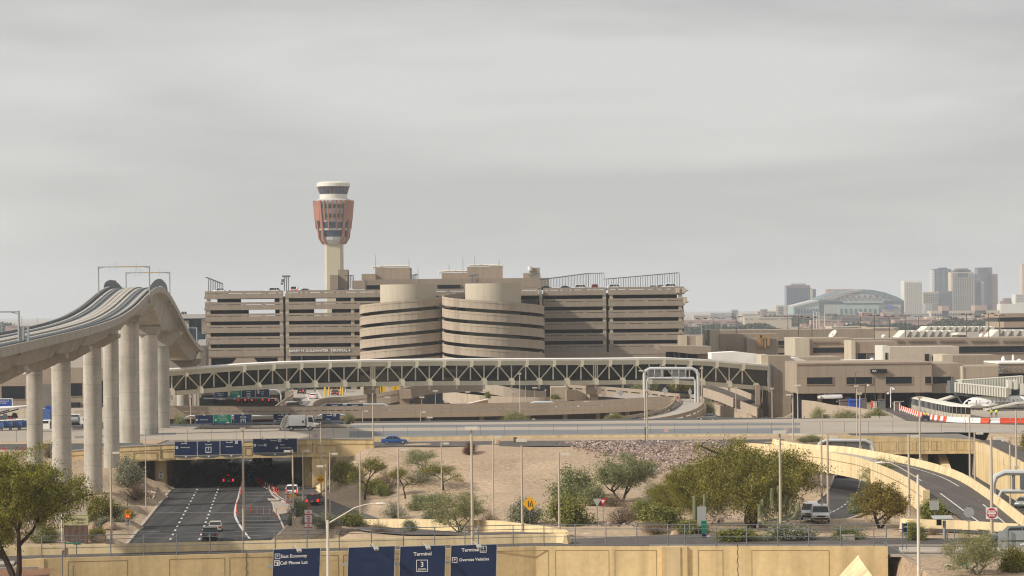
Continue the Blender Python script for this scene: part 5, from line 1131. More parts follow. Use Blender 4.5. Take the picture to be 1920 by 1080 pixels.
ts=thing('gate_sign','black gate sign reading 15A on the tan terminal wall','sign',tuple(at(1648,699,599.6))); mb=MB(); mb.box(xat(1633,695,599),xat(1663,695,599),599.3,599.9,zat(1648,699.5,599.5),zat(1648,692,599.5)); mb.build('sign_box',M['black'],ts,world=True)
p=at(1639,695.6,599.2); q=text('15A',.62,M['white'],ts,Matrix.Translation(Vector((p.x,599.25,p.z))-ts.location)@FACE,'gate_number',ex=.02,bold=.01)
t=bld('tan terminal wing stepping out behind the jet bridge',[(1805,1872,687,737,597,20,'tan2','wall'),(1747,1805,681.5,737,601,24,'tan2','back_wall'),(1804,1806.5,687,737,596.8,2,'core','corner_pier')])
winrow(t,[(1748.5,1783.5,706.2,719.2)],601)
t=bld('tan block tower where the walkway truss ends',[(1441,1483,667,787,634,14,'tan2','wall'),(1427,1441,665.5,690,636,13,'core','side_block')],cat='tower',name='walkway_tower')
mb=MB(); x=xat(1416.5,740,632); mb.box(x,x+1.1,632,633.4,3,zat(1420,722,632)); mb.build('support_column',M['tanp'],t,world=True); mb=MB(); x=xat(1430,740,640); mb.box(x,x+1.1,640,641,3,zat(1430,725,640)); mb.build('support_column',M['tanp'],t,world=True)
mb=MB(); x=xat(1448,720,633); mb.tube([(x,633.6,3),(x,633.6,zat(1448,690,633))],.12,6); x=xat(1443.5,720,633); mb.box(x,x+.4,633,633.9,zat(1443,735,633),zat(1443,683,633)); mb.build('downpipe',M['galvd'],t,world=True)
mb=MB(); mb.box(xat(1427,750,650),xat(1445,750,650),650,651,3,zat(1430,722,650)); mb.box(xat(1485,750,620),xat(1503,750,620),620,621,3,zat(1490,737,620)); mb.build('dark_recess',M['dark'],t,world=True)
mb=MB(); mb.prismY([(xat(1464,786,600),zat(1464,786,600)),(xat(1485,774,600),zat(1485,774,600)),(xat(1485,778,600),zat(1485,778,600)),(xat(1470,787,600),zat(1470,787,600))],599,600); mb.build('ramp_edge',M['kerb'],t,world=True)
mb=MB(); mb.sweep([at(1503,750,590),at(1525,752,588),at(1560,759,585),at(1600,763,582),at(1668,775,576),at(1698,788,560)],[(-.3,-6),(-.3,0),(0,0),(0,-6)]); one('retaining_wall',mb,M['helix'],'low tan retaining wall sloping below the terminal building','wall')
mb=MB(); mb.prismY([(xat(1334,662,650),zat(1334,662,650)),(xat(1380,659.5,650),zat(1380,659.5,650)),(xat(1427,665,650),zat(1427,665,650)),(xat(1427,682,650),zat(1427,682,650)),(xat(1334,674,650),zat(1334,674,650))],650,662); one('walkway_roof',mb,M['roofw'],'white sloping roof behind the right end of the truss walkway','roof')
mb=MB(); mb.prismY([(xat(1482,672,640),zat(1482,671,640)),(xat(1495,671,640),zat(1495,671,640)),(xat(1535,683,640),zat(1535,683,640)),(xat(1482,683,640),zat(1482,683,640))],640,652); one('curved_roof',mb,M['roofw'],'white curved roof wedge above the corner of the 15A building','roof')
t=thing('entrance_canopy','flat tan canopy roof on raking struts at the garage right end','canopy',tuple(at(1290,672,700)))
mb=MB(); mb.prismY([(xat(1234,648,700),zat(1234,648,700)),(xat(1333,649.5,700),zat(1333,649.5,700)),(xat(1333,663,700),zat(1333,663,700)),(xat(1300,664,700),zat(1300,664,700)),(xat(1238,657,700),zat(1238,657,700))],700,725); mb.build('roof_slab',M['tan2'],t,world=True)
mb=MB(); mb.box(xat(1250,668,702),xat(1310,668,702),706,707,3,zat(1280,660,702)); mb.build('glazing',M['glass'],t,world=True); mb=MB(); mb.box(xat(1310,668,702),xat(1334,668,702),702,715,3,zat(1320,663,702)); mb.build('end_wall',M['tan2'],t,world=True)
mb=MB()
for px in (1262,1271,1288,1308): p=at(px,660,701); mb.tube([(p.x,701,p.z),(p.x+1.5*(px<1280),701,p.z-4)],.12,5)
mb.build('strut',M['galvd'],t,world=True)
block('boxy tan roof room with cream door above the canopy',1275.5,1318.5,629,649,715,12)
block('pale end wall of the boxy roof room above the canopy',1275,1288,628.8,649,714.7,.3,'core',name='end_wall',cat='wall')
mb=MB(); p=at(1311,641,714.7); mb.box(p.x-.9,p.x+.9,714.6,714.95,p.z-1.2,p.z+1.6); one('door',mb,M['core'],'cream door of the roof room right of the garage','door')
t=bld('long tan concourse with A1 sign behind the walkway roofs',[(1350,1640,618,640,860,30,'tan2','upper_wall'),(1350,1459,626,664,815,14,'tan2','front_wall'),(1331,1350,618.5,664,816,20,'core','end_wall'),(1323,1331,618,640,826,10,'towerw','pale_end'),(1401,1458,634.5,666,800,12,'tan','service_block')],cat='concourse',name='concourse')
winrow(t,[(1459,1490,639,647),(1459,1490,661.5,666)],859)
bld('small tan wall piece joining the A1 concourse windows',[(1459,1491,630,664,861,6,'tan2','wall')],name='link_wall',cat='wall')
for a,b,yt,yb,Y,tx,lab in ((1363.5,1371.5,650,656,814,'A1','small dark gate sign reading A1'),(1483.5,1490.5,650,656,799,'A3','small dark gate sign partly hidden left of the pale pier')):
 ts=thing('gate_sign',lab,'sign',tuple(at(a,yb,Y))); mb=MB(); mb.box(xat(a,yb,Y),xat(b,yb,Y),Y-.5,Y-.1,zat(a,yb,Y),zat(a,yt,Y)); mb.build('sign_box',M['galvd'],ts,world=True)
 text(tx,.7,M['white'],ts,Matrix.Translation(Vector((xat((a+b)/2,653,Y),Y-.55,zat((a+b)/2,653,Y)))-ts.location)@FACE,'gate_number',ex=.02)
mb=MB()
for px,y0,y1,wd in ((1419,628,651,1.4),(1427,636,650,.6),(1433,636,652,.5),(1438,634,648,.8),(1425,628,634,3)): mb.box(xat(px,y0,799),xat(px,y0,799)+wd,798.5,799.5,zat(px,y1,799),zat(px,y0,799))
one('service_pipes',mb,mat('ochre_pipe',(.36,.22,.10)),'ochre pipework climbing the grey service block near A1','pipework')
t=bld('tan concourse block with diamond frieze and dark window strip, left of the siding box',[(1518,1600,634,675,760,30,'tan2','wall'),(1491,1518,634,672,759,30,'core','pale_pier'),(1589,1595,661,676,752,4,'core','low_pier')],cat='concourse',name='concourse')
winrow(t,[(1524.5,1596,651.5,661.5)],760)
t=bld('tan upper block with dark doorway between the two concourse windows',[(1604,1682,640,662,744,20,'tanp','wall'),(1596.5,1604,639,678,743.5,20,'core','pale_pier'),(1604,1682,662,682,744.3,20,'slab','rough_wall')],name='roof_block',cat='building')
winrow(t,[(1608.5,1624,660,677.5)],744.2,nm='doorway')
t=bld('long tan concourse with diamond frieze running off the right edge',[(1600,1960,634,649.5,800,30,'tan2','upper_wall'),(1600,1960,661,690,800.5,29,'tanp','lower_wall')],cat='concourse',name='concourse')
winrow(t,[(1798,1960,649.5,661)],800.4,nm='window_strip')
def frieze(lst,Y,y0,y1,lab):
 t=thing('frieze',lab,'frieze',tuple(at(lst[0][0],y1,Y)))
 for a,b in lst:
  x0,x1=xat(a,y0,Y),xat(b,y0,Y); z0,z1=zat((a+b)/2,y1,Y),zat((a+b)/2,y0,Y); h=z1-z0; n=max(1,int((x1-x0)/(h*.9))); mb=MB()
  for k in range(n):
   c=x0+(k+.5)*(x1-x0)/n; r_=h*.5
   for s_ in (1,.5):
    o=[(c-r_*s_,(z0+z1)/2),(c,z1-r_*(1-s_)),(c+r_*s_,(z0+z1)/2),(c,z0+r_*(1-s_))];
    for i in range(4): A=Vector((o[i][0],Y-.1,o[i][1])); B=Vector((o[(i+1)%4][0],Y-.1,o[(i+1)%4][1])); mb.tube([A,B],.08,3)
  mb.build('diamond_relief',mat('shaded_relief',(.23,.175,.135)),t,world=True)
frieze([(1528,1577),(1586,1597)],759.9,640,645,'diamond relief frieze on the concourse above the left dark window strip')
frieze([(1681,1695),(1703,1753),(1762,1811),(1821,1871),(1880,1930)],799.9,637,643.5,'diamond relief frieze along the long concourse at right')
t=bld('beige metal sided roof box with door and dark window',[(1668,1798,650,682,700,16,'beige','siding'),(1655,1668,648.5,682,701,15,'towerw','pale_end')],name='siding_box',cat='building')
winrow(t,[(1747.5,1765.5,667.5,676)],700); winrow(t,[(1734,1741.5,664,681)],700,nm='door'); winrow(t,[(1660,1664,662,676)],701,nm='louvre')
t=bld('tan roof block right of the beige siding box',[(1786,1871,666,690,680,16,'tan2','wall'),(1767,1786,665,682,681,15,'core','pale_end')],name='roof_block',cat='building')
t=bld('tan lower concourse wall with 317 sign at right edge',[(1872,1960,681,700,640,20,'tan2','wall'),(1872,1960,679,681.5,639.7,20,'roofw','parapet_cap')],cat='concourse',name='concourse')
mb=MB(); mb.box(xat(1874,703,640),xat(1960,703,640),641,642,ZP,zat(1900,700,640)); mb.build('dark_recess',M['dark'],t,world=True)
frieze([(1884,1930)],639.6,688,697,'diamond relief frieze beside the B17 sign at right edge')
ts=thing('gate_sign','dark gate sign reading B17 at the right edge','sign',tuple(at(1876,697,639))); mb=MB(); mb.box(xat(1871,697,639),xat(1883,697,639),639,639.5,zat(1877,697.5,639),zat(1877,688,639)); mb.build('sign_box',M['galvd'],ts,world=True)
text('B17',.8,M['core'],ts,Matrix.Translation(Vector((xat(1877,693,639),638.95,zat(1877,693,639)))-ts.location)@FACE,'gate_number',ex=.02)
block('low tan parapet wall behind the 15A building, left part',1497,1576,669.5,682,648,20)
block('pale roof surface piece between the concourse and the 15A building',1596,1660,678.5,682,640,30,'roofw',name='roof_surface',cat='roof')
t=thing('observation_building','stepped grey brown building with dark glass band at right edge','building',tuple(at(1905,640,1150)))
for nm,a,b,y0,y1,m in (('top_fascia',1863,1965,587.5,595,'tanp'),('glass_band',1868,1965,595,603,'glass'),('middle_fascia',1871,1965,603,614,'tanp'),('lower_band',1874,1965,614,618,'glass')):
 x0,x1=xat(a,y0,1150),xat(b,y0,1150); ins=.0 if 'fascia' in nm else 1.2; mb=MB(); c=(x1-x0)*.12
 mb.prism([(x0+ins,1150+c),(x0+c+ins,1150+ins),(x1,1150+ins),(x1,1180),(x0+ins,1180)],zat(1905,y1,1150),zat(1905,y0,1150)); mb.build(nm,M[m],t,world=True)
block('tan lower storeys below the stepped building at right edge',1852,1960,617.5,634,1160,20,'tanp',name='lower_storey',cat='building')
def saw(lab,x_0,x_1,n,y0,y1,Y):
 t=thing('sawtooth_roof',lab,'roof lights',tuple(at(x_0,y1,Y)))
 for k in range(n):
  a=x_0+(x_1-x_0)*k/n; st=(x_1-x_0)/n; z0=zat(a,y1,Y); z1=zat(a,y0,Y); xa=xat(a,y1,Y); w_=st*Y/F;
  mb=MB(); mb.prismY([(xa,z0),(xa+w_*.95,z1),(xa+w_*1.6,z1),(xa+w_*1.0,z0)],Y,Y+14); mb.build('roof_light',M['towerw'],t,world=True)
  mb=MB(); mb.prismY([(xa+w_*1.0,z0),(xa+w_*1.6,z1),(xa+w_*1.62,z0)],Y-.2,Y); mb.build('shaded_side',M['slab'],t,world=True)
saw('near row of white slanted roof lights left group',1685,1784,7,620,633,840)
saw('far row of white slanted roof lights above the near group',1728,1860,11,612,622,900)
saw('white slanted roof lights at the right edge',1857,1935,5,618.5,632.5,835)
t=thing('satellite_dish','white satellite dish on the concourse roof','satellite dish',tuple(at(1561,634,790)))
p=at(1561,626,790); d=Vector((-.65,-.35,.62)).normalized(); q=d.to_track_quat('Z','Y').to_matrix().to_4x4(); mb=MB(); mb.lathe(0,0,[(.1,-.5),(1.0,-.3),(1.55,.0),(1.5,.06),(.95,-.22),(.08,-.4)],18); mb.v=[tuple(p+q@Vector(v)) for v in mb.v]; mb.build('dish',M['towerw'],t,world=True,smooth=True)
mb=MB(); mb.tube([p,(p.x+.3,790,zat(1561,634,790))],.15,6); mb.tube([p,p+d*1.8],.05,4); mb.build('mount',M['galv'],t,world=True)
for lab,px,py,Y,sz in (('white round roof tank near the beige siding box',1635,677,690,(1.1,1.3)),('small white roof vent right of the tank',1641,679,690,(.7,.6)),('white double vent hood on the lower concourse roof at right',1881,676,655,(.8,1.6)),('round white vent cap on the lower concourse roof at right',1911,677,655,(1.0,.9)),('white hooked vent between the vents at right',1899.5,674,655,(.5,1.9)),('white satellite dome on the long concourse roof',1840,631,830,(1.3,1.5)),('small white dish by the tall lamp on the concourse roof',1657,631,830,(1.2,1.0))):
 p=at(px,py,Y); mb=MB(); r_,h=sz; mb.lathe(p.x,Y,[(r_*.4,p.z-.6),(r_*.6,p.z-.3),(r_*.6,p.z+h*.3),(r_*.3,p.z+h*.6),(.05,p.z+h*.65)],10); one('roof_vent',mb,M['white'],lab,'roof vent',smooth=True)
t=bld('pale green roof kiosk among the roof lights',[(1795,1811,627,634,820,6,'towerw','body')],name='roof_kiosk',cat='kiosk'); mb=MB(); mb.prismY([(xat(1790,627,819),zat(1790,628,819)),(xat(1816,627,819),zat(1816,628,819)),(xat(1809,623.5,819),zat(1809,624,819)),(xat(1798,623.5,819),zat(1798,624,819))],818,828); mb.build('roof',M['towerw'],t,world=True)
# ---------------- left side buildings behind the guideway columns
t=bld('tan terminal building seen between the guideway columns',[(-30,158,690,770,660,20,'tan2','wall'),(-30,50,673,690,664,20,'tanp','upper_wall'),(133,320,690,714,662,20,'tan2','band_wall')],name='terminal_building')
winrow(t,[(3,47,724,748),(133,154,718.5,742.5)],660)
mb=MB(); mb.box(xat(80,745,659),xat(96,745,659),659,660,ZP,zat(90,720,659)); mb.build('pebble_pier',M['slab'],t,world=True)
mb=MB(); mb.box(xat(130,760,658),xat(148,760,658),658.5,660,ZP,zat(140,755,658)); mb.build('dark_opening',M['dark'],t,world=True); mb=MB(); mb.box(xat(160,760,665),xat(400,760,665),690,691,3,14); mb.build('dark_opening',M['dark'],t,world=True)  # the wide sheet is near-black colour standing in for shade behind the columns
mb=MB(); mb.tube([(xat(0,702,655),655,zat(0,702,655)),(xat(48,700,655),655,zat(48,700,655))],.25,6); mb.build('roof_pipe',M['white'],t,world=True)
t=bld('grey station building between the guideway and the garage corner',[(336,386,589,597,835,30,'towerg','roof_fascia'),(340,386,597,700,842,20,'glassb','dark_wall'),(345,354,601,655,838,2,'towerg','metal_panel'),(378,386,598,626,838,3,'towerw','light_panel')],name='station_building')
mb=MB()
for px in (342,347): p=at(px,588,840); mb.tube([(p.x,840,p.z-1),(p.x,840,p.z+.6)],.5,8)
mb.build('roof_fan',M['galvd'],t,world=True)
t=bld('grey concrete maintenance deck with small cabin at the guideway foot',[(360,386,641,652,640,8,'girder','deck'),(372,386,637,648,639,5,'towerg','cabin'),(350,386,652,700,660,6,'slab','under_wall'),(362,376,655,674,645,5,'girder','cap_block')],name='maintenance_deck',cat='deck')
for px,wd in ((326,16),(339,12),(352,12),(366,13)):
 x=xat(px,740,636); mb=MB(); mb.box(x-wd*.06,x+wd*.06,636,638,3,zat(px,676,636)); one('guideway_support',mb,M['conc'],{326:'first grey rectangular support under the descending guideway',339:'second grey rectangular support under the descending guideway',352:'third grey rectangular support under the descending guideway',366:'last grey rectangular support nearest the garage'}[px],'column')
t=thing('airfield_board','royal blue board with white lines at the left edge by the baggage carts','sign',tuple(at(5,764,560))); mb=MB(); x0,x1=xat(-30,755,560),xat(22.5,755,560); mb.box(x0,x1,560,560.3,zat(0,764.5,560),zat(0,748.5,560)); mb.build('board',M['bluep'],t,world=True)
mb=MB(); z1=zat(10,748.5,560); mb.box(x0,x1+.15,559.9,560.4,z1,z1+.15); mb.box(x1,x1+.15,559.9,560.4,zat(10,764.5,560),z1); mb.build('frame',M['white'],t,world=True)
text('roundly Served\nthe Pacific',.42,M['white'],t,Matrix.Translation(Vector((xat(5,754,560),559.93,zat(5,754,560)))-t.location)@FACE,'board_text')
mb=MB(); a=at(-8,766,553); b=at(24,764,553); c=at(50,761,553); mb.tube([a,b,c],[.4,.3,.12],8); one('aircraft_wing',mb,M['white'],'thin white wing edge crossing in front of the blue board','aircraft wing')
# ================================================================ far city
random.seed(3)
def far_tower(label,parts,Y,cols='glassb',name='office_tower',cat='office tower',grid=None,d=40):
 p=parts[0]; t=thing(name,label,cat,(xat((p[0]+p[1])/2,590,Y),Y,0)); k=Y/F
 for a,b,yt,m,nm in parts:
  mb=MB(); x0,x1=xat(a,570,Y),xat(b,570,Y); mb.box(x0,x1,Y+(0 if nm!='crown' else 5),Y+d,0,zat((a+b)/2,yt,Y)); mb.build(nm,M[m],t,world=True)
 if grid:
  for a,b,y0,y1,nx_,ny_,m,fw,fh in grid:
   x0,x1=xat(a,y0,Y),xat(b,y0,Y); z1,z0=zat((a+b)/2,y0,Y),zat((a+b)/2,y1,Y); mb=MB()
   for i in range(nx_):
    for j in range(ny_):
     cx_=x0+(i+.5)*(x1-x0)/nx_; cz_=z0+(j+.5)*(z1-z0)/ny_; w_=(x1-x0)/nx_*fw/2; h_=(z1-z0)/ny_*fh/2; mb.box(cx_-w_,cx_+w_,Y-.8,Y-.1,cz_-h_,cz_+h_)
     if nx_*ny_<=60: mb.build('window',M[m],t,world=True); mb=MB()
   if mb.v: mb.build('window_grid',M[m],t,world=True)['kind']='stuff'
 return t
far_tower('dark blue office tower left of the arched stadium',[(1475,1519,535,'glassb','wall'),(1485,1512,531.5,'lowgrey','crown'),(1519,1524,540,'lowtan','side_wall')],5300,grid=[(1476,1518,541,592,10,14,'skyb',.3,.8),(1476,1519,536.5,540,1,1,'brick',1,1)])
far_tower('thin dark block behind the blue tower left of the stadium',[(1524,1530,542,'glassb','wall')],5400)
far_tower('low pale block left of the dark blue tower',[(1455,1472,572.5,'lowtan','wall')],5200,grid=[(1459,1468,575,590,2,5,'glassb',.8,.5)])
far_tower('white ribbed apartment tower right of the stadium',[(1695,1729,526.5,'towerw','wall')],5000,name='apartment_tower',cat='apartment tower',grid=[(1696,1728,529,588,9,18,'lowgrey',.45,.6)])
far_tower('dark gridded slab right of the white apartment tower',[(1730,1761,547,'lowtan','wall'),(1760,1786,546,'skyd','side_wing')],5400,grid=[(1731,1785,549,582,16,10,'glassb',.5,.6)])
far_tower('small pale slab in front of the dark gridded slab',[(1735,1749,569,'lowgrey','wall')],5100,grid=[(1736,1748,571,588,4,5,'towerw',.5,.5)])
far_tower('pale blue glass skyscraper with stepped top',[(1752,1784,504,'glassb','wall'),(1748,1753,506.5,'towerg','side_wall'),(1763,1777,501.5,'glassb','crown')],5900,grid=[(1753,1784,506,546,3,10,'lowgrey',.5,.25),(1748,1753,507,546,1,14,'white',.7,.5)])
far_tower('pale stone skyscraper with grid windows and dark faceted crown',[(1784,1827,510,'lowtan','wall'),(1790,1822,506,'glassb','crown'),(1796,1817,503,'brick','crown')],5500,grid=[(1786,1825,512,582,9,20,'glassb',.55,.55),(1795,1815,511,520,3,1,'glassb',.8,.8)])
far_tower('brown glass block behind the stone skyscraper',[(1826,1840,514,'skyd','wall'),(1829,1845,528,'lowgrey','front_wing')],5900,grid=[(1830,1844,531,580,4,14,'glassb',.5,.5)])
far_tower('twin dark red brown skyscraper at right of the cluster',[(1834,1861,501.5,'skyd','wall'),(1852,1871,513.5,'brick','front_wing')],6000,grid=[(1835,1853,503,572,6,1,'glassb',.35,1),(1853,1870,515,572,5,16,'brick',.6,.4)])
far_tower('tall pale tower cut by the right edge',[(1917,1945,494,'lowtan','wall')],6200,grid=[(1918,1944,496,560,5,14,'towerw',.5,.4)])
far_tower('white horizontal banded block at the right edge',[(1904,1945,551.5,'towerw','wall')],5600,name='office_block',cat='office block',grid=[(1905,1945,552,566,1,5,'lowgrey',1,.35)])
far_tower('pale curved roof hall below the banded block at right',[(1876,1945,569.5,'towerw','wall')],5300,name='hall',cat='hall')
far_tower('small dark stepped block left of the banded block',[(1881,1902,564,'brick','wall'),(1886,1897,559,'brick','crown')],5800,name='office_block',cat='office block')
far_tower('long pale arcade block in front of the skyscrapers',[(1745,1875,582.5,'lowtan','wall'),(1766,1779,573.5,'pinkroof','stair_tower'),(1828,1849,572.5,'pinkroof','stair_tower')],4700,name='arcade_block',cat='building',grid=[(1746,1874,586,592,26,1,'glassb',.5,.7)])
far_tower('pinkish block just behind the stadium arch',[(1551,1601,542,'pinkroof','wall')],5900,name='office_block',cat='office block')
Ys=5000; t=thing('stadium','pale green stadium with great arched roof and brick base','stadium',(xat(1590,590,Ys),Ys,0))
def SP(px,py): p=at(px,py,Ys); return (p.x,p.z)
arch=[(1534,563),(1548,556),(1570,548.5),(1592,544),(1614,542.5),(1636,543.5),(1660,548.5),(1682,556.5),(1692,562)]
mb=MB(); mb.prismY([SP(a,b) for a,b in arch]+[SP(1692,565),SP(1534,566)],Ys,Ys+170); mb.build('arched_roof',mat('stadium_roof_green',(.115,.165,.18),var=.08,scale=.01),t,world=True)
mb=MB(); inner=[(1552,562.5),(1570,556),(1592,551.5),(1610,550.5),(1630,552),(1652,557),(1672,563)]
mb.prismY([SP(a,b) for a,b in inner]+[SP(1672,564),SP(1552,564)],Ys-1.5,Ys-.5); mb.build('arch_glazing',M['lowgrey'],t,world=True)
mb=MB()
for k in range(10):
 a=1560+k*11; mb.tube([Vector((SP(a,563)[0],Ys-2,SP(a,563)[1])),Vector((SP(a+5.5,553)[0],Ys-2,SP(a+5.5,553)[1])),Vector((SP(a+11,563)[0],Ys-2,SP(a+11,563)[1]))],.9,4)
mb.build('truss_web',M['skyb'],t,world=True)
mb=MB(); mb.prismY([SP(1536,563),SP(1694,563),SP(1694,595),SP(1536,595)],Ys+1,Ys+160); mb.build('side_wall',mat('stadium_dark_green',(.06,.095,.11)),t,world=True)
mb=MB(); mb.prismY([SP(1487,574),SP(1535,564.5),SP(1535,590),SP(1487,590)],Ys-3,Ys+100); mb.build('green_wing',mat('stadium_wall_green',(.28,.36,.32)),t,world=True)
mb=MB(); mb.prismY([SP(1486,573),SP(1530,562),SP(1536,564.5),SP(1487,576)],Ys-6,Ys+100); mb.build('wing_roof',M['towerg'],t,world=True)
mb=MB(); mb.prismY([SP(1545,571),SP(1689,571),SP(1689,588),SP(1545,588)],Ys-2,Ys); mb.build('panel_wall',M['lowgrey'],t,world=True)
mb=MB(); mb.prismY([SP(1570,571),SP(1648,571),SP(1648,590),SP(1570,590)],Ys-4,Ys-2); mb.prismY([SP(1577,564.5),SP(1655,564),SP(1656,568),SP(1582,568.5)],Ys-6,Ys-2); mb.build('green_front',MATS['stadium_wall_green'],t,world=True)
mb=MB()
for k in range(17): a=1489+k*5.2;
for a in [1490+5.6*k for k in range(8)]+[1575+9*k for k in range(9)]: mb.prismY([SP(a,579),SP(a+3.6,579),SP(a+3.6,588),SP(a,588)],Ys-5,Ys-4)
mb.build('arch_opening',M['glassb'],t,world=True)
mb=MB(); p=SP(1669,576); mb.prismY([(p[0]+4.5*math.cos(R(k*30)),p[1]+4.5*math.sin(R(k*30))) for k in range(12)],Ys-6,Ys-3); mb.build('round_emblem',M['bluep'],t,world=True)
mb=MB();
for s_ in (-1,1): mb.prismY(sorted([SP(1669+s_*5,574),SP(1669+s_*14,575.5),SP(1669+s_*14,579),SP(1669+s_*5,578)],key=lambda q:math.atan2(q[1]-SP(1669+s_*9.5,576.5)[1],q[0]-SP(1669+s_*9.5,576.5)[0])),Ys-5.5,Ys-3)
mb.build('emblem_wing',M['glassb'],t,world=True)
for k in range(5):
 mb=MB(); off=k*3.2; mb.tube([Vector((SP(1540+off*1.5+a,562-b)[0],Ys-3,SP(1540+off*1.5+a,562-b)[1])) for a,b in ((0,0),(14,5.5),(34,12.5),(56,17.2))],1.1,4); mb.build('roof_rib',M['lowgrey'],t,world=True)
LOW=[(1578,1687,593,606,3600,'brick','red brown brick hall with window bands below the stadium'),(1616,1636,584.8,594,3900,'pinkroof','bright pink block on the brick hall, left'),(1656,1669.5,586.5,594,3900,'pinkroof','bright pink block on the brick hall, right'),
(1280,1382,600,612,3400,'pinkroof','long low pink wall right of the garage'),(1396,1484,595,603,3500,'lowtan','long low sand building below the far left blocks'),(1455,1700,590,597,4300,'brick','long brown brick base in front of the stadium'),
(1522,1578,600,608,3300,'pinkroof','low pink building left of the brick hall'),(1677,1762,599,606,3300,'pinkroof','low pink building right of the brick hall'),(1738,1762,594,599,3700,'lowtan','small cream building below the arcade'),(1762,1780,596,602,3500,'lowtan','cream warehouse below the arcade, middle'),(1786,1826,598,604,3400,'lowtan','sand warehouse below the arcade, right'),
(1332,1380,586.5,597,5200,'lowgrey','low grey block on the left horizon of the city'),(1372,1384,580.5,590,5200,'lowgrey','small square block rising over the low grey horizon block'),(1420,1452,583,592,5200,'lowtan','flat building with tower on the horizon left of the stadium'),(1428,1439,580,586,5100,'brick','small brown tower house on the flat horizon building'),
(1300,1330,590,598,4800,'lowtan','pale strip building on the horizon by the garage'),(1390,1420,588,594,4700,'lowtan','low cream building on the horizon, middle'),(1500,1560,594,600,3800,'lowgrey','grey low block in front of the stadium left wing'),(1700,1742,588,594,4400,'lowgrey','grey low block right of the stadium foot'),
(1560,1625,612,619,1400,'lowtan','cream flat roof shed beyond the concourse'),(1632,1685,614.5,620,1300,'lowtan','cream shed with dark gap beyond the concourse roof'),(1840,1864,596,604,3000,'pinkroof','small pink block left of the stepped building'),
(0,70,623,629,2300,'lowtan','cream flat building at the far left below the haze'),(10,46,611,616,3000,'pinkroof','pale pink building at the far left horizon'),(55,120,617,622,2700,'lowgrey','grey flat building at the far left, middle'),(90,150,612,616,3400,'lowtan','pale flat building behind the guideway at left'),(0,40,631,640,1700,'lowtan','sand coloured hangar wall at far left')]
for a,b,y0,y1,Y,m,lab in LOW:
 t=thing('low_building',lab,'building',(xat((a+b)/2,y1,Y),Y,0)); mb=MB(); x0,x1=xat(a,y0,Y),xat(b,y0,Y); zt=zat((a+b)/2,y0,Y); zt=max(zt,4); mb.box(x0,x1,Y,Y+30,0,zt); mb.build('wall',M[m],t,world=True)
 mb=MB(); n=max(2,int((b-a)/5)); h=(y1-y0)*Y/F
 rows=2 if h>7 else 1
 for r_ in range(rows):
  for k in range(n):
   if random.random()<.82: c=x0+(k+.5)*(x1-x0)/n; w_=(x1-x0)/n*.36; zz=zt-h*(.35+.35*r_); mb=MB(); mb.box(c-w_,c+w_,Y-.5,Y-.1,zz-h*.07,zz+h*.07); mb.build('window',M['glassb' if m!='lowgrey' else 'brick'],t,world=True)
t0=0
kinds=[('lowtan','sand'),('lowgrey','grey'),('pinkroof','pink'),('towerw','white'),('brick','brown')]
wh=['beyond the garage end','below the horizon haze','in front of the far trees','near the brick hall','left of the stadium','right of the stadium','by the far car park']
for k in range(46):
 a=1285+k*12.8+random.uniform(-4,4); wd=random.uniform(5,20); Y=random.uniform(2100,4200); m,nm=random.choice(kinds); y1=CY-TH*(a-960)+F*28/Y; hh=random.uniform(4,9)
 z1=2+hh; mb=MB(); x0=xat(a,y1,Y); x1=xat(a+wd,y1,Y); mb.box(x0,x1,Y,Y+20,0,z1);
 q=MB()
 one('low_building',mb,M[m],'tiny %s low building of the distant city fringe'%nm,'building',group='tiny %s buildings of the distant city fringe'%nm)
for k in range(9):
 a=-5+k*9+random.uniform(-3,3); Y=random.uniform(1900,3400); x0=xat(a,610,Y); mb=MB(); mb.box(x0,x0+random.uniform(10,30),Y,Y+20,0,random.uniform(4,8)); m,nm=kinds[k%4]
 one('low_building',mb,M[m],'tiny %s low building on the left horizon beyond the guideway'%nm,'building',group='tiny %s buildings on the left horizon'%nm)
# ================================================================ plants
def leafcloud(pts,L_,W_,rng,jit=.35,up=.35):
 """pts Nx3 -> elongated leaf quads"""
 n=len(pts); c=np.asarray(pts)+rng.normal(0,jit,(n,3))
 d=rng.normal(0,1,(n,3)); d[:,2]-=up; d/=np.linalg.norm(d,axis=1)[:,None]
 s=np.cross(d,rng.normal(0,1,(n,3))); s/=np.linalg.norm(s,axis=1)[:,None]
 l=(L_*rng.uniform(.6,1.3,n))[:,None]*d/2; w=(W_*rng.uniform(.6,1.3,n))[:,None]*s/2
 v=np.stack([c-l,c+w*1.0,c+l,c-w*1.0],1).reshape(-1,3)
 return v
def leafmesh(name,v,material,parent,loc=None):
 n=len(v)//4; me=bpy.data.meshes.new(name); me.vertices.add(len(v)); me.vertices.foreach_set('co',v.astype(np.float32).ravel())
 me.loops.add(len(v)); me.loops.foreach_set('vertex_index',np.arange(len(v),dtype=np.int32)); me.polygons.add(n); me.polygons.foreach_set('loop_start',np.arange(0,len(v),4,dtype=np.int32)); me.polygons.foreach_set('loop_total',np.full(n,4,dtype=np.int32))
 me.materials.append(material); me.update(calc_edges=True); me.validate()
 o=bpy.data.objects.new(name,me); col.objects.link(o); o.parent=parent; return o
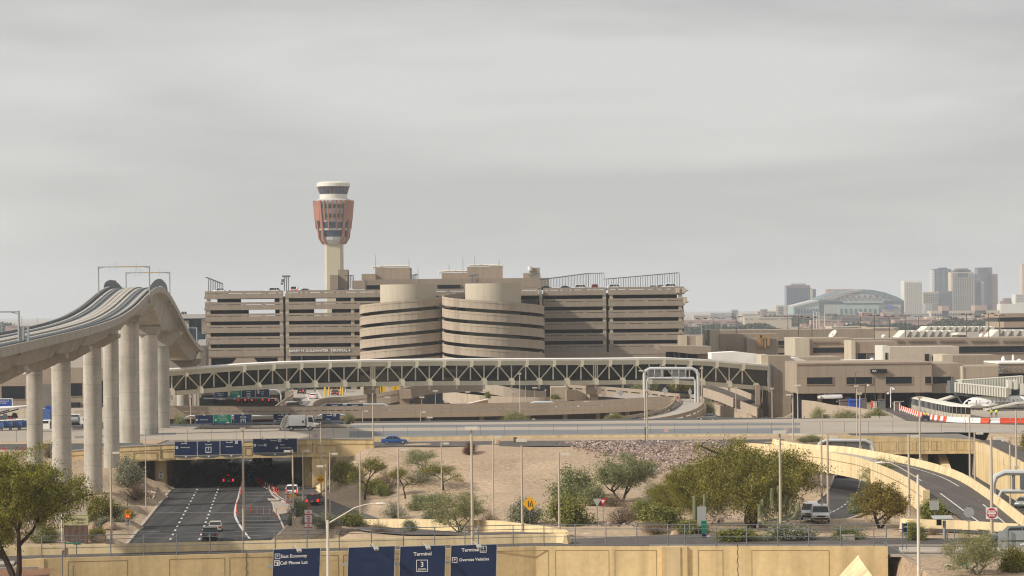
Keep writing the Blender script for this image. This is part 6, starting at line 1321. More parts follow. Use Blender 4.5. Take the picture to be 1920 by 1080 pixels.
def tree_proto(seed,H,spread,trunk_h,nleaf,leafm,barkm,L_=.22,W_=.09,droop=.3,trunks=2,r0=.22,levels=4,tight=.30,flat=.75,lowcrown=.25,clump=1.0,fill=0,fz=(.3,1.0)):
 """returns an Empty with trunk and crown children; crown width = spread"""
 rnd=random.Random(seed); rng=np.random.default_rng(seed); mb=MB(); tips=[];
 def grow(p,d,ln,r,lv):
  pts=[p]; q=p.copy(); dd=d.copy(); n=4
  for i in range(n):
   dd=(dd+Vector((rnd.uniform(-.28,.28),rnd.uniform(-.28,.28),rnd.uniform(-.12,.14)))).normalized(); q=q+dd*ln/n; pts.append(q.copy())
  rr=[r*(1-.45*i/n) for i in range(n+1)]; mb.tube(pts,rr,6 if lv<2 else 4)
  if lv>=levels: tips.append((pts[2],dd)); tips.append((q,dd)); return
  k=rnd.choice((2,3,3))
  for j in range(k):
   a=rnd.uniform(0,2*math.pi); side=Vector((math.cos(a),math.sin(a),rnd.uniform(-.15,.55)*flat*1.2)); nd=(dd*.55+side*.85).normalized(); st=pts[rnd.choice((2,3,4))] if j else q
   grow(st,nd,ln*rnd.uniform(.62,.85),r*.55,lv+1)
  if lv>=2: tips.append((q,dd))
 base=Vector((0,0,-.15))
 for t in range(trunks):
  a=2*math.pi*t/max(1,trunks)+rnd.uniform(-.4,.4); lean=.12 if trunks==1 else .55
  grow(base,Vector((math.cos(a)*lean,math.sin(a)*lean,1)).normalized(),trunk_h*1.15,r0,0)
 P_=np.array([tuple(t[0]) for t in tips]);
 c=np.array([0,0,0]);
 sx=np.percentile(np.abs(P_[:,:2]),96)+.3; k=spread/2/sx*.88; zt=P_[:,2].max(); kz=(H-.25)/zt
 mb.v=[(x*k,y*k,z*kz) if z>0 else (x,y,z) for x,y,z in mb.v]; P_=P_*np.array([k,k,kz])
 if fill:
  E=rng.normal(0,1,(fill*3,3)); E/=np.linalg.norm(E,axis=1)[:,None]; E*=rng.uniform(.25,1,(fill*3,1))**.5; E=E[:fill]; z0,z1=fz; E=E*np.array([spread/2*.86,spread/2*.86,H*(z1-z0)/2*.9])*rng.uniform(.78,1.2,(fill,1))+np.array([0,0,H*(z0+z1)/2]); P_=np.concatenate([P_,E])
 per=max(1,nleaf//len(P_)); reps=[]
 wts=rng.uniform(.1,1,len(P_))**1.5*2.3
 for i,p in enumerate(P_):
  m=int(per*wts[i]);
  if m<1: continue
  ns_=4
  for _ in range(ns_):
   d=rng.normal(0,1,3); d[2]=-abs(d[2])*droop+rng.normal(0,.3); d/=np.linalg.norm(d)+1e-6; ln=spread*.13*clump*rng.uniform(.4,1.2); t_=rng.uniform(0,1,max(1,m//ns_))
   reps.append(p[None,:]+d[None,:]*(t_*ln)[:,None])
 Q=np.concatenate(reps); Q=Q[Q[:,2]>H*lowcrown*.5]
 v=leafcloud(Q,L_,W_,rng,jit=tight*spread*.11,up=droop)
 root=bpy.data.objects.new('proto',None); col.objects.link(root)
 if len(mb.v): mb.build('trunk',barkm,root,smooth=False)
 leafmesh('crown',v,leafm,root)
 root.hide_render=True
 return root
PROTO={}
def proto(key,*a,**k):
 PROTO[key]=tree_proto(*a,**k); return PROTO[key]
proto('mesq',11,9.5,9.5,3.2,76000,M['l_mesq'],M['bark'],L_=.20,W_=.06,droop=1.0,trunks=2,r0=.26,levels=4,tight=.16,lowcrown=.4,clump=1.2,fill=330,fz=(.34,1.0))
proto('mesq2',23,7.5,12.0,2.2,60000,M['l_dark'],M['bark'],L_=.20,W_=.07,droop=.9,trunks=1,r0=.34,levels=4,tight=.15,lowcrown=.15,clump=1.2,fill=300,fz=(.16,1.0))
proto('palo',31,5.5,6.5,1.7,16000,M['l_palo'],M['barkg'],L_=.24,W_=.04,droop=.1,trunks=4,r0=.10,levels=4,tight=.2,lowcrown=.3,fill=60,fz=(.35,1))
proto('palo2',37,5.5,6.5,1.9,9000,M['l_olive'],M['barkg'],L_=.22,W_=.045,droop=.25,trunks=2,r0=.15,levels=4,tight=.28,lowcrown=.35)
proto('olive',41,5.0,6.5,1.6,24000,M['l_olive'],M['bark'],L_=.20,W_=.06,droop=.4,trunks=2,r0=.16,levels=4,tight=.17,lowcrown=.2,fill=130,fz=(.22,1.0))
proto('sparse',47,4.2,5.5,1.7,4200,M['l_dark'],M['bark'],L_=.20,W_=.06,droop=.2,trunks=1,r0=.16,levels=4,tight=.28,lowcrown=.3)
def bush_proto(key,seed,leafm,nleaf,H=2.0,Wd=3.0,L_=.16,W_=.07,stem='bark',up=-.3,air=.25):
 rng=np.random.default_rng(seed); rnd=random.Random(seed); mb=MB(); reps=[]
 for k in range(26):
  a=rnd.uniform(0,2*math.pi); el=rnd.uniform(.15,1.35); rr=rnd.uniform(.75,1.05)
  tip=np.array([math.cos(a)*math.cos(el)*Wd/2*rr,math.sin(a)*math.cos(el)*Wd/2*rr,math.sin(el)*H*rr]); b=np.array([rnd.uniform(-.2,.2)*Wd*.4,rnd.uniform(-.2,.2)*Wd*.4,-.1])
  mid=(b+tip)/2+np.array([0,0,.12*H]); mb.tube([tuple(b),tuple(mid),tuple(tip)],[.035,.022,.01],4)
  m=int(nleaf/26*rnd.uniform(.5,1.5)); t=rng.uniform(.25,1.04,m)**.7; w1=(1-t)**2; w2=2*t*(1-t); w3=t**2; reps.append(b[None]*w1[:,None]+mid[None]*w2[:,None]+tip[None]*w3[:,None])
 Q=np.concatenate(reps); v=leafcloud(Q,L_,W_,rng,jit=air*min(H,Wd)*.5,up=up); v[:,2]=np.maximum(v[:,2],-.05)
 root=bpy.data.objects.new('proto',None); col.objects.link(root); mb.build('stems',M[stem],root); leafmesh('foliage',v,leafm,root); root.hide_render=True; PROTO[key]=root
bush_proto('bgreen',1,M['l_bush'],9000)
bush_proto('bgrey',2,M['l_grey'],7000,up=-.2)
bush_proto('bbrush',3,M['l_brush'],4200,L_=.2,W_=.03,up=-.6,air=.3)
bush_proto('bolive',4,M['l_olive'],8000)
proto('brust',53,5.2,6.8,1.2,20000,M['l_rust'],M['bark'],L_=.18,W_=.08,droop=.4,trunks=3,r0=.12,levels=4,tight=.15,lowcrown=.1,fill=150,fz=(.08,1.0))
bush_proto('bred',6,M['l_red'],5000)
bush_proto('bpalo',7,M['l_palo'],9000,L_=.26,W_=.035,up=-.7,air=.3)
bush_proto('bdark',8,M['l_dark'],10000)
bush_proto('bwispy',9,M['l_grey'],3200,L_=.24,W_=.03,up=-.8,air=.28)
SZ={'mesq':(9.5,9.5),'mesq2':(7.5,12.0),'palo':(5.5,6.5),'palo2':(5.5,6.5),'olive':(5.0,6.5),'brust':(5.2,6.8),'sparse':(4.2,5.5)}
def plant(key,label,px,py_base,w_px,h_px,name='shrub',cat='shrub',rz=0,Y=None,z=None,group=None,sy=None):
 """placed with the foot at a ground pixel, sized in picture pixels"""
 if Y is None: b=hit(px,py_base)
 else: b=at(px,py_base,Y);
 if z is not None: b.z=z
 k=b.y/F; Hh,Ww=(SZ[key] if key in SZ else (2.2,3.3)); sx=w_px*k/Ww; szz=h_px*k/Hh
 r=copy_tree(PROTO[key],b,rz,scale=(sx,(sx if sy is None else sy),szz)); r.name=name; r.hide_render=False; tag(r,label,cat,group); return r
T_='tree'
plant('mesq','large feathery green mesquite tree with forked dark trunk at the left edge',30,1092,262,250,'mesquite_tree',T_,rz=2.1,Y=229)
plant('mesq2','wide dark green mesquite tree with thick leaning trunk beside the saguaro',1408,992,285,172,'mesquite_tree',T_,rz=.9)
plant('mesq2','lighter green mesquite mass left of the big saguaro tree',1318,985,135,118,'mesquite_tree',T_,rz=2.4)
plant('olive','round grey green tree with twisted trunk right of the dark shrub',1166,941,128,92,'desert_tree',T_,rz=.4)
plant('bolive','dense dark olive shrub left of the grey green tree',1072,934,95,66,'large_shrub')
plant('bgreen','broad yellow green shrub behind the tan lamp pole, right of the merge sign',1062,984,108,62)
plant('bgrey','wispy grey shrub behind the yellow merge sign',985,982,78,46)
plant('palo','big pale green palo verde bush in front of the low wall',862,1000,150,84,'palo_verde_bush','bush',rz=.7)
plant('palo2','umbrella shaped palo verde tree on the slope left of the brown poles',799,893,110,52,'palo_verde_tree',T_,rz=1.3)
plant('sparse','leaning dark trunked tree on the slope near the underpass',684,938,78,82,'desert_tree',T_,rz=1.0)
plant('sparse','twisted dark trunked tree under the umbrella palo verde',832,920,90,48,'desert_tree',T_,rz=3.3)
plant('sparse','thin leaning tree left of the twisted one',760,935,62,60,'desert_tree',T_,rz=4.3)
plant('bdark','dark bush beside the yellow slope slab of the underpass',648,905,68,44,rz=1)
plant('bgreen','small green bush on the slope below the leaning tree',716,930,46,26,rz=.5)
plant('bolive','olive bush with dark stems at the foot of the slope',782,957,44,36)
plant('bwispy','pale wispy bush at the foot of the slope below the thin tree',741,972,66,38)
plant('bgrey','grey green bush before the low wall left end',768,1000,48,26,rz=2)
plant('bbrush','pinkish dry brush before the left end of the low wall',715,1000,56,22)
plant('bgreen','green bush right of the long no parking sign',662,990,70,30,rz=2.2)
plant('bgrey','grey green clipped bush behind the long no parking sign',615,995,60,34)
plant('bgrey','small blue grey bush beside the 35 sign pole',545,986,18,18,rz=1.2)
plant('bgrey','grey green bush just left of the long no parking sign',580,985,36,26,rz=.4)
plant('bolive','dark spiky bush around the foot of the small no parking sign',560,968,48,36,rz=.8)
plant('bbrush','brown brushy patch right of the long no parking sign',640,1003,80,18,rz=2.8)
plant('bred','dark red bush alone high on the gravel slope',882,852,34,22)
plant('mesq2','broad loose green shrub mass between the yield signs and the big mesquite',1262,978,105,84,'mesquite_tree',T_,rz=4.1)
plant('olive','pale olive tree merging into the left side of the big mesquite',1292,940,92,70,'desert_tree',T_,rz=5.2)
plant('bolive','olive shrub joining the dark olive shrub and the grey green tree',1118,948,70,44,rz=3)
plant('bbrush','dry brown brush under the grey green tree',1150,950,70,24,rz=4)
plant('bgreen','green shrub right of the pinkish bare brush',1200,975,56,40,rz=5)
plant('bdark','dark brush patch under the leaning dark trunked tree',700,925,58,30,rz=4.2)
plant('bbrush','dry purple brush between the two leaning slope trees',728,918,54,40,rz=5.1)
plant('bwispy','thin wispy brush under the umbrella palo verde',790,905,70,34,rz=3.7)
plant('bolive','olive brush filling between the thin tree and the big palo verde',812,955,60,34,rz=4.4)
plant('bgrey','grey brush left of the big palo verde foot',805,990,50,34,rz=5.5)
plant('bbrush','dry brush to the right of the big palo verde',915,985,46,26,rz=1.9)
plant('bgrey','tall grey green brush against the right guideway columns',243,915,62,60,'large_shrub',rz=.3)
plant('bbrush','brown dry brush below the tall grey brush',252,936,70,34,rz=1.4)
plant('bdark','dark green bush left of the speed feedback sign',195,978,84,52,rz=.9)
plant('bgrey','low grey bush beside the speed feedback sign',236,978,52,30,rz=2.2)
plant('bgrey','low spreading grey bush in front of the dark green bush',195,990,52,20,rz=3.2)
plant('bdark','small dark bush by the pale boulders',182,1014,44,26,rz=2.9)
plant('bolive','yellow green bush behind the left end of the far barrier',83,1018,62,36,rz=.1)
plant('bbrush','thin brush between the first two guideway columns',92,858,34,30,rz=.1)
plant('bbrush','dark round brush at the foot of the verge near the light pole',262,935,38,22,rz=.6)
plant('bolive','olive bush at the left edge under the big tree',12,1020,40,40,rz=2)
plant('bolive','small green tree in front of the viaduct left end',335,803,34,40,'small_tree',T_,Y=556,z=4.6)
plant('bpalo','thin palo verde bush at the right leg of the short gantry',654,798,30,20,Y=556,z=ZP)
plant('bpalo','yellow green bush in front of the viaduct',967,796,56,24,rz=1,Y=560,z=ZP-.8)
plant('bpalo','low yellow green bush under the loop ramp',1152,790,42,15,rz=2,Y=560,z=ZP-.3)
plant('bolive','green tree right of the loop ramp',1329,781,26,46,'small_tree',T_,Y=600,z=4)
plant('bolive','broad green tree behind the loop ramp, under the walkway',1208,745,56,34,'small_tree',T_,Y=690,z=8)
plant('bdark','dark tree in the shade behind the loop ramp gantry',1280,750,56,42,'small_tree',T_,Y=700,z=8)
plant('bgreen','tiny tree behind the viaduct near the spiral foot',914,752,14,14,'small_tree',T_,Y=640,z=8.6)
plant('bgreen','tiny bush behind the viaduct left of the loop pier',1040,754,26,10,Y=640,z=8.2)
plant('bpalo','pale wispy palo verde left of the blue tarpaulin',1538,786,48,34,'palo_verde_bush','bush',Y=568,z=4.5)
plant('bpalo','green palo verde below the terminal building',1588,788,70,30,'palo_verde_bush','bush',rz=1,Y=566,z=4.5)
plant('bpalo','green palo verde left of the barrier line',1642,788,52,36,'palo_verde_bush','bush',rz=2,Y=564,z=4.6)
plant('bpalo','thin grass bush on the wall left of the back gantry',1518,832,58,14,rz=2.6,Y=462,z=6.4)
plant('palo','tall pale green palo verde rising behind the rusty tree',1660,940,92,88,'palo_verde_tree',T_,rz=2.0)
plant('brust','round rusty orange and green tree near the railing end',1650,992,128,96,'rusty_tree',T_)
plant('bgreen','green bush between the rusty tree and the ramp mouth',1752,978,72,42,rz=1.9)
plant('bgreen','dark green bush at the foot of the rusty tree',1712,1014,56,38,rz=.7)
plant('bbrush','small dry brush at the gravel island',1752,1003,34,16)
plant('bgreen','dense low bushes behind the railing right of the double arm sign',1385,1018,110,30,rz=2.4)
plant('bgrey','grey shrub behind the railing under the saguaro',1480,1016,110,34,rz=.5)
plant('bolive','olive shrub behind the railing left of the white box',1590,1014,80,30,rz=1.2)
plant('bgreen','yellow flowering brush left of the big tree trunk',1235,988,110,44,rz=1.3)
plant('bbrush','bare purple brush in front of the yield sign slope',1165,985,70,48,rz=2)
plant('bbrush','dry pale brush at the rocks right of the yield signs',1230,1000,80,26,rz=.2)
plant('bgreen','low green bush under the two small saguaros',1300,1002,80,30,rz=2.6)
plant('bolive','loose olive bush above the curved road mouth',1612,965,60,40,rz=.9)
plant('bwispy','grey wispy tree between the grey green tree and big mesquite',1225,960,80,64,'desert_tree',T_,rz=1.1)
plant('palo','foreground palo verde with many thin stems at lower right',1832,1090,150,96,'palo_verde_tree',T_,rz=.2,Y=228,z=6.4)
plant('bdark','dark shrub at the right edge in front of the guardrail',1905,1084,70,60,rz=1.7,Y=230,z=6.6)
plant('bdark','dark green tree crown at the right edge above the wing wall',1935,828,48,44,'small_tree',T_,rz=1.7,Y=420,z=7.0)
plant('bolive','small grass tuft at the foot of the left retaining column',93,905,26,16,rz=1.7)
for k in PROTO.values():
 for c in ALLC(k): bpy.data.objects.remove(c)
 bpy.data.objects.remove(k)
def saguaro(label,px,py,h_px,arms,r=.3,Y=None):
 b=hit(px,py); k=b.y/F; H=h_px*k; t=thing('saguaro_cactus',label,'cactus',b);
 def rib(pts,rr,nm):
  mb=MB(); n=len(pts); m=14; P2=[Vector(p) for p in pts];
  for i,p in enumerate(P2):
   f=i/(n-1); w_=rr*(1 if f<.9 else .55)
   if i==n-1: w_=rr*.12
   for j in range(m): a=2*math.pi*j/m; q=w_*(1.0 if j%2 else .86); mb.v.append((p.x+q*math.cos(a),p.y+q*math.sin(a),p.z))
  for i in range(n-1):
   for j in range(m): mb.f.append((i*m+j,i*m+(j+1)%m,(i+1)*m+(j+1)%m,(i+1)*m+j))
  mb.f.append(tuple((n-1)*m+j for j in range(m))); mb.build(nm,M['cactus'],t,smooth=False)
 rib([(0,0,-.3)]+[(0,0,H*f) for f in (.2,.4,.6,.8,.93,.975,1)],r,'stem')
 for dx,z0,z1,dy in arms:
  D=dx*k; z0*=H; z1*=H; rib([(0,dy*.2,z0),(D*.5,dy*.6,z0+.0),(D*.8,dy,z0+.12*abs(D)+.1),(D,dy,z0+.55*abs(D)+.2),(D*1.03,dy,(z0+z1)/2),(D*1.04,dy,z1*.93),(D*1.04,dy,z1*.98),(D*1.04,dy,z1)],r*.72,'arm')
 return t
saguaro('big many armed saguaro cactus in front of the thick mesquite trunk',1462,1003,92,[(-36,.15,.62,0),(-30,.3,.72,.3),(-14,.5,.96,-.2),(20,.35,.72,.2),(34,.3,.66,-.2),(12,.6,.80,.4)],.28)
saguaro('small plain saguaro cactus left of the double back sign',1303,1000,70,[],.22)
saguaro('leaning thin saguaro cactus right of the double back sign',1322,1000,74,[],.18)
saguaro('tiny branching saguaro by the railing',1294,1012,36,[(-8,.3,.55,0),(6,.45,.7,0)],.08)
saguaro('saguaro with short arms standing left behind the mesquite',1457,960,64,[(9,.7,.85,0)],.2)
def boulder(label,px,py,w_px,h_px,m='boulder',Y=None,z=None):
 b=hit(px,py) if Y is None else at(px,py,Y); k=b.y/F; rng=random.Random(px); mb=MB(); mb.lathe(0,0,[(.5,-.2),(1.0,.0),(.95,.35),(.7,.75),(.3,.98),(.05,1.0)],9)
 mb.v=[(x*w_px*k/2*(1+rng.uniform(-.16,.16)),y*w_px*k/2*(1+rng.uniform(-.16,.16)),zz*h_px*k*(1+rng.uniform(-.1,.1))) for x,y,zz in mb.v]
 o=mb.build('boulder',M[m],None,smooth=True); o.location=b; tag(o,label,'boulder')
boulder('large rounded tan boulder by the left railing',185,1016,26,13)
boulder('rounded tan boulder behind the light pole at left',205,992,28,14)
boulder('small pointed tan boulder left of the rounded one',174,993,8,14)
boulder('reddish pointed rock on the slope edge near the blue car',933,833,14,8)
boulder('pink angular boulder by the yield signs',1145,985,16,9,'rock')
boulder('pink rock left of the yield signs',1104,984,14,7,'rock')
boulder('white pale rock by the road merge',1053,984,9,7,'kerb')
boulder('pink boulder right of the yield signs',1167,984,16,8,'rock')
boulder('reddish boulder behind the railing near the double back sign',1266,1006,22,11)
boulder('pink rock pile stone under the mesquite',1330,1010,12,6,'rock')
boulder('pale wide rock right of the thick mesquite trunk',1428,989,24,8,'kerb')
boulder('round tan boulder on top of the curved ramp wall',1497,836,9,8,Y=432)
rng=random.Random(5); mb=MB()
def tri_pts(poly,n):
 xs=[p[0] for p in poly]; ys=[p[1] for p in poly]; o=[]
 while len(o)<n:
  x=rng.uniform(min(xs),max(xs)); y=rng.uniform(min(ys),max(ys)); c=False; j=len(poly)-1
  for i in range(len(poly)):
   if (poly[i][1]>y)!=(poly[j][1]>y) and x<(poly[j][0]-poly[i][0])*(y-poly[i][1])/(poly[j][1]-poly[i][1]+1e-9)+poly[i][0]: c=not c
   j=i
  if c: o.append((x,y))
 return o
RIP=[(1055,829.5),(1100,828),(1250,828),(1340,829),(1398,836),(1425,850),(1395,860),(1330,861),(1300,868),(1262,879),(1232,889),(1214,886),(1228,875),(1237,868),(1190,862),(1140,856),(1100,845)]
ico=[(0,0,1),(.9,0,.35),(.28,.85,.4),(-.72,.5,.3),(-.7,-.55,.45),(.25,-.88,.3),(.3,.2,-.4)]; icf=[(0,1,2),(0,2,3),(0,3,4),(0,4,5),(0,5,1),(6,2,1),(6,3,2),(6,4,3),(6,5,4),(6,1,5)]
def rocks(n,poly,s0,s1):
 P2=tri_pts(poly,n); ptsx=[hit(x,y) for x,y in P2]
 for p in ptsx:
  s_=rng.uniform(s0,s1)*rng.choice((.7,1,1,1.5)); m=Matrix.Rotation(rng.uniform(0,6.28),3,Vector((rng.uniform(-1,1),rng.uniform(-1,1),rng.uniform(-1,1))).normalized()); sx,sy,sz_=s_*rng.uniform(.6,1.3),s_*rng.uniform(.6,1.3),s_*rng.uniform(.5,1)
  mb.add([tuple(p+Vector((0,0,s_*.25))+m@Vector((v[0]*sx,v[1]*sy,v[2]*sz_))) for v in ico],icf)
rocks(6000,RIP+[],.11,.25)
one('rock_riprap',mb,M['rock'],'bed of broken pink and white rocks spilling down the gravel slope','rocks',kind='stuff')
mb=MB(); rocks(260,[(1030,981),(1210,981),(1340,1000),(1345,1006),(1200,989),(1030,986)],.1,.22); rocks(260,[(1190,950),(1330,940),(1380,970),(1330,990),(1200,985)],.12,.3); rocks(60,[(272,930),(300,920),(300,932),(280,938)],.15,.25)
rocks(300,[(1040,832),(1120,860),(1190,872),(1225,900),(1310,872),(1400,858),(1380,845),(1240,885),(1180,858),(1060,828)],.08,.22); rocks(200,[(1400,950),(1500,930),(1520,950),(1480,965),(1400,975)],.1,.25)
one('scattered_rocks',mb,M['rock'],'small pale rocks scattered along the verges under the bushes','rocks',kind='stuff')
P_=[]; rg=np.random.default_rng(4)
for x,y in tri_pts([(700,845),(1040,838),(1200,880),(1380,870),(1300,940),(1000,975),(700,965),(640,930)],420)+tri_pts([(150,880),(300,925),(250,1000),(150,990)],90)+tri_pts([(1660,1056),(1900,1056),(1900,1080),(1650,1080)],90):
 p=hit(x,y); r_=rg.uniform(.1,.3); P_.append(np.array(p)[None]+np.abs(rg.normal(0,1,(10,3)))*np.array([r_*rg.choice((-1,1)),r_,r_*.5]))
o=leafmesh('dry_weeds',leafcloud(np.concatenate(P_),.16,.025,rg,jit=.07,up=-.5),M['l_brush'],None); tag(o,'tiny dry weeds dotted over the gravel slopes','weeds',kind='stuff')
rg=np.random.default_rng(9)
def belt(label,a,b,Y,h,n,kind='stuff',sz=3.0):
 xs=rg.uniform(xat(a,600,Y),xat(b,600,Y),n); cl=(np.sin(xs*.021+Y)*.5+np.sin(xs*.057)*.35+np.sin(xs*.13)*.3+1.2)/2.1; z=rg.uniform(0,1,n)**.8*h*np.clip(cl,.15,1.1)+2
 P_=np.stack([xs,Y+rg.uniform(0,60,n),z],1); v=leafcloud(P_,sz,sz*.7,rg,jit=.6,up=0); o=leafmesh('distant_trees',v,M['l_far'],None); tag(o,label,'trees',kind='stuff')
belt('far belt of grey green trees right of the garage under the skyline',1283,1900,2700,13,14000)
belt('nearer belt of grey green trees beyond the concourse roofs',1283,1760,1900,9,9000,sz=2.2)
belt('belt of hazy trees at the foot of the stadium',1283,1900,3600,15,9000,sz=4)
belt('hazy horizon trees at far left beyond the guideway',-60,340,3200,17,9000,sz=3.5)
belt('nearer belt of hazy trees at far left',-60,340,2300,9,4000,sz=2.5)
# ================================================================ vehicles
def wheel(t,x,y,r=.33,w=.22):
 mb=MB(); n=16; s=1 if x>0 else -1
 mb.tube([(x-w/2,y,r),(x+w/2,y,r)],r,n); o=mb.build('wheel',M['tyre'],t,smooth=True)
 mb=MB(); mb.tube([(x+s*(w/2-.01),y,r),(x+s*(w/2+.015),y,r)],r*.62,12); mb.build('rim',M['rim'],o,smooth=True)
def loft(mb,secs,cap=True):
 b=len(mb.v); n=len(secs[0]);
 for s in secs: mb.v+=s
 for i in range(len(secs)-1):
  for j in range(n): mb.f.append((b+i*n+j,b+(i+1)*n+j,b+(i+1)*n+(j+1)%n,b+i*n+(j+1)%n))
 if cap: mb.f.append(tuple(b+j for j in range(n))); mb.f.append(tuple(b+(len(secs)-1)*n+j for j in reversed(range(n))))
DIM={ # length,width,height,belt,bonnet z,boot z, cabin base y0(rear),y1(front), roof y0,y1
 'sedan':(4.6,1.82,1.44,.92,.86,.98,-1.75,1.0,-1.05,.25),
 'suv':(4.8,1.95,1.78,1.08,1.06,1.08,-2.3,1.15,-2.0,.5),
 'van':(5.1,2.0,1.78,1.02,.98,1.02,-2.48,1.5,-2.2,.65),
 'pickup':(5.7,2.0,1.85,1.12,1.12,1.12,-.75,1.35,-.5,.75)}
def car(kind,color,label,pos,rz=0,lit=False,group=None,cat='car',name='car',top=None):
 L_,W_,H_,belt,hz,bz,c0,c1,r0,r1=DIM[kind]; t=thing(name,label,cat,pos,rz,group); pm=PT[color]; w=W_/2
 mb=MB(); secs=[]; prof=[(-L_/2,.42,bz-.22,.86),(-L_/2+.08,.28,bz-.02,.95),(-L_/2+.6,.24,bz,1.0),(c0+.5,.22,belt,1.0),(0,.22,belt,1.0),(c1-.3,.22,belt,1.0),(c1+.1,.22,hz+.0,.99),(L_/2-.5,.25,hz-.07,.96),(L_/2-.1,.32,hz-.2,.88),(L_/2,.42,hz-.38,.80)]
 for y,zb,zt,k in prof:
  a=w*k; secs.append([(-a*.93,y,zb),(-a,y,zb+.15),(-a,y,zt-.25),(-a*.94,y,zt-.05),(-a*.85,y,zt),(a*.85,y,zt),(a*.94,y,zt-.05),(a,y,zt-.25),(a,y,zb+.15),(a*.93,y,zb)])
 loft(mb,secs); mb.build('body',pm,t,smooth=True)
 if kind=='pickup':
  mb=MB(); mb.box(-w*.82,w*.82,-L_/2+.15,c0-.1,belt-.02,belt+.03); mb.build('cargo_bed',M['black'],t)
 rw=w*.80; bw=w*.92; gt=H_-.09
 mb=MB(); mb.add([(-bw,c0,belt-.02),(bw,c0,belt-.02),(bw,c1,belt-.02),(-bw,c1,belt-.02),(-rw,r0,gt),(rw,r0,gt),(rw,r1,gt),(-rw,r1,gt)],[(0,3,2,1),(4,5,6,7),(0,1,5,4),(1,2,6,5),(2,3,7,6),(3,0,4,7)]); mb.build('windows',M['carglass'],t)
 mb=MB(); sc_=[]
 for y,z,k in ((r0-.1,gt-.01,.95),(r0+.02,H_-.03,1.0),((r0+r1)/2,H_,1.01),(r1-.1,H_-.03,1.0),(r1+.05,gt-.01,.95)): a=rw*k; sc_.append([(-a-.02,y,gt-.03),(-a,y,z-.0),(-a*.8,y,z+.025),(a*.8,y,z+.025),(a,y,z),(a+.02,y,gt-.03)])
 loft(mb,sc_); mb.build('roof',PT[top] if top else pm,t,smooth=True)
 mb=MB();
 for s in (-1,1):
  for yb,yt in ((c0+.03,r0+.05),(c1-.06,r1-.03),((c0+c1)/2-.0,(r0+r1)/2),((c0*.72+c1*.28),(r0*.8+r1*.2))): mb.tube([(s*(bw+.005),yb,belt),(s*(rw+.01),yt,gt)],.045,4)
 mb.build('pillar',pm,t)
 for s in (-1,1):
  mb=MB(); mb.box(min(s*w*.52,s*w*.93),max(s*w*.52,s*w*.93),-L_/2-.03,-L_/2+.15,bz-.34,bz-.14) if kind=='sedan' else mb.box(min(s*w*.72,s*w*.95),max(s*w*.72,s*w*.95),-L_/2-.03,-L_/2+.2,bz-.42,bz-.02)
  mb.build('taillight',M['tail'] if lit else M['tailoff'],t)
  mb=MB(); mb.box(min(s*w*.5,s*w*.86),max(s*w*.5,s*w*.86),L_/2-.14,L_/2+.0,hz-.36,hz-.22); mb.build('headlight',M['head'],t)
  mb=MB(); mb.obox(Vector((s*(w+.1),c1-.45,belt+.08)),(.2,.12,.14)); mb.build('mirror',pm,t)
  for y in (-L_*.30,L_*.31): wheel(t,s*(w-.13),y,.34 if kind=='sedan' else .39)
 if lit:
  mb=MB(); mb.box(-.14,.14,r0-.16,r0-.06,gt-.02,gt+.04); mb.build('brake_light',M['tail'],t)
 mb=MB(); mb.box(-w*.86,w*.86,L_/2-.12,L_/2+.03,.38,.52); mb.box(-w*.88,w*.88,-L_/2-.05,-L_/2+.1,.36,.56); mb.build('bumper',M['black'] if kind!='sedan' else pm,t)
 mb=MB(); mb.box(-.18,.18,-L_/2-.065,-L_/2-.04,.62,.76); mb.build('number_plate',M['white'],t)
 mb=MB(); mb.box(-w*.48,w*.48,L_/2-.03,L_/2+.02,hz-.42,hz-.27); mb.build('grille',M['black'],t)
 return t
AH=R(4.2)
car('suv','black','black SUV with lit tail lamps driving into the underpass',gz(429,908,0.03),AH,True)
car('sedan','beige','white beige sedan driving behind the near bridge railing',gz(404.5,996,0.03),AH,False)
car('suv','gray','dark grey pickup rear half hidden by the near far-side barrier',gz(394,1012,0.03),AH,False)
car('suv','black','dark SUV with white rear sticker in the shade of the underpass',gz(437,885,0.03),AH,False)
car('van','black','dark car in the shaded right lane of the underpass',gz(471,889,0.03),AH,False)
car('pickup','black','tall dark truck in the shade near the right underpass pillar',gz(502,877,0.03),AH,False,name='truck',cat='truck')
car('pickup','gray','dark pickup with pale tailgate beyond the underpass',gz(483.5,868,0.03),AH,False,name='pickup_truck',cat='pickup')
car('van','taxi','amber yellow van crossing beyond the underpass',gz(406,868,0.03),R(60),False,name='van',cat='van')
car('suv','white','white SUV with red tail lamps on the exit ramp',gz(548,929,0.05),R(3),True)
car('van','maroon','dark plum minivan on the exit ramp behind the white SUV',hit(591,949)+Vector((0,0,.2)),R(-6),True,name='minivan',cat='minivan')
p=gz(740,833,ZP+.05); car('sedan','blue','blue sedan on the service road beside the yellow barrier',(p.x,p.y+.9,ZP+.06),R(-91))
car('suv','black','black SUV with lit brake lamps on the approach road under the walkway',gz(566,738,ZP+.04),R(-6),True)
car('sedan','white','white sedan on the approach road behind the black SUV',gz(588.5,747.5,ZP+.04),R(-4),True)
car('sedan','gray','grey sedan passing the curved parapet of the approach road',gz(556.5,757,ZP+.04),R(-10))
car('suv','gray','white roofed vehicle just showing above the viaduct wall',gz(553,767,ZP+.04),R(-70),top='white')
car('sedan','darkblue','dark car with red tail lamps waiting at the yellow toll barrier',gz(628.5,740.5,ZP+.04),R(-2),True)
car('suv','black','dark SUV with red tail lamps deep under the walkway',gz(603,729,ZP),R(-2),True)
car('sedan','black','dark car with red tail lamps left under the walkway',gz(584,730,ZP),R(-2),True)
car('suv','black','dark vehicle with red lamps beyond the distant sign row',gz(497,731,ZP),0,True)
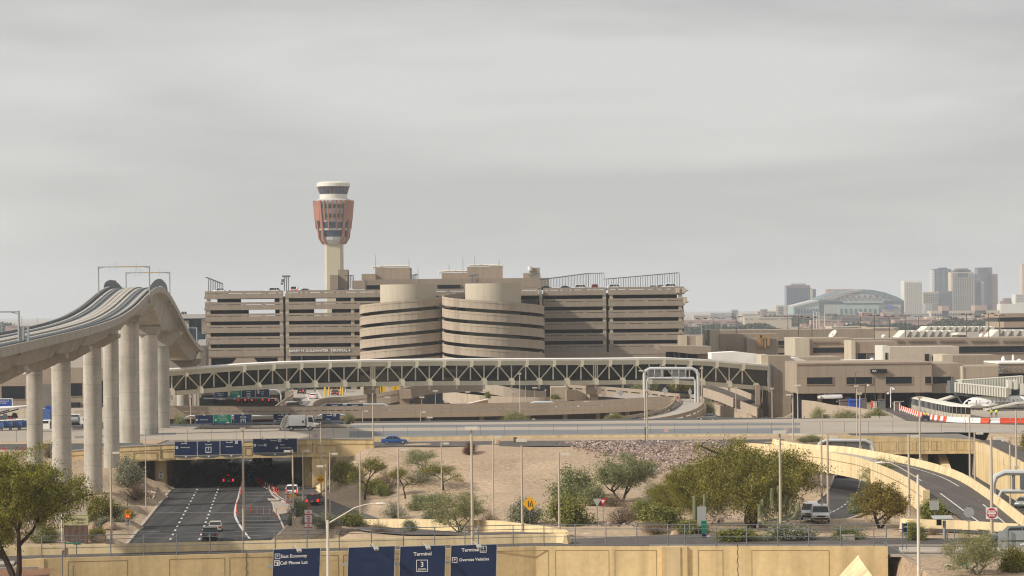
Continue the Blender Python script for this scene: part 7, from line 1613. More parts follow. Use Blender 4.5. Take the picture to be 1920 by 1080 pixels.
for i,(px,py) in enumerate(((455,755),(468,756),(500,755),(512,756))):
 car('suv','black','dark vehicle with lit lamps in the shaded roadway under the distant signs',gz(px,py,ZP-.2),0,True,group='dark vehicles in the shaded roadway under the distant signs')
car('suv','white','front white SUV of two on the curved road at right',hit(1538,981)+Vector((0,0,.2)),R(176))
car('suv','white','rear white car of two on the curved road at right',hit(1519,976)+Vector((0,0,.2)),R(172))
car('sedan','black','dark car coming out from under the curved ramp bridge',hit(1576,898)+Vector((0,0,.15)),R(168))
car('sedan','sage','silver green car at the right edge on the side road',gz(1921,950,1.1),R(152))
car('suv','gray','grey car roof behind the lower right guardrail',gz(1901,1022,7.15),R(86))
car('sedan','gray','grey car just right of the loop ramp behind the guardrail',at(1329,788,575),R(60))
car('sedan','black','black car under the gate 15A terminal building',at(1588,757,598),R(80))
car('pickup','white','white pickup under the left part of the terminal building',at(1556,749,601),R(85),name='pickup_truck',cat='pickup')
zr=LV[0]-.72
RC=[('pickup','white',411,R(80),'white pickup on the garage roof at the left corner'),('suv','white',508,R(90),'white SUV with dark windows on the garage roof left of the mast'),('suv','silver',550,0,'silver SUV with red tail lamps on the garage roof right of the mast'),('sedan','silver',568,R(90),'silver sedan beside the SUV with red tail lamps on the roof'),('sedan','gray',636,R(90),'grey car on the roof in front of the tan stair blocks'),
('sedan','black',1022,R(90),'black car on the roof at the start of the post row'),('sedan','gray',1058,R(90),'grey car on the roof middle of the left post group'),('suv','white',1085,R(90),'white SUV on the roof left of the red car'),('suv','red',1117,0,'red car on the garage roof'),('suv','white',1149,R(90),'white pickup shaped SUV on the roof right of the red car'),('sedan','white',1224,R(90),'white sedan on the roof near the right end'),('sedan','silver',1238,R(90),'silver sedan next to the roof end SUV'),('suv','white',1255,R(90),'white SUV with dark roof at the right end of the garage roof')]
for k,c,px,rz,lab in RC: car(k,c,lab,(GX(px),YG+5,zr+(.15 if 'silver SUV with red' in lab else -.1)),rz,'red tail' in lab)
for i in range(26):
 px=672+i*13.5+random.uniform(-2,2)
 c=random.choice(['white','silver','black','gray','white','red'])
 if 950<px<990: continue
 p=at(px,798,606); car(random.choice(['suv','sedan','suv']),c,'%s car parked in the row under the viaduct'%c,(p.x,606,3.7),R(random.choice((0,180))),False,group='%s cars parked under the viaduct'%c)
# ---------------- garbage truck (side on, cab to the right)
b=gz(560,807.5,ZP); t=thing('garbage_truck','white rear loading garbage truck on the taxiway road','truck',(b.x,b.y,ZP+.05),R(-90)); Q=lambda y:y
mb=MB(); sec=[]
for y,zb,zt,w in ((-1.9,1.15,2.9,1.05),(-1.7,.95,3.0,1.12),(1.25,.95,3.0,1.12),(1.32,1.05,2.9,1.08)): sec.append([(-w,y,zb),(-w*1.04,y,(zb+zt)/2),(-w,y,zt-.15),(-w*.9,y,zt),(w*.9,y,zt),(w,y,zt-.15),(w*1.04,y,(zb+zt)/2),(w,y,zb)])
loft(mb,sec); mb.build('compactor_body',M['white'],t,smooth=True)
mb=MB(); mb.prismX([(-1.92,.85),(-2.9,.35),(-3.6,.55),(-3.5,1.3),(-3.1,2.3),(-2.6,2.95),(-1.92,2.98)],-1.05,1.05); mb.build('tail_hopper',M['towerw'],t)
mb=MB()
for s in (-1,1):
 for a,b_,r_ in (((-2.0,2.9),(-3.0,.6),.09),((-2.35,2.7),(-3.1,1.2),.05),((-2.6,2.8),(-3.3,.9),.05),((-2.1,2.0),(-2.9,.5),.06)): mb.tube([(s*1.1,a[0],a[1]),(s*1.1,b_[0],b_[1])],r_,6)
mb.tube([(-1.05,-3.6,.55),(1.05,-3.6,.55)],.08,6); mb.build('hopper_ram',M['galv'],t)
mb=MB(); sec=[]
for y,zb,zt,w in ((1.65,.75,2.85,.98),(1.75,.7,2.9,1.0),(2.55,.7,2.88,1.0),(2.8,.7,2.75,.99),(3.15,.72,1.75,.97),(3.25,.75,1.55,.94),(3.28,.6,1.0,.94)): sec.append([(-w,y,zb),(-w,y,zt-.1),(-w*.9,y,zt),(w*.9,y,zt),(w,y,zt-.1),(w,y,zb)])
loft(mb,sec); mb.build('cab',M['white'],t,smooth=True)
mb=MB()
for s in (-1,1): x=s*1.005; mb.add([(x,1.95,1.7),(x,3.0,1.6),(x,2.72,2.6),(x,1.95,2.6)],[(0,1,2,3)])
mb.add([(-.85,3.19,1.78),(.85,3.19,1.78),(.8,2.86,2.66),(-.8,2.86,2.66)],[(0,1,2,3)]); mb.build('cab_window',M['carglass'],t)
mb=MB(); mb.box(-.45,.45,-2.4,3.0,.55,.85); mb.box(-.95,.95,-1.0,.6,.42,.9); mb.box(-1.0,-.6,-.6,.9,.38,.8); mb.box(.6,1.0,-.6,.9,.38,.8); mb.build('chassis',M['black'],t)
for s in (-1,1):
 for y in (-1.35,2.35): wheel(t,s*.88,y,.42,.3)
 mb=MB(); mb.tube([(s*1.0,3.1,1.5),(s*1.25,3.25,1.6)],.03,4); mb.obox(Vector((s*1.25,3.25,1.85)),(.1,.12,.5)); mb.build('mirror',M['black'],t)
mb=MB(); mb.obox(Vector((0,1.2,3.1)),(.3,.2,.2)); mb.build('beacon',M['signyel'],t); mb=MB(); mb.obox(Vector((0,-1.5,3.08)),(.15,.15,.14)); mb.build('rear_beacon',M['signred'],t)
mb=MB(); mb.obox(Vector((1.17,.95,1.75)),(.03,.3,.45)); mb.build('fuel_cap_panel',M['black'],t); mb=MB(); mb.prismX([(-3.75,.15),(-3.45,.15),(-3.55,.75),(-3.65,.75)],-.2,.2); mb.build('traffic_cone',M['orange'],t)
# ---------------- ramp vehicles at left
def cart(px,py,lab,c='cartb'):
 b=gz(px,py,ZP); t=thing('baggage_cart',lab,'baggage cart',(b.x,b.y,ZP+.04),R(-85),'baggage carts in a row on the left apron')
 mb=MB(); mb.box(-.75,.75,-1.35,1.35,.5,.62); mb.build('bed',M['galvd'],t)
 mb=MB(); mb.box(-.78,.78,-1.4,1.4,1.95,2.05); mb.build('roof',M['white'],t)
 mb=MB(); mb.box(-.74,.74,-1.3,-.05,.65,1.8); mb.box(-.74,.74,.05,1.3,.65,1.75); mb.build('curtain',M[c],t)
 mb=MB()
 for x in (-.72,.72):
  for y in (-1.33,0,1.33): mb.tube([(x,y,.6),(x,y,1.95)],.035,4)
 mb.tube([(0,1.35,.5),(0,2.1,.45)],.04,4); mb.build('frame_post',M['galv'],t)
 for x in (-.6,.6):
  for y in (-.9,.9): wheel(t,x,y,.24,.14)
for i,px in enumerate((-6,11,28,44)): cart(px,808-i*.9,'blue curtained baggage cart, %s in the left apron row'%('first','second','third','fourth')[i])
def loader(px,py,lab,m):
 b=gz(px,py,ZP); t=thing('belt_loader',lab,'ground vehicle',(b.x,b.y,ZP+.04),R(-80))
 mb=MB(); mb.box(-.9,.9,-2.2,2.2,.45,.95); mb.prismX([(1.0,.9),(2.1,.9),(2.0,1.5),(1.2,1.6)],-.8,.8); mb.build('chassis',M[m],t); mb=MB(); mb.prismX([(-2.8,.9),(2.5,2.3),(2.5,2.55),(-2.8,1.15)],-.4,.4); mb.build('conveyor',M['black'],t)
 for x in (-.8,.8):
  for y in (-1.4,1.4): wheel(t,x,y,.36,.22)
loader(14,788,'dark belt loader parked below the blue board','black'); loader(-4,790,'grey belt loader cut by the left edge','galvd')
for px,py,lab in ((22,786,'yellow bollard behind the belt loader, left'),(33,786,'tall yellow bollard in the middle of the left apron'),(44.5,783,'yellow bollard near the first guideway column')):
 b=gz(px,py,ZP); mb=MB(); mb.tube([(b.x,b.y,ZP),(b.x,b.y,ZP+1.7)],.16,8); mb.tube([(b.x,b.y,ZP+1.7),(b.x,b.y,ZP+1.78)],[.16,.05],8); one('bollard',mb,M['yelp'],lab,'bollard')
b=gz(23,789,ZP); mb=MB(); mb.lathe(b.x,b.y-2,[(.1,ZP+.05),(.45,ZP+.3),(.45,ZP+.7),(.1,ZP+.95)],10); one('red_drum',mb,M['signred'],'round red drum on the apron by the yellow bollards','drum',smooth=True)
b=gz(88,809,ZP); t=thing('utility_truck','white bonneted utility truck half hidden by the second guideway column','truck',(b.x,b.y,ZP+.04),R(88))
mb=MB(); sec=[]
for y,zb,zt,w in ((2.6,.6,1.0,.8),(2.5,.55,1.25,.88),(1.4,.5,1.5,.95),(1.2,.5,1.6,.97),(.8,.5,2.25,.95),(-.6,.5,2.3,.95),(-.75,.5,2.2,.95)): sec.append([(-w,y,zb),(-w,y,zt-.12),(-w*.88,y,zt),(w*.88,y,zt),(w,y,zt-.12),(w,y,zb)][::-1])
loft(mb,sec); mb.build('cab',M['white'],t,smooth=True)
mb=MB(); mb.box(-.97,.97,-.5,.7,1.6,2.1); mb.build('cab_window',M['carglass'],t); mb=MB(); mb.box(-1.05,1.05,-5.2,-.85,.9,1.05); mb.lathe(0,0,[(.01,0),(.01,0.01)],4); mb.build('flatbed',M['galvd'],t)
mb=MB(); mb.tube([(0,-4.9,1.75),(0,-4.7,1.75),(0,-1.2,1.75),(0,-1.0,1.75)],[.4,.72,.72,.4],14); mb.build('tank',M['galv'],t,smooth=True)
for x in (-.85,.85):
 for y in (1.8,-3.0,-4.1): wheel(t,x,y,.45,.28)
b=gz(138,803,ZP); t=thing('fuel_truck','grey tank truck with white hose reel between two guideway columns','truck',(b.x,b.y,ZP+.04),R(-88))
mb=MB(); mb.tube([(0,-3.2,1.75),(0,-3.0,1.75),(0,1.0,1.75),(0,1.2,1.75)],[.4,.9,.9,.4],16); mb.build('tank',M['galv'],t,smooth=True); mb=MB(); mb.box(-1,1,-3.3,3.2,.6,.9); mb.build('chassis',M['black'],t); mb=MB(); mb.box(-1,1,1.5,3.0,.7,2.3); mb.box(-.9,.9,-3.0,1.5,2.7,2.85); mb.build('cab',M['white'],t); mb=MB(); mb.box(-1.01,1.01,2.0,2.8,1.5,2.1); mb.build('cab_window',M['carglass'],t)
for x in (-.85,.85):
 for y in (2.3,-1.2,-2.3): wheel(t,x,y,.5,.3)
for px,py,m,lab,sz in ((84,792,'cartb','pale blue baggage container left of the second column',(2.2,1.6,2.6)),(92,791,'bluep','dark blue machinery cabinet behind the second column',(1.6,1.6,3.2)),(148,790,'lowtan','sandy crate stack right of the third column gap',(1.8,1.6,2.2))):
 b=gz(px,py,ZP); mb=MB(); a,c,d=sz; mb.box(b.x-a/2,b.x+a/2,b.y,b.y+c,ZP+.25,ZP+d); mb.box(b.x-a/2-.05,b.x+a/2+.05,b.y-.05,b.y+c+.05,ZP+.1,ZP+.25); mb.prismY([(b.x-a/2,ZP+d),(b.x+a/2,ZP+d),(b.x+a*.3,ZP+d+.25),(b.x-a*.3,ZP+d+.25)],b.y,b.y+c); one('container',mb,M[m],lab,'container')
for i,(px,py,h,lab) in enumerate(((609,744.5,3.4,'thick yellow bollard at the toll island nose'),(617,741.5,2.2,'yellow post left of the toll barrier car'),(639.5,741,2.4,'yellow post right of the toll barrier car'),(643,742,2.2,'yellow bollard at the right of the toll lane'))):
 b=gz(px,py,ZP); mb=MB(); mb.tube([(b.x,b.y,ZP),(b.x,b.y,ZP+h),(b.x,b.y,ZP+h+.1)],[.2,.2,.08],8); one('bollard',mb,M['yelp'],lab,'bollard')
b=gz(628,739,ZP); mb=MB(); xa,xb=xat(616,735,b.y),xat(637,735,b.y); z=zat(626,732.5,b.y); mb.tube([(xa,b.y,z),(xb,b.y,z)],.1,6); mb.tube([(xat(622.5,730,b.y),b.y,z),(xat(622.5,730,b.y),b.y,z+.8)],.07,6); mb.tube([(xat(632,730,b.y),b.y,z),(xat(632,730,b.y),b.y,z+.9)],.07,6); mb.tube([(xa,b.y,ZP),(xa,b.y,z)],.09,6); one('height_bar',mb,M['yelp'],'yellow clearance bar over the toll lane','barrier')
b=gz(626,737,ZP); mb=MB(); x0,x1=xat(608.5,730,b.y),xat(643,730,b.y); mb.tube([(x0,b.y,ZP),(x0,b.y,ZP+2.9),(x0+.3,b.y,ZP+3.2),(x1-.3,b.y,ZP+3.2),(x1,b.y,ZP+2.9),(x1,b.y,ZP)],.12,6); one('lane_arch',mb,M['galv'],'grey pipe frame over the toll lane','frame')
mb=MB(); Y=b.y+6; mb.prismY([(xat(615,725,Y),zat(615,723.5,Y)),(xat(642,721,Y),zat(642,719.5,Y)),(xat(642,722,Y),zat(642,721.5,Y)),(xat(615,724,Y),zat(615,722.5,Y))],Y,Y+6); one('toll_canopy',mb,M['core'],'thin cream canopy roof above the toll lane','canopy')
mb=MB(); Y=b.y+1; x0,x1=xat(648.5,720,Y),xat(694,720,Y); z=zat(670,720.7,Y); mb.tube([(x0,Y,ZP),(x0,Y,z),(x1,Y,z)],.2,6); one('clearance_frame',mb,M['pipe'],'white pipe frame right of the toll booths','frame')
for px,lab in ((713,'yellow toll machine pair behind the rising ramp, left'),(718.5,'yellow toll machine pair behind the rising ramp, second'),(738,'yellow toll machine by the rising ramp, third'),(744,'yellow toll machine by the rising ramp, fourth')):
 Y=690; mb=MB(); x=xat(px,725,Y); mb.box(x-.5,x+.5,Y,Y+.8,ZP,zat(px,718,Y)); mb.box(x-.6,x+.6,Y-.1,Y+.9,zat(px,719.5,Y),zat(px,718,Y)); one('toll_machine',mb,M['yelp'],lab,'machine')
# ================================================================ right apron: barriers, walkway, jet bridge, aircraft
bz=[(1671,763,'r'),(1676,764,'w'),(1683,766,'r'),(1690.5,769.5,'r'),(1694.5,771,'w'),(1699,773,'r'),(1703.5,774.5,'w'),(1707.5,776,'r'),(1711,777.5,'w'),(1715,778.5,'r'),(1718.5,780,'w'),(1722.5,781,'r'),(1743,786,'w'),(1748,786.5,'r'),(1751.5,787.5,'r')]
cols=[]
path=[gz(*q,ZP) for q in ((1668,757.5),(1690,770),(1722,781.5),(1752,788),(1775,791),(1795,792.5),(1850,794),(1935,794))]
cl=[0]
for a,b in zip(path[:-1],path[1:]): cl.append(cl[-1]+(b-a).length)
def along(s):
 i=max(0,min(len(cl)-2,int(np.searchsorted(cl,s))-1)); f=(s-cl[i])/(cl[i+1]-cl[i]); return path[i].lerp(path[i+1],f),(path[i+1]-path[i]).normalized()
seq=[]
s=0; k=0
while s<cl[-1]-1.9:
 p,d=along(s+.95); px_=(p.x*F/p.y)+CX
 if px_<1782: c='orange' if k%2==0 else 'barwhite'
 else:
  pr_=px_+1.5; c='barwhite' if pr_<1832 else 'orange' if pr_<1856 else 'barwhite' if pr_<1879 else 'orange'
 t=thing('water_barrier',('red orange' if c=='orange' else 'white')+' plastic water barrier in the long row before the aircraft','barrier',p+Vector((0,0,.03)),math.atan2(d.y,d.x),'red plastic water barriers' if c=='orange' else 'white plastic water barriers')
 mb=MB(); mb.prismX([(-.3,0),(-.3,.2),(-.13,.45),(-.1,1.05),(.1,1.05),(.13,.45),(.3,.2),(.3,0)],-.93,.93); mb.build('barrier_shell',M[c],t)
 mb=MB()
 for q in (-.6,-.2,.2,.6): mb.box(q-.05,q+.05,-.33,.33,.03,.2)
 mb.build('rib',M[c],t); s+=1.95; k+=1
def covered(lab,pts,h=2.3,w=1.4,open_=True):
 t=thing('covered_walkway',lab,'walkway',tuple(pts[0])); P2=[Vector(p) for p in pts]
 mb=MB(); mb.sweep(P2,[(-w,h-.25),(-w*.75,h),(0,h+.22),(w*.75,h),(w,h-.25),(w*.95,h-.3),(-w*.95,h-.3)]); mb.build('canopy_roof',M['towerw'],t,world=True)
 mb=MB(); mb.sweep(P2,[(w*.9,0.0),(w*.9,.9),(w*.93,.9),(w*.93,0)]); mb.build('low_wall',M['core'],t,world=True)
 mb=MB(); mb.sweep(P2,[(w*.88,.9),(w*.88,h-.28),(w*.9,h-.28),(w*.9,.9)]); mb.build('side_glazing',M['glasswalk'],t,world=True)
 mb=MB()
 for a,b in zip(P2[:-1],P2[1:]):
  n=max(1,int((b-a).length/1.6))
  for i in range(n): p=a.lerp(b,i/n); d=(b-a).normalized(); q=p+Vector((d.y,-d.x,0))*w*.96; mb.tube([q,q+Vector((0,0,h-.2))],.06,4)
 mb.build('frame_post',M['galv'],t,world=True); return t
covered('long covered passenger walkway with ribbed white roof behind the barriers',[gz(1676,754,ZP),gz(1720,765,ZP),gz(1770,777,ZP),gz(1800,783,ZP),gz(1833,785,ZP)],2.6,1.9)
covered('short covered walkway rising towards the jet bridge',[gz(1740,752,ZP),gz(1775,748,ZP),gz(1790,746.5,ZP)],2.2,1.2)
covered('covered walkway slanting up at the right edge in front of the aircraft',[gz(1846,770,ZP),gz(1872,768,ZP),gz(1935,766,ZP)],1.3,1.2)
mb=MB(); a,b,c=at(1848,768,585),at(1905,755.5,585),at(1935,753.5,585); mb.sweep([a,b,c],[(-1,-.2),(-1,.15),(1,.15),(1,-.2)]); a,b=at(1740,758,590),at(1788,743,595); mb.sweep([a,b],[(-1,-.2),(-1,.2),(1,.2),(1,-.2)]); one('ramp_handrail',mb,M['towerw'],'sloping cream ramp covers beside the aircraft nose','ramp cover')
for px,py,lab in ((1733,768,'round hinge housing at the start of the short walkway'),(1848,771,'round hinge housing of the right slanting walkway')):
 p=at(px,py,588); mb=MB(); mb.tube([(p.x-.5,p.y,p.z),(p.x+.5,p.y,p.z)],.7,12); mb.tube([(p.x,p.y,ZP),(p.x,p.y,p.z)],.2,6); one('drum_housing',mb,M['core'],lab,'hinge housing')
mb=MB(); x0,x1=xat(1850,780,581),xat(1940,780,581); mb.box(x0,x1,581,581.3,ZP,zat(1880,770,581)); one('blast_wall',mb,M['slab'],'grey brown low wall below the right walkway','wall')
mb=MB(); x0,x1=xat(1740,765,600),xat(1790,765,600); mb.box(x0,x1,600,600.3,ZP,zat(1765,758,600)); one('low_wall',mb,M['core'],'cream low wall under the short walkway','wall')
mb=MB(); x0,x1=xat(1706,744,610),xat(1717,744,610); mb.box(x0,x1,608,609,zat(1710,748,608),zat(1710,742,608)); mb.prismY([(x1,zat(1710,744,608)),(xat(1728,744,608),zat(1728,746,608)),(xat(1728,757,608),zat(1728,757,608)),(x1+1,zat(1718,757,608))],607,609); one('walkway_cabin',mb,M['towerw'],'small white cabin and stair box at the bend of the walkways','cabin')
def jet(lab,a,b,h,w,Ya,Yb,nribs,extra=None):
 A=at(a[0],a[1],Ya); B=at(b[0],b[1],Yb); t=thing('jet_bridge',lab,'jet bridge',tuple((A+B)/2)); mb=MB(); mb.sweep([A,B],[(-w,-h),(-w,0),(w,0),(w,-h)]); mb.build('tunnel',M['louv'],t,world=True)
 mb=MB(); d=(B-A); L_=d.length; d.normalize(); n=Vector((d.y,-d.x,0)); n.z=0; n.normalize()
 for k in range(nribs):
  p=A+(B-A)*((k+.5)/nribs)+n*w; e=d*.16; mb.add([p-e,p+e,p+e+Vector((0,0,-h)),p-e+Vector((0,0,-h)),p-e+n*.22,p+e+n*.22,p+e+n*.22+Vector((0,0,-h)),p-e+n*.22+Vector((0,0,-h))],[(4,5,6,7),(0,4,7,3),(1,2,6,5),(0,1,5,4)])
 mb.build('cladding_rib',M['louv'],t,world=True); mb=MB(); mb.sweep([A,B],[(-w-.1,0),(-w-.1,.15),(w+.25,.15),(w+.25,0)]); mb.build('roof',M['towerw'],t,world=True); return t
jet('ribbed cream jet bridge rising to the right, upper one',(1795,713.5),(1917,705.5),2.6,1.4,595.5,595,24)
t=jet('ribbed cream jet bridge tunnel reaching down to the aircraft, lower one',(1792,718),(1890,728),2.0,1.6,592,588,20)
mb=MB(); p=at(1786,714,595); mb.box(p.x-.9,p.x+1.0,593,597,p.z-2.7,p.z); mb.build('cab_bellows',M['galvd'],t,world=True); mb=MB(); mb.box(p.x+1.0,p.x+1.7,592.5,597,p.z-2.9,p.z+.1); mb.build('cab_frame',M['towerw'],t,world=True)
mb=MB();
for px,y0,y1 in ((1890,712,740),(1902,712,730),(1914,719,740)): q=at(px,y0,590); mb.box(q.x-.3,q.x+.5,589,590.5,zat(px,y1,590),q.z)
mb.build('lift_column',M['towerw'],t,world=True)
mb=MB()
for px,dx in ((1800,2),(1812,-2)): q=at(px,743,592); mb.tube([(q.x,592,ZP),(q.x+dx,592,q.z)],.18,6)
mb.tube([at(1790,739,591),at(1830,742,591)],.35,6); mb.build('undercarriage',M['galvd'],t,world=True)
n0=at(1806,757,590); t=thing('airliner','white regional airliner nosed in at the gate, cut by the right edge','aircraft',(n0.x,590,ZP)); zc=zat(1860,754,590)-ZP
mb=MB(); sec=[]; m=20
for x,r_,dz in ((0,.1,-.35),(.3,.5,-.3),(.9,.85,-.2),(1.8,1.15,-.08),(3.0,1.34,0),(4.5,1.4,0),(20,1.4,0)): sec.append([(x,r_*math.cos(2*math.pi*j/m),zc+dz+r_*math.sin(2*math.pi*j/m)) for j in range(m)])
loft(mb,sec); mb.build('fuselage',M['white'],t,smooth=True)
mb=MB(); mb.add([(.75,-.72,zc+.22),(1.5,-.98,zc+.25),(1.6,-.85,zc+.62),(1.05,-.55,zc+.62)],[(0,1,2,3)]); mb.add([(.72,-.78,zc+.2),(.72,.0,zc+.3),(1.0,0,zc+.66),(1.0,-.6,zc+.64)],[(0,1,2,3)]); mb.build('cockpit_window',M['carglass'],t)
mb=MB()
for k in range(14): x=6+k*.95; mb.box(x,x+.22,-1.37,-1.3,zc+.35,zc+.62)
mb.build('cabin_window',M['galvd'],t)
mb=MB()
for a in (2.55,3.4): mb.box(a,a+.04,-1.36,-1.2,zc-.9,zc+.65)
mb.build('door_outline',M['signback'],t)
text('American Eagle',1.15,M['galvd'],t,Matrix.Translation((9.4,-1.41,zc-.15))@FACE,'fuselage_lettering',ex=.01,bold=.01)
mb=MB(); mb.prismY([(4.6,zc-.35),(5.0,zc-.1),(5.5,zc+.25),(5.35,zc-.1),(5.0,zc-.4)],-1.42,-1.38); mb.build('emblem_blue',M['bluep'],t); mb=MB(); mb.prismY([(4.5,zc-.55),(4.95,zc-.45),(5.3,zc-.15),(5.0,zc-.62)],-1.415,-1.375); mb.build('emblem_red',M['signred'],t)
mb=MB(); mb.tube([(2.2,0,0.3),(2.2,0,zc-1)],.12,6); mb.tube([(2.05,0,.3),(2.35,0,.3)],.3,12); mb.build('nose_gear',M['galvd'],t)
for px,lab in ((1788,'black stepped stair end left of the aircraft nose'),(1810,'black stair end just under the aircraft nose')):
 p=at(px,760,588); mb=MB(); mb.prismY([(p.x-.5,p.z-.9),(p.x+.3,p.z-.9),(p.x+.6,p.z+.8),(p.x+.1,p.z+.8)],587.7,588.2); one('stair_end',mb,M['black'],lab,'stairs')
mb=MB(); p=at(1800,764,587); mb.box(p.x-1.2,p.x+1.2,586.5,588,ZP+.3,ZP+.9); mb.tube([(p.x-1,587,ZP+.9),(p.x-.2,587,ZP+1.5)],.06,5); one('aircraft_tug',mb,M['signred'],'low red aircraft tug under the nose','tug')
mb=MB(); p=at(1910,777,583); mb.tube([(p.x-1,583,p.z),(p.x+3,583,p.z)],.25,6); mb.tube([(p.x-1,583,p.z-.6),(p.x-.4,583,p.z+.6)],.2,6); one('tow_bar',mb,M['white'],'white tow bar gear by the right low wall','tow bar')
# ---------------- people (skin modifier bodies)
def person(label,loc,rz,joints,edges,rad,shirt,cat='person'):
 """one continuous body grown from a skeleton"""
 me=bpy.data.meshes.new('body'); me.from_pydata(joints,edges,[]); o=bpy.data.objects.new('body',me); col.objects.link(o)
 md=o.modifiers.new('s','SKIN'); sv=me.skin_vertices[0].data
 for i,r_ in enumerate(rad): sv[i].radius=(r_,r_)
 sv[0].use_root=True; o.modifiers.new('u','SUBSURF').levels=1
 dg=bpy.context.evaluated_depsgraph_get(); m2=bpy.data.meshes.new_from_object(o.evaluated_get(dg)); bpy.data.objects.remove(o); m2.materials.clear();
 for m_ in (M['navycloth'],shirt,M['skin']): m2.materials.append(m_)
 for pl in m2.polygons:
  c=sum((m2.vertices[v].co for v in pl.vertices),Vector())/len(pl.vertices); h=c.z/joints[6][2]
  pl.material_index=2 if (h>.88) else (1 if c.z>joints[0][2]+.03 else 0); pl.use_smooth=True
 t=thing('person',label,cat,loc,rz); b=bpy.data.objects.new('body',m2); col.objects.link(b); b.parent=t
 hd=joints[6]; mb=MB(); mb.lathe(hd[0],hd[1],[(.105,hd[2]+.03),(.11,hd[2]+.08),(.09,hd[2]+.13),(.02,hd[2]+.16)],12); mb.build('cap',M['black'],t,smooth=True); return t
STAND=[(0,0,.95),(0,0,1.2),(0,0,1.42),(.0,0,1.5),(0,.01,1.56),(0,.02,1.63),(0,.02,1.72),(-.19,0,1.42),(-.25,.03,1.15),(-.2,.2,.98),(.19,0,1.42),(.27,.02,1.16),(.26,.12,.92),(-.1,0,.9),(-.12,.02,.5),(-.12,-.02,.08),(-.12,.14,.04),(.1,0,.9),(.14,.03,.5),(.14,-.02,.08),(.14,.14,.04)]
EDG=[(0,1),(1,2),(2,3),(3,4),(4,5),(5,6),(2,7),(7,8),(8,9),(2,10),(10,11),(11,12),(0,13),(13,14),(14,15),(15,16),(0,17),(17,18),(18,19),(19,20)]
RAD=[.14,.15,.14,.06,.07,.1,.09,.075,.05,.04,.075,.05,.04,.1,.075,.05,.045,.1,.075,.05,.045]
for px,py,lab,rz in ((1859,782.5,'ground worker in yellow vest standing behind the barriers, left one',.3),(1868,782.5,'ground worker in yellow vest beside the other behind the barriers',-.6)):
 person(lab,gz(px,py,ZP),rz,STAND,EDG,RAD,M['hiviz'])
b=gz(1735,789,ZP); t=thing('baggage_tug','small dark baggage tug driving towards the camera before the barriers','tug',(b.x,b.y,ZP+.05),R(178))
mb=MB(); mb.box(-.75,.75,-1.3,1.3,.35,.75); mb.box(-.7,.7,.5,1.25,.75,1.05); mb.box(-.6,.6,-1.25,-1.0,.75,1.2); mb.build('body',PT['darkblue'],t); mb=MB(); mb.box(-.55,.55,-.7,-.2,.75,.9); mb.tube([(0.2,.45,1.0),(0.2,.25,1.2)],.03,5); mb.build('seat',M['black'],t); mb=MB(); mb.obox(Vector((.45,.9,1.15)),(.5,.4,.2)); mb.build('red_bag',M['signred'],t)
for x in (-.65,.65):
 for y in (-.85,.85): wheel(t,x,y,.33,.24)
SIT=[(0,-.4,.98),(0,-.38,1.2),(0,-.34,1.42),(0,-.33,1.5),(0,-.31,1.56),(0,-.3,1.63),(0,-.3,1.72),(-.2,-.34,1.42),(-.27,-.2,1.2),(-.1,.1,1.15),(.2,-.34,1.42),(.27,-.2,1.2),(.15,.15,1.15),(-.12,-.35,.96),(-.14,.05,.98),(-.14,.15,.6),(-.14,.3,.58),(.12,-.35,.96),(.14,.05,.98),(.14,.15,.6),(.14,.3,.58)]
person('worker in bright yellow vest driving the dark baggage tug',(b.x,b.y,ZP+.05),R(178),SIT,EDG,RAD,M['hiviz'])
p=at(1603.5,764,585); mb=MB(); mb.box(p.x-1.4,p.x+1.4,585,588,zat(1603,766,585),zat(1603,750,585)); mb.prismX([(584.8,zat(1603,751,585)),(588.2,zat(1603,751,585)),(587,zat(1603,749,585)),(586,zat(1603,749,585))],p.x-1.5,p.x+1.5); one('covered_crate',mb,M['tarp'],'stack covered by a bright blue tarpaulin under the terminal','covered crate')
p=at(1586,760,586); mb=MB(); mb.box(p.x-1.2,p.x+2,586.5,588.5,zat(1590,766,586),zat(1590,752,586)); mb.box(p.x-1.3,p.x+2.1,586.4,588.6,zat(1590,752,586),zat(1590,750,586)); one('wooden_crate',mb,M['brick'],'brown crate just left of the blue tarpaulin','crate')
mb=MB(); p=at(1635,756,583); mb.prismY([(p.x-.35,p.z-.9),(p.x+.35,p.z-.9),(p.x+.1,p.z+.6),(p.x-.1,p.z+.6)],583,583.5); one('traffic_cone',mb,M['orange'],'orange cone under the terminal near the cameras','cone')
for px,w_,h_,m,lab in ((1620,10,16,'slab','grey machinery box right of the tarpaulin'),(1640,8,10,'white','white equipment cabinet near the orange cone'),(1653,12,14,'galvd','dark pipe cluster under the terminal at the camera post'),(1682,14,9,'brick','brown panel box under the terminal'),(1629,9,8,'core','cream cabinet left of the orange cone')):
 p=at(px,764,590); k=590/F; mb=MB(); mb.box(p.x-w_*k/2,p.x+w_*k/2,590,591,p.z-.5,p.z+h_*k); mb.box(p.x-w_*k/2-.06,p.x+w_*k/2+.06,589.9,591.1,p.z+h_*k,p.z+h_*k+.12); one('equipment_box',mb,M[m],lab,'equipment')
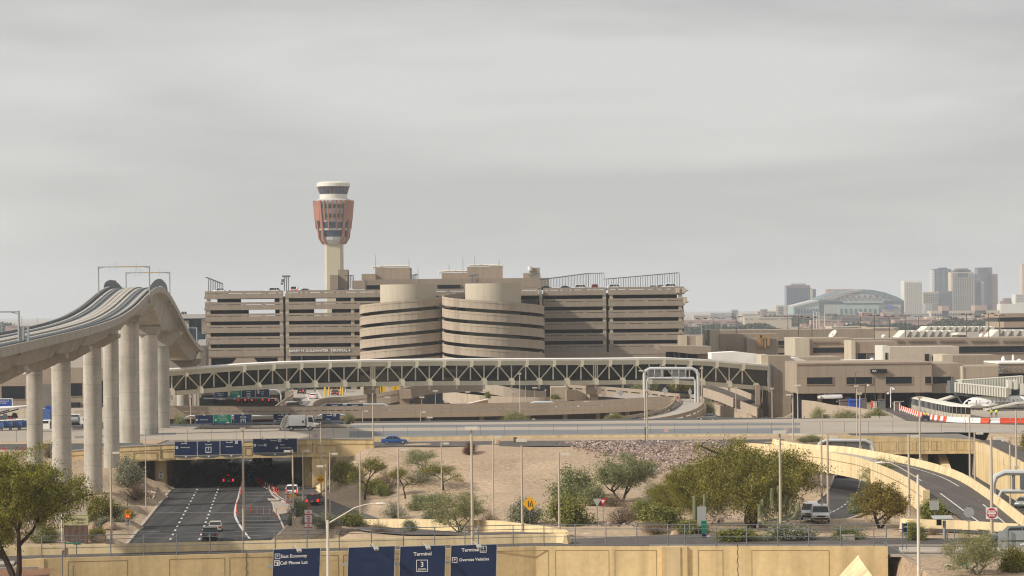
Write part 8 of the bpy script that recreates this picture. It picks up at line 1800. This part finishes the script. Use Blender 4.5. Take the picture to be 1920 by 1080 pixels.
# ================================================================ light poles
def lightpole(label,px_t,py_t,px_b,py_b,head,r=.13,Y=None,z=None,m='pole',name='light_pole'):
 b=hit(px_b,py_b) if Y is None else at(px_b,py_b,Y)
 if z is not None: b.z=z
 top=at(px_t,py_t,b.y); h=top.z-b.z; t=thing(name,label,'light pole',b)
 mb=MB(); mb.tube([(0,0,-.6),(0,0,h)],[r*1.15,r*.8],8); mb.build('shaft',M[m],t,smooth=True)
 mb=MB(); mb.box(-r*2,r*2,-r*2,r*2,-.3,.12); mb.build('base_plate',M[m],t)
 if head:
  for hd in head.split('+'):
   mb=MB()
   if hd=='R': mb.box(r,r+.12,-.05,.05,h-.25,h-.15); mb.box(.3,1.15,-.3,.3,h-.33,h-.1)
   elif hd=='L': mb.box(-r-.12,-r,-.05,.05,h-.25,h-.15); mb.box(-1.15,-.3,-.3,.3,h-.33,h-.1)
   elif hd=='T': mb.box(-.6,.6,-.28,.28,h-.02,h+.28)
   elif hd=='S': mb.box(-.35,.35,-.28,.28,h-.35,h-.0)
   mb.build('lamp_head',M['polew' if hd in 'RLT' else m],t)
 return t
LP=[('tan light pole rising by the left guideway columns, lamp to the right',210,846,209,1015,'R',.14,None),
('thin tan light pole on the verge left of the sunken road',272.5,806,274,961,'',.08,None),
('thick tan light pole with square head in the middle of the sunken road',455.5,802,457,1007,'S',.16,None),
('tan light pole at the road gore with lamp to the left and 35 plate',547.5,843,550,990,'L',.12,None),
('slim tan light pole by the right underpass pier',567.5,843,568.5,941,'R',.1,None),
('tall tan light pole with lamp to the left before the yellow bridge wall',600.5,792,602.5,928,'L',.1,None),
('tan light pole with small arm behind the diamond warning sign',609,871,612,1000,'L',.12,None),
('slim tan light pole right of the diamond warning sign',617.5,848,619,966,'R',.09,None),
('slim tan light pole in front of the leaning dark trunked tree',675,846,676,978,'',.1,None),
('tan light pole left of the umbrella palo verde, lamp to the right',745.5,841,747.5,986,'R',.1,None),
('slim tan light pole through the umbrella palo verde',827,829,828.5,942,'R',.1,None),
('slim tan light pole on the open slope left of the rocks',924,816,925.5,985,'R',.1,None),
('tan light pole left of the merge sign with flat double head',977.5,828,979.5,998,'T',.12,None),
('tan light pole right of the merge sign with rectangular lamp',1046.5,848,1049,997,'R',.12,None),
('tall tan light pole with flat head beside the big saguaro',1459.5,813,1464,1014,'T',.13,None),
('tan light pole left of the pair before the curved ramp',1540,823,1541.5,981,'',.12,None),
('tan light pole right of the pair before the curved ramp, lamp to the right',1550.5,817,1553,974,'R',.14,None),
('tan light pole above the rusty tree, lamp to the right',1700.5,815,1705,970,'R',.14,None),
('tan light pole standing at the lower right ramp mouth',1857,818,1860,1002,'R',.16,None),
]
for lab,a,b,c,d,hd,r,Y in LP: lightpole(lab,a,b,c,d,hd,r,Y)
def gpole(lab,px,y0,y1,hd,r,z=ZP,m='pole',dx=None):
 b=gz(px+.01*(y1-y0),y1,z); return lightpole(lab,px,y0,px+.01*(y1-y0),y1,hd,r,Y=b.y,z=z,m=m)
gpole('tall tan pole rising from below the left walkway pier',698.5,737,838,'',.11)
gpole('tan pole with lamp to the left at the centre of the taxiway edge',974.5,699,783,'S',.1,z=ZP)
gpole('tall pale pole at the left leg of the loop gantry',1208.5,693,792,'L',.12,z=ZP)
gpole('shorter tan pole right of the loop gantry left leg, down to the rock bed',1213,730,828,'S',.12)
gpole('tan light pole at the right end of the truss walkway, lamp to the left',1486.5,738,826,'L',.12)
gpole('slim tan pole beside the tan block tower',1495.5,724,786,'T',.1)
gpole('slim pole left of the taxiway bridge gantry',1541.5,773,822,'R',.08)
gpole('tall tan pole before the terminal building, left of a pair',1606,722,820,'S',.1)
gpole('tall tan pole before the terminal building, right of a pair',1612,736,838,'S',.11)
gpole('tall tan pole in front of the baggage tug',1724,743,861,'S',.13,z=6.5)
gpole('tan pole in front of the white barriers',1817.5,782,896,'',.13,z=6.0)
gpole('tan pole at the right of the taxiway bridge, lamp to the right',1827,810,904,'R',.12,z=6.0)
lightpole('tan pole above the side road with lamp to the left',1892.5,823,1894.5,948,'L',.13)
gpole('tan pole behind the wing wall at the right edge',1904.5,769,875,'',.13,z=7)
for lab,px,y0,y1,Y in (('pale pole right of the truss end gantry',1316,689,775,600),('thin pale pole left of the truss end',1310,700,770,598),('thin pole on the approach road by the grey lamps',362,708,762,604),('short pole beside it on the approach road',358,742,800,560),('thin pole between the toll lane and the walkway',611,697,741,690),
  ('thin pole at the left end of the truss walkway',369,715,762,606),('pole before the dark recess of the tan block tower',1448,727,786,575),('slim pole on the descending ramp',1380,725,768,620)):
 b=at(px,y1,Y); lightpole(lab,px-.5,y0,px,y1,'R' if px in (362,) else 'S' if px%2==0 else '',.1,Y=Y,z=b.z)
for i,(px,y0,y1) in enumerate(((726,746,760),(791,746,758),(816.5,734,758),(837,755,757),(877,736,757),(910,735,757),(962,736,756),(1003,728,756),(679,754,760),(986,722,756))):
 lightpole('thin grey T headed lamp behind the viaduct, number %s from the left'%('two three four five six seven eight nine one ten'.split()[i]),px,y0,px,y1,'T',.07,Y=625,z=zat(px,y1,625)-1)
for i,(px,y0,y1,hd) in enumerate(((680,769,801,'R'),(788.5,771,800,'R'),(806,784,800,'T'),(1000.5,785,798,'S'),(1149,778,795,'T'))):
 lightpole(('short tan lamp before the viaduct by the tall pier pole','short tan lamp with dark head in front of the viaduct','short T headed lamp before the parked cars','short white globe lamp right of the viaduct bush','short T headed lamp under the loop ramp')[i],px,y0,px,y1,hd,.08,Y=562,z=5.5)
RP=[(1315,596,660,'pale'),(1380,593,640,''),(1497,592,636,''),(1522,594,640,''),(1613,588,618,''),(1639,590,682,''),(1697,591,634,''),(1759,591,612,''),(1812,588,664,''),(1837,592,634,''),(1853.5,587,665,''),(1667,592,632,''),(1337,595,618,''),(1352,596,618,'pale'),(1560,590,612,'pale'),(1573,590,612,'pale'),(1788,594,612,''),(1874,590,630,''),(1477,592,615,''),(1722,593,612,'')]
ordn='first second third fourth fifth sixth seventh eighth ninth tenth eleventh twelfth thirteenth fourteenth fifteenth sixteenth seventeenth eighteenth nineteenth twentieth'.split()
order=sorted(range(len(RP)),key=lambda i:RP[i][0])
for i,(px,y0,y1,k) in enumerate(RP):
 Y=805 if y1>650 else 835 if y1>625 else 1150
 if px in (1315,): Y=760
 t=lightpole('%s double headed %s mast light on the concourse side, counted from the left'%(ordn[order.index(i)],'pale' if k else 'brown'),px,y0,px+.01*(y1-y0),y1,'',.13,Y=Y,z=zat(px,y1,Y),m='galv' if k else 'brownp')
 h=zat(px,y0,Y)-zat(px,y1,Y); mb=MB(); mb.box(-1.5,1.5,-.08,.08,h-.35,h-.25); mb.box(-1.7,-.7,-.3,.3,h-.25,h); mb.box(.7,1.7,-.3,.3,h-.25,h); mb.build('lamp_heads',M['brownp'],t)
for i,(px,y0) in enumerate(((3,608),(41,594),(64,616),(87,603),(92,603),(20,622),(70,596))):
 lightpole('distant grey light mast at the far left horizon, %s from the left'%('first','third','fourth','sixth','seventh','second','fifth')[i],px,y0,px,630,'T',.25,Y=1900,z=2,m='galv')
mb=MB()
for i,px in enumerate((1526,1531,1536,1546)):
 lightpole('tall pale floodlight mast near the stadium front, %s of four'%('first','second','third','fourth')[i],px,584+i,px,616,'T',.35,Y=2600,z=2,m='towerw')
for lab,px,y0,y1 in (('dark camera post with hooked top by the palo verde row',1623,720,772),('white camera pole with hooked top left of the walkways',1670,727,760),('dark hooked camera post beneath the terminal',1660,735,765)):
 Y=585; b=at(px,y1,Y); t=thing('camera_pole',lab,'camera pole',b); h=zat(px,y0,Y)-b.z; mb=MB(); mb.tube([(0,0,-.5),(0,0,h-.3),(.1,0,h),(.4,0,h+.05),(.6,0,h-.15)],.12,6); mb.build('hooked_shaft',M['white' if px==1670 else 'brownp'],t); mb=MB(); mb.lathe(.62,0,[(.1,h-.55),(.3,h-.4),(.3,h-.2),(.1,h-.1)],10); mb.build('camera_dome',M['white'],t)
for lab,px,y0,y1 in (('white gate post left of the barrier start',1677,753,776),('white gate post at the barrier start',1687,753,784),('thin dark lamp on the wall under gate sign 15A',1641,702,760),('thin dark lamp left of gate sign 15A',1604,698,752)):
 Y=586; b=at(px,y1,Y); t=thing('gate_post',lab,'post',b); h=zat(px,y0,Y)-b.z; mb=MB(); mb.tube([(0,0,-.3),(0,0,h),(.9,0,h+.05)],.09 if px>1660 and px!=1641 else .07,5); mb.build('shaft',M['white' if 'white' in lab else 'brownp'],t)
def cobra(label,px_t,py_t,px_b,arm,Y,sgn):
 b=at(px_b,1095,Y); top=at(px_t,py_t,Y); t=thing('street_lamp',label,'street lamp',(b.x,Y,b.z)); h=top.z-b.z; dx=top.x-b.x
 mb=MB(); mb.tube([(0,0,-.5),(dx*0,0,h)],[.16,.11],10); mb.build('shaft',M['polew'],t,smooth=True)
 pts=[at(a,c,Y)-b for a,c in arm]; mb=MB(); mb.tube(pts,[.06,.055,.05,.045,.045,.04][:len(pts)],8); mb.build('arm',M['polew'],t,smooth=True)
 e=pts[-1]; mb=MB(); sec=[]
 for f,w_,h_ in ((0,.06,.05),(.15,.14,.11),(.45,.2,.14),(.8,.17,.1),(1.0,.04,.03)): x=e.x+sgn*f*1.0; sec.append([(x,w_*math.cos(k*math.pi/5),e.z-.03+h_*math.sin(k*math.pi/5)*(1 if k<6 else .6)) for k in range(10)])
 if sgn<0: sec=[s[::-1] for s in sec]
 loft(mb,sec); mb.build('lamp_head',M['polew'],t,smooth=True)
 mb=MB(); mb.tube([(e.x+sgn*.35,0,e.z+.08),(e.x+sgn*.35,0,e.z+.2)],.06,6); mb.build('photocell',M['galv'],t); mb=MB(); mb.tube([(0,0,h-.6),(0,0,h+.05)],[.13,.05],8); mb.build('collar',M['polew'],t); return t
cobra('near cream street lamp with curved arm reaching right over the bridge',614.5,976,615.5,[(616,981),(640,967),(665,952),(685,946),(704,944)],235,1)
cobra('near cream street lamp at right with curved arm reaching left',1718.5,891,1723,[(1718,895),(1700,884),(1682,874),(1670,868),(1661,867)],232,-1)
t=cobra('lamp head poking in at the right edge with its pole out of view',1960,1020,1960,[(1960,1024),(1945,1021),(1934,1020)],232,-1)
for lab,px,y0,y1,hd in (('slim tan pole standing on the near bridge between the navy signs',884,806,1019,'T'),):
 b=at(px+2,y1,nearY(-4)+1.8); lightpole(lab,px,y0,px+2,y1,hd,.13,Y=b.y,z=7.0)
# ================================================================ small road signs
def rsign(label,px,py_b,build,h_px,name='road_sign',Y=None,post='galvd',rz=0,two=False,r=.045,z=None):
 b=hit(px,py_b) if Y is None else at(px,py_b,Y); k=b.y/F
 if z is not None: b.z=z
 t=thing(name,label,'sign',b,rz); h=h_px*k; mb=MB()
 for dx in ((-.3,.3) if two else (0,)): mb.tube([(dx,0,-.3),(dx,0,h)],r,6)
 mb.build('post',M[post],t); build(t,h,k); return t
def plate(t,w,h,z,m,y=-.07,x=0,border=None,nm='sign_plate'):
 mb=MB(); mb.box(x-w/2,x+w/2,y-.01,y+.02,z-h/2,z+h/2); mb.build(nm,M[m],t)
 if border:
  mb=MB(); e=.035
  for q in ((x-w/2+.03,x-w/2+.03+e,z-h/2+.03,z+h/2-.03),(x+w/2-.03-e,x+w/2-.03,z-h/2+.03,z+h/2-.03),(x-w/2+.03,x+w/2-.03,z+h/2-.03-e,z+h/2-.03),(x-w/2+.03,x+w/2-.03,z-h/2+.03,z-h/2+.03+e)): mb.box(q[0],q[1],y-.02,y-.01,q[2],q[3])
  mb.build('border',M[border],t)
def tx(t,s,size,x,z,m,y=-.085,bold=.012): text(s,size,M[m],t,Matrix.Translation((x,y,z))@FACE,'sign_text',ex=.006,bold=bold)
def speed35(t,z,k,w=.76,h=1.0):
 plate(t,w,h,z,'white',border='black'); tx(t,'SPEED',.2,0,z+.34*h,'black'); tx(t,'LIMIT',.2,0,z+.14*h,'black'); tx(t,'35',.52,0,z-.2*h,'black',bold=.02)
rsign('white SPEED LIMIT 35 sign on the right underpass column',585,888.5,lambda t,h,k:speed35(t,h-.1,k,.9,1.15),.5,Y=454.5)
rsign('white SPEED LIMIT 35 sign on the left underpass column',302,890,lambda t,h,k:speed35(t,h-.1,k,.9,1.15),.5,Y=454.5)
rsign('small white SPEED LIMIT 35 plate on the light pole at the road gore',549.5,957.5,lambda t,h,k:speed35(t,h-.1,k,.62,.85),.5,Y=hit(550,990).y-.25)
def feedback(t,h,k):
 plate(t,.92,1.22,h-.9,'signyel',border='black'); tx(t,'YOUR',.24,0,h-.5,'black'); tx(t,'SPEED',.22,0,h-.74,'black'); plate(t,.62,.52,h-1.2,'black',y=-.1,nm='display'); tx(t,'36',.5,0,h-1.2,'led',y=-.12,bold=.02)
 speed35(t,h-2.0,k,.68,.86); mb=MB(); mb.obox(Vector((-.6,0,h+1.25)),(1.0,.7,.05),0,0); mb.v=[(x,y,z+(x+.6)*1.05) for x,y,z in mb.v]; mb.build('solar_panel',M['signback'],t); mb=MB(); mb.tube([(0,0,h-.2),(0,0,h+1.6)],.045,6); mb.tube([(0,0,h+.9),(-.5,0,h+1.1)],.04,5); mb.build('mast',M['galvd'],t)
rsign('amber YOUR SPEED feedback sign with solar panel beside the sunken road',240,1001,feedback,48)
def diamond(t,z,s,m,y=-.06,nm='sign_plate'):
 mb=MB(); mb.prismY([(-s,z),(0,z-s),(s,z),(0,z+s)],y-.01,y+.02); mb.build(nm,M[m],t)
def mergebuild(t,h,k):
 diamond(t,h-.75,.86,'signyel'); mb=MB(); mb.box(-.2,-.12,-.1,-.075,h-1.1,h-.42); mb.prismY([(.02,h-1.1),(.1,h-1.1),(.1,h-.8),(.22,h-.62),(.22,h-.42),(.14,h-.42),(.14,h-.6),(.02,h-.78)],-.1,-.075); mb.box(.26,.33,-.1,-.075,h-1.1,h-.72); mb.build('lane_symbol',M['black'],t)
rsign('yellow diamond lane merge sign on a grey post',993.5,981,mergebuild,49,Y=hit(993.5,981).y-5)
def dw(t,h,k): diamond(t,h-.7,.82,'signyel'); tx(t,'ALL',.2,0,h-.45,'black'); tx(t,'MUST TURN',.17,0,h-.7,'black'); tx(t,'RIGHT',.2,0,h-.95,'black')
rsign('amber diamond warning sign with black words by the slope slab',601.5,929,dw,38)
def np_(t,h,k): plate(t,1.0,2.6,h-1.3,'white',border='galv'); [tx(t,s_,.24,0,h-.3-.29*i,'signred',bold=.02) for i,s_ in enumerate(('NO','PARKING','ANY','TIME','NO','STOPPING','OR','WAITING'))]
rsign('tall white sign with red words nearest the railing',578.5,997,np_,41)
rsign('tall white sign with red words behind the white SUV',540.5,963,lambda t,h,k:(plate(t,.95,2.2,h-1.1,'white',border='galv'),[tx(t,s_,.21,0,h-.25-.25*i,'signred',bold=.02) for i,s_ in enumerate(('NO','PARKING','ANY','TIME','TOW','AWAY','ZONE'))]),42)
rsign('yellow warning disc half hidden by the tall light pole',549,966,lambda t,h,k:diamond(t,h-.55,.62,'signyel'),43,post='galvd')
def tri(t,h,k,front):
 mb=MB(); s=.5; mb.prismY([(-s,h),(s,h),(0,h-.95)],-.06,-.03); mb.build('sign_plate',M['signred' if front else 'signback'],t)
 if front: mb=MB(); mb.prismY([(-.22,h-.16),(.22,h-.16),(0,h-.58)],-.08,-.061); mb.build('white_centre',M['white'],t)
rsign('back of a yield sign on a leaning post, left of the red one',1120,987,lambda t,h,k:tri(t,h,k,False),52)
rsign('red and white yield sign right of the turned away one',1131,984,lambda t,h,k:tri(t,h,k,True),49)
def dne(t,h,k):
 plate(t,1.15,1.15,h-.6,'white'); mb=MB(); mb.prismY([(.52*math.cos(R(q*15)),h-.6+.52*math.sin(R(q*15))) for q in range(24)],-.1,-.08); mb.build('red_disc',M['signred'],t); mb=MB(); mb.box(-.42,.42,-.115,-.1,h-.69,h-.51); mb.build('bar',M['white'],t); tx(t,'DO NOT',.2,0,h-.38,'white',y=-.115); tx(t,'ENTER',.2,0,h-.84,'white',y=-.115)
rsign('red DO NOT ENTER sign on the tan pole at lower right',1859.5,1000,dne,49,post='pole',Y=hit(1860,1002).y-.3)
def octb(t,h,k): mb=MB(); mb.prismY([(.55*math.cos(R(22.5+q*45)),h-.7+.55*math.sin(R(22.5+q*45))) for q in range(8)],-.05,-.02); mb.build('sign_plate',M['signback'],t); mb=MB(); mb.tube([(0,0,h-.1),(0,0,h+.05)],.12,8); mb.build('beacon',M['galvd'],t); mb=MB(); mb.box(-.25,.25,-.08,-.05,h-1.6,h-1.48); mb.build('plate',M['signback'],t)
rsign('back of an octagonal stop sign at lower right',1817,1010,octb,62)
rsign('back of a square grey sign left of the solar panel',1752,996,lambda t,h,k:plate(t,.98,.98,h-.5,'signback'),57)
def twoback(t,h,k):
 mb=MB(); mb.box(-.45,.45,-.12,-.06,h-1.9,h-.0); mb.build('sign_plate',M['signback'],t); mb=MB(); mb.box(-.05,.48,-.2,-.14,h-2.6,h-1.4); mb.build('green_sign',M['signgreen'],t); plate(t,.42,.8,h-3.1,'signblue',y=-.2,x=.22)
rsign('pair of grey posts with turned sign boards behind the railing',1316,1012,twoback,58,two=True,Y=266,z=7)
def bl(t,h,k): plate(t,.75,.95,h-.5,'signblue',border='white',y=-.1); mb=MB(); mb.box(-.25,.2,-.13,-.115,h-.42,h-.36); mb.prismY([(.18,h-.5),(.3,h-.39),(.18,h-.28)],-.13,-.115); mb.build('arrow',M['white'],t)
rsign('navy arrow sign on double posts on the median at lower right',1696,1038,bl,51,two=True,Y=nearY(36.5)+4.6,z=7.1,rz=R(40))
b=at(1771,1022,262); t=thing('solar_panel_pole','thick pale pole with flat solar panel and dark box at lower right','solar panel',b); k=262/F; mb=MB(); mb.tube([(0,0,-.3),(0,0,2.4)],.16,10); mb.tube([(.28,0,-.3),(.28,0,1.5)],.08,6); mb.build('shaft',M['galv'],t); mb=MB(); mb.obox(Vector((-.2,0,2.72)),(2.0,1.1,.07),R(5),R(14)); mb.build('solar_panel',M['signback'],t); mb=MB(); mb.box(-.75,-.3,-.2,.15,1.95,2.5); mb.build('control_box',M['black'],t)
t=thing('guardrail','grey steel guard panels in front of the dark car at lower right','guardrail',at(1890,1030,250)); mb=MB(); a=at(1862,997,252)
for y0,y1 in ((995,1013),(1016,1030)): mb.box(xat(1872,y0,250),xat(1945,y0,250),250,250.1,zat(1900,y1,250),zat(1900,y0,250))
mb.build('panel',M['galv'],t,world=True); mb=MB(); x=xat(1890,1000,249.8); mb.tube([(x,249.8,6.5),(x,249.8,zat(1890,992,249.8))],.08,6); mb.build('post',M['galvd'],t,world=True)
mb=MB(); a=at(1657,1016,245); b=at(1719,1053,240); mb.tube([a,b],.035,5); one('cable_stay',mb,M['galvd'],'thin dark stay cable slanting from the railing end at lower right','cable')
for lab,px,py in (('thin fence post by the palo verde foot at lower right',1790,1052),('thin fence post at the right edge of the gravel',1891,1065)):
 b=at(px,py,238); mb=MB(); mb.tube([(b.x,238,6.6),(b.x,238,b.z+2.6)],.045,6); mb.tube([(b.x,238,b.z+2.6),(b.x+.05,238,b.z+2.68)],.06,6); one('fence_post',mb,M['galvd'],lab,'post')
b=hit(1591,1017); mb=MB(); mb.box(b.x-.55,b.x+.55,b.y-.3,b.y+.4,b.z-.1,b.z+.62); mb.box(b.x-.57,b.x+.57,b.y-.32,b.y+.42,b.z+.62,b.z+.7); mb.tube([(b.x-.3,b.y-.32,b.z+.4),(b.x-.1,b.y-.32,b.z+.4)],.02,4); one('utility_box',mb,M['kerb'],'beige utility box behind the railing under the rusty tree','utility box')
for lab,px,py,w_ in (('small pale valve lid on the gravel at lower right',1778,1060,.35),('green valve box lid on the gravel at lower right',1812,1059,.6)):
 b=gz(px,py,6.95); mb=MB(); mb.box(b.x-w_,b.x+w_,b.y-.3,b.y+.3,b.z-.05,b.z+.08); mb.box(b.x-w_*.8,b.x+w_*.8,b.y-.2,b.y+.2,b.z+.08,b.z+.1); one('valve_lid',mb,mat('green_lid',(.30,.42,.28)) if 'green' in lab else M['white'],lab,'lid')
b=at(145,1003,335); t=thing('monument_sign','tan monument sign with ribbed base behind the left light pole','sign',(b.x,335,b.z-.5)); k=335/F
x0,x1=xat(119,970,335),xat(163.5,970,335)
mb=MB(); mb.box(x0,x1,335,335.5,zat(140,1020,335),zat(140,985,335))
for i in range(20): x=x0+(x1-x0)*(i+.5)/20; mb.box(x-.04,x+.04,334.93,335,zat(140,1020,335),zat(140,986,335))
mb.build('ribbed_base',M['brick'],t,world=True)
mb=MB(); mb.box(x0-.1,x1+.1,334.9,335.6,zat(140,985,335),zat(140,967,335)); mb.build('name_panel',mat('cream_green_panel',(.50,.47,.26)),t,world=True); mb=MB(); mb.box(x0,x1,335,335.5,zat(140,966,335),zat(140,934,335)); mb.build('upper_board',M['core'],t,world=True)
text('Sky Harbor',.42,M['galvd'],t,Matrix.Translation(Vector((xat(146,973,335),334.87,zat(146,973,335)))-t.location)@FACE,'name_text',ex=.01); text('Airport',.3,M['galvd'],t,Matrix.Translation(Vector((xat(150,979.5,335),334.87,zat(150,979.5,335)))-t.location)@FACE,'name_text',ex=.01)
x,y,z=at(116.5,985,332); mb=MB(); mb.tube([(x,332,zat(116,1030,332)),(x,332,zat(116,962,332))],.12,6); one('sign_post',mb,M['polew'],'pale post at the left side of the monument sign','post')
b=at(136,1019,275); mb=MB(); mb.box(b.x-.85,b.x+.85,275,275.05,b.z-.8,b.z+.1); mb.tube([(b.x-.6,275.1,b.z-3),(b.x-.6,275.1,b.z)],.05,5); one('road_sign',mb,M['signgreen'],'top of a green road sign just behind the left barrier','sign')
mb=MB(); mb.box(-100,-64.5,463.5,464,4.2,zat(60,832,464)); one('retaining_wall',mb,M['gray'],'grey retaining wall behind the left guideway columns','wall')
mb=MB(); mb.sweep([Vector((x,462,zat(60,847,462))) for x in (-100,-66)],[(-.1,-.4),(-.1,.2),(.1,.2),(.1,-.4)]); one('guardrail',mb,M['white'],'white low rail at the foot of the grey wall at left','guardrail')
for px,lab in ((8,'red diamond marker on the grey wall, left one'),(42,'red diamond marker on the grey wall beside the first column')):
 p=at(px,841.5,461.5); t=thing('hazard_marker',lab,'sign',(p.x,461.5,p.z-1.4)); diamond(t,1.4,.36,'signred'); mb=MB(); mb.tube([(0,0,-.5),(0,0,1.1)],.04,5); mb.build('post',M['galvd'],t)
for px,py,lab in ((20,838,'pinkish notice plate on the left taxiway fence'),(135,835.5,'pinkish notice plate on the fence between columns'),(323,828,'pinkish notice plate above the left underpass sign'),(592,817,'pinkish notice plate on the fence right of the underpass signs'),(1249,807,'pinkish notice plate on the fence near the rock bed'),(1473,806,'pinkish notice plate on the fence near the curved ramp'),(1885,812,'pinkish notice plate on the fence at right')):
 p=at(px,py,487.5 if px>600 else 485.7); mb=MB(); mb.box(p.x-.42,p.x+.42,p.y-.35,p.y-.3,p.z-.3,p.z+.3); mb.box(p.x-.3,p.x+.3,p.y-.37,p.y-.35,p.z-.02,p.z+.05); one('notice_plate',mb,mat('pink_notice',(.55,.42,.40)),lab,'notice')
for px,py,lab in ((884,740,'x'),):
 pass
for px,pyt,pyb,lab in ((1247,726,747,'back of a diamond sign above the loop ramp'),(1164,730,747,'back of a square sign plate above the viaduct right end'),(1294,728,757,'small round plate back on a pole inside the loop ramp')):
 Y=612; b=at(px,pyb,Y); t=thing('reversed_sign',lab,'sign',b); k=Y/F; h=(pyb-pyt)*k; mb=MB(); mb.tube([(0,0,-.5),(0,0,h)],.06,5); mb.build('post',M['galv'],t); mb=MB(); s_=.78;
 if px==1294: mb.prismY([(.4*math.cos(R(q*30)),h-.8+.7*math.sin(R(q*30))) for q in range(12)],-.05,0)
 else: mb.prismY([(-s_,h-s_),(0,h-2*s_),(s_,h-s_),(0,h)],-.05,0)
 mb.build('plate',M['signback'],t)
p=at(787,750,640)
mb=MB(); a=at(876,758,622); b=at(915,749,622); c=at(915,758,622); mb.prismY([(a.x,a.z-.5),(c.x,c.z-.5),(b.x,b.z),(b.x-.3,b.z+.15),(a.x,a.z)],622,626); one('tilted_roof',mb,mat('orange_brown_board',(.34,.19,.10)),'tilted orange brown roof edge rising above the viaduct','roof')
mb=MB(); mb.tube([at(876,757.3,621.5),at(915,748.5,621.5)],.18,4); one('roof_flashing',mb,M['white'],'white flashing along the tilted roof edge above the viaduct','roof edge')
for lab,a_,b_ in (('low white pipe gantry top above the viaduct centre right',990,1045),('second low white pipe gantry top above the viaduct right',1084,1131)):
 t=gantry(lab,604,a_,b_,754.5,None,768,r=.3)
b=gz(1210,833,ZP); t=thing('milepost_sign','green narrow road marker on a grey post at the rock bed edge','sign',b); mb=MB(); mb.tube([(0,0,-.4),(0,0,3.0)],.1,6); mb.build('post',M['galvd'],t); mb=MB(); mb.box(-.12,.12,-.16,-.1,1.7,2.95); mb.build('green_plate',M['signgreen'],t)
b=gz(966,832,ZP); t=thing('brown_marker','small brown sign standing at the slope top','sign',b); mb=MB(); mb.tube([(0,0,-.3),(0,0,.5)],.05,5); mb.build('post',M['galvd'],t); mb=MB(); mb.box(-.3,.3,-.08,-.03,.2,1.15); mb.build('plate',mat('olive_brown',(.14,.12,.07)),t)
def delin(px,py,Y=None,h=1.05,lab='',group=''):
 b=gz(px,py,.03); t=thing('delineator_post',lab,'delineator post',b,0,group); mb=MB(); mb.tube([(0,0,0.03),(0,0,h)],.055,6); mb.build('tube',M['orange'],t); mb=MB(); mb.tube([(0,0,0),(0,0,.05)],.14,8); mb.build('base',M['black'],t)
for i in range(19):
 f=i/18; delin(459+(536-459)*f,894+(938-894)*f+math.sin(f*3.1)*-1.2,lab='orange delineator post in the diagonal row beside the closed lane',group='delineator posts of the diagonal row')
for i in range(12):
 f=i/11; q=samp(CURB,f*.62); b=q; t=thing('delineator_post','orange delineator post along the white curb line','delineator post',(b.x+.25,b.y,.03),0,'delineator posts along the white curb line'); mb=MB(); mb.tube([(0,0,.03),(0,0,1.05)],.055,6); mb.build('tube',M['orange'],t); mb=MB(); mb.tube([(0,0,0),(0,0,.05)],.14,8); mb.build('base',M['black'],t)
for i,(px,py) in enumerate(((458.5,962),(469.5,963),(482.7,965),(494.5,966),(505.8,967.5),(518,968.5))): delin(px,py,lab='orange delineator post in the short row across the closed lane',group='delineator posts of the short cross row',h=1.2)
for i,(px,py) in enumerate(((572,954),(579,956),(581,951))): b=hit(px,py); t=thing('delineator_post','orange delineator post behind the dark spiky bush','delineator post',b,0,'delineator posts behind the spiky bush'); mb=MB(); mb.tube([(0,0,0),(0,0,1.0)],.055,6); mb.build('tube',M['orange'],t)
# ================================================================ haze
mb=MB(); mb.box(-15500,15500,-60,15900,-3,190)
hz_=mb.build('haze',bpy.data.materials.new('haze_air'),None); hz_['kind']='stuff'
hm=hz_.data.materials[0]; hm.use_nodes=True; t=hm.node_tree; t.nodes.clear(); o=t.nodes.new("ShaderNodeOutputMaterial"); v=t.nodes.new("ShaderNodeVolumePrincipled"); v.inputs['Color'].default_value=(.84,.92,1,1); v.inputs['Density'].default_value=.000085; v.inputs['Anisotropy'].default_value=.2; t.links.new(v.outputs[0],o.inputs['Volume'])
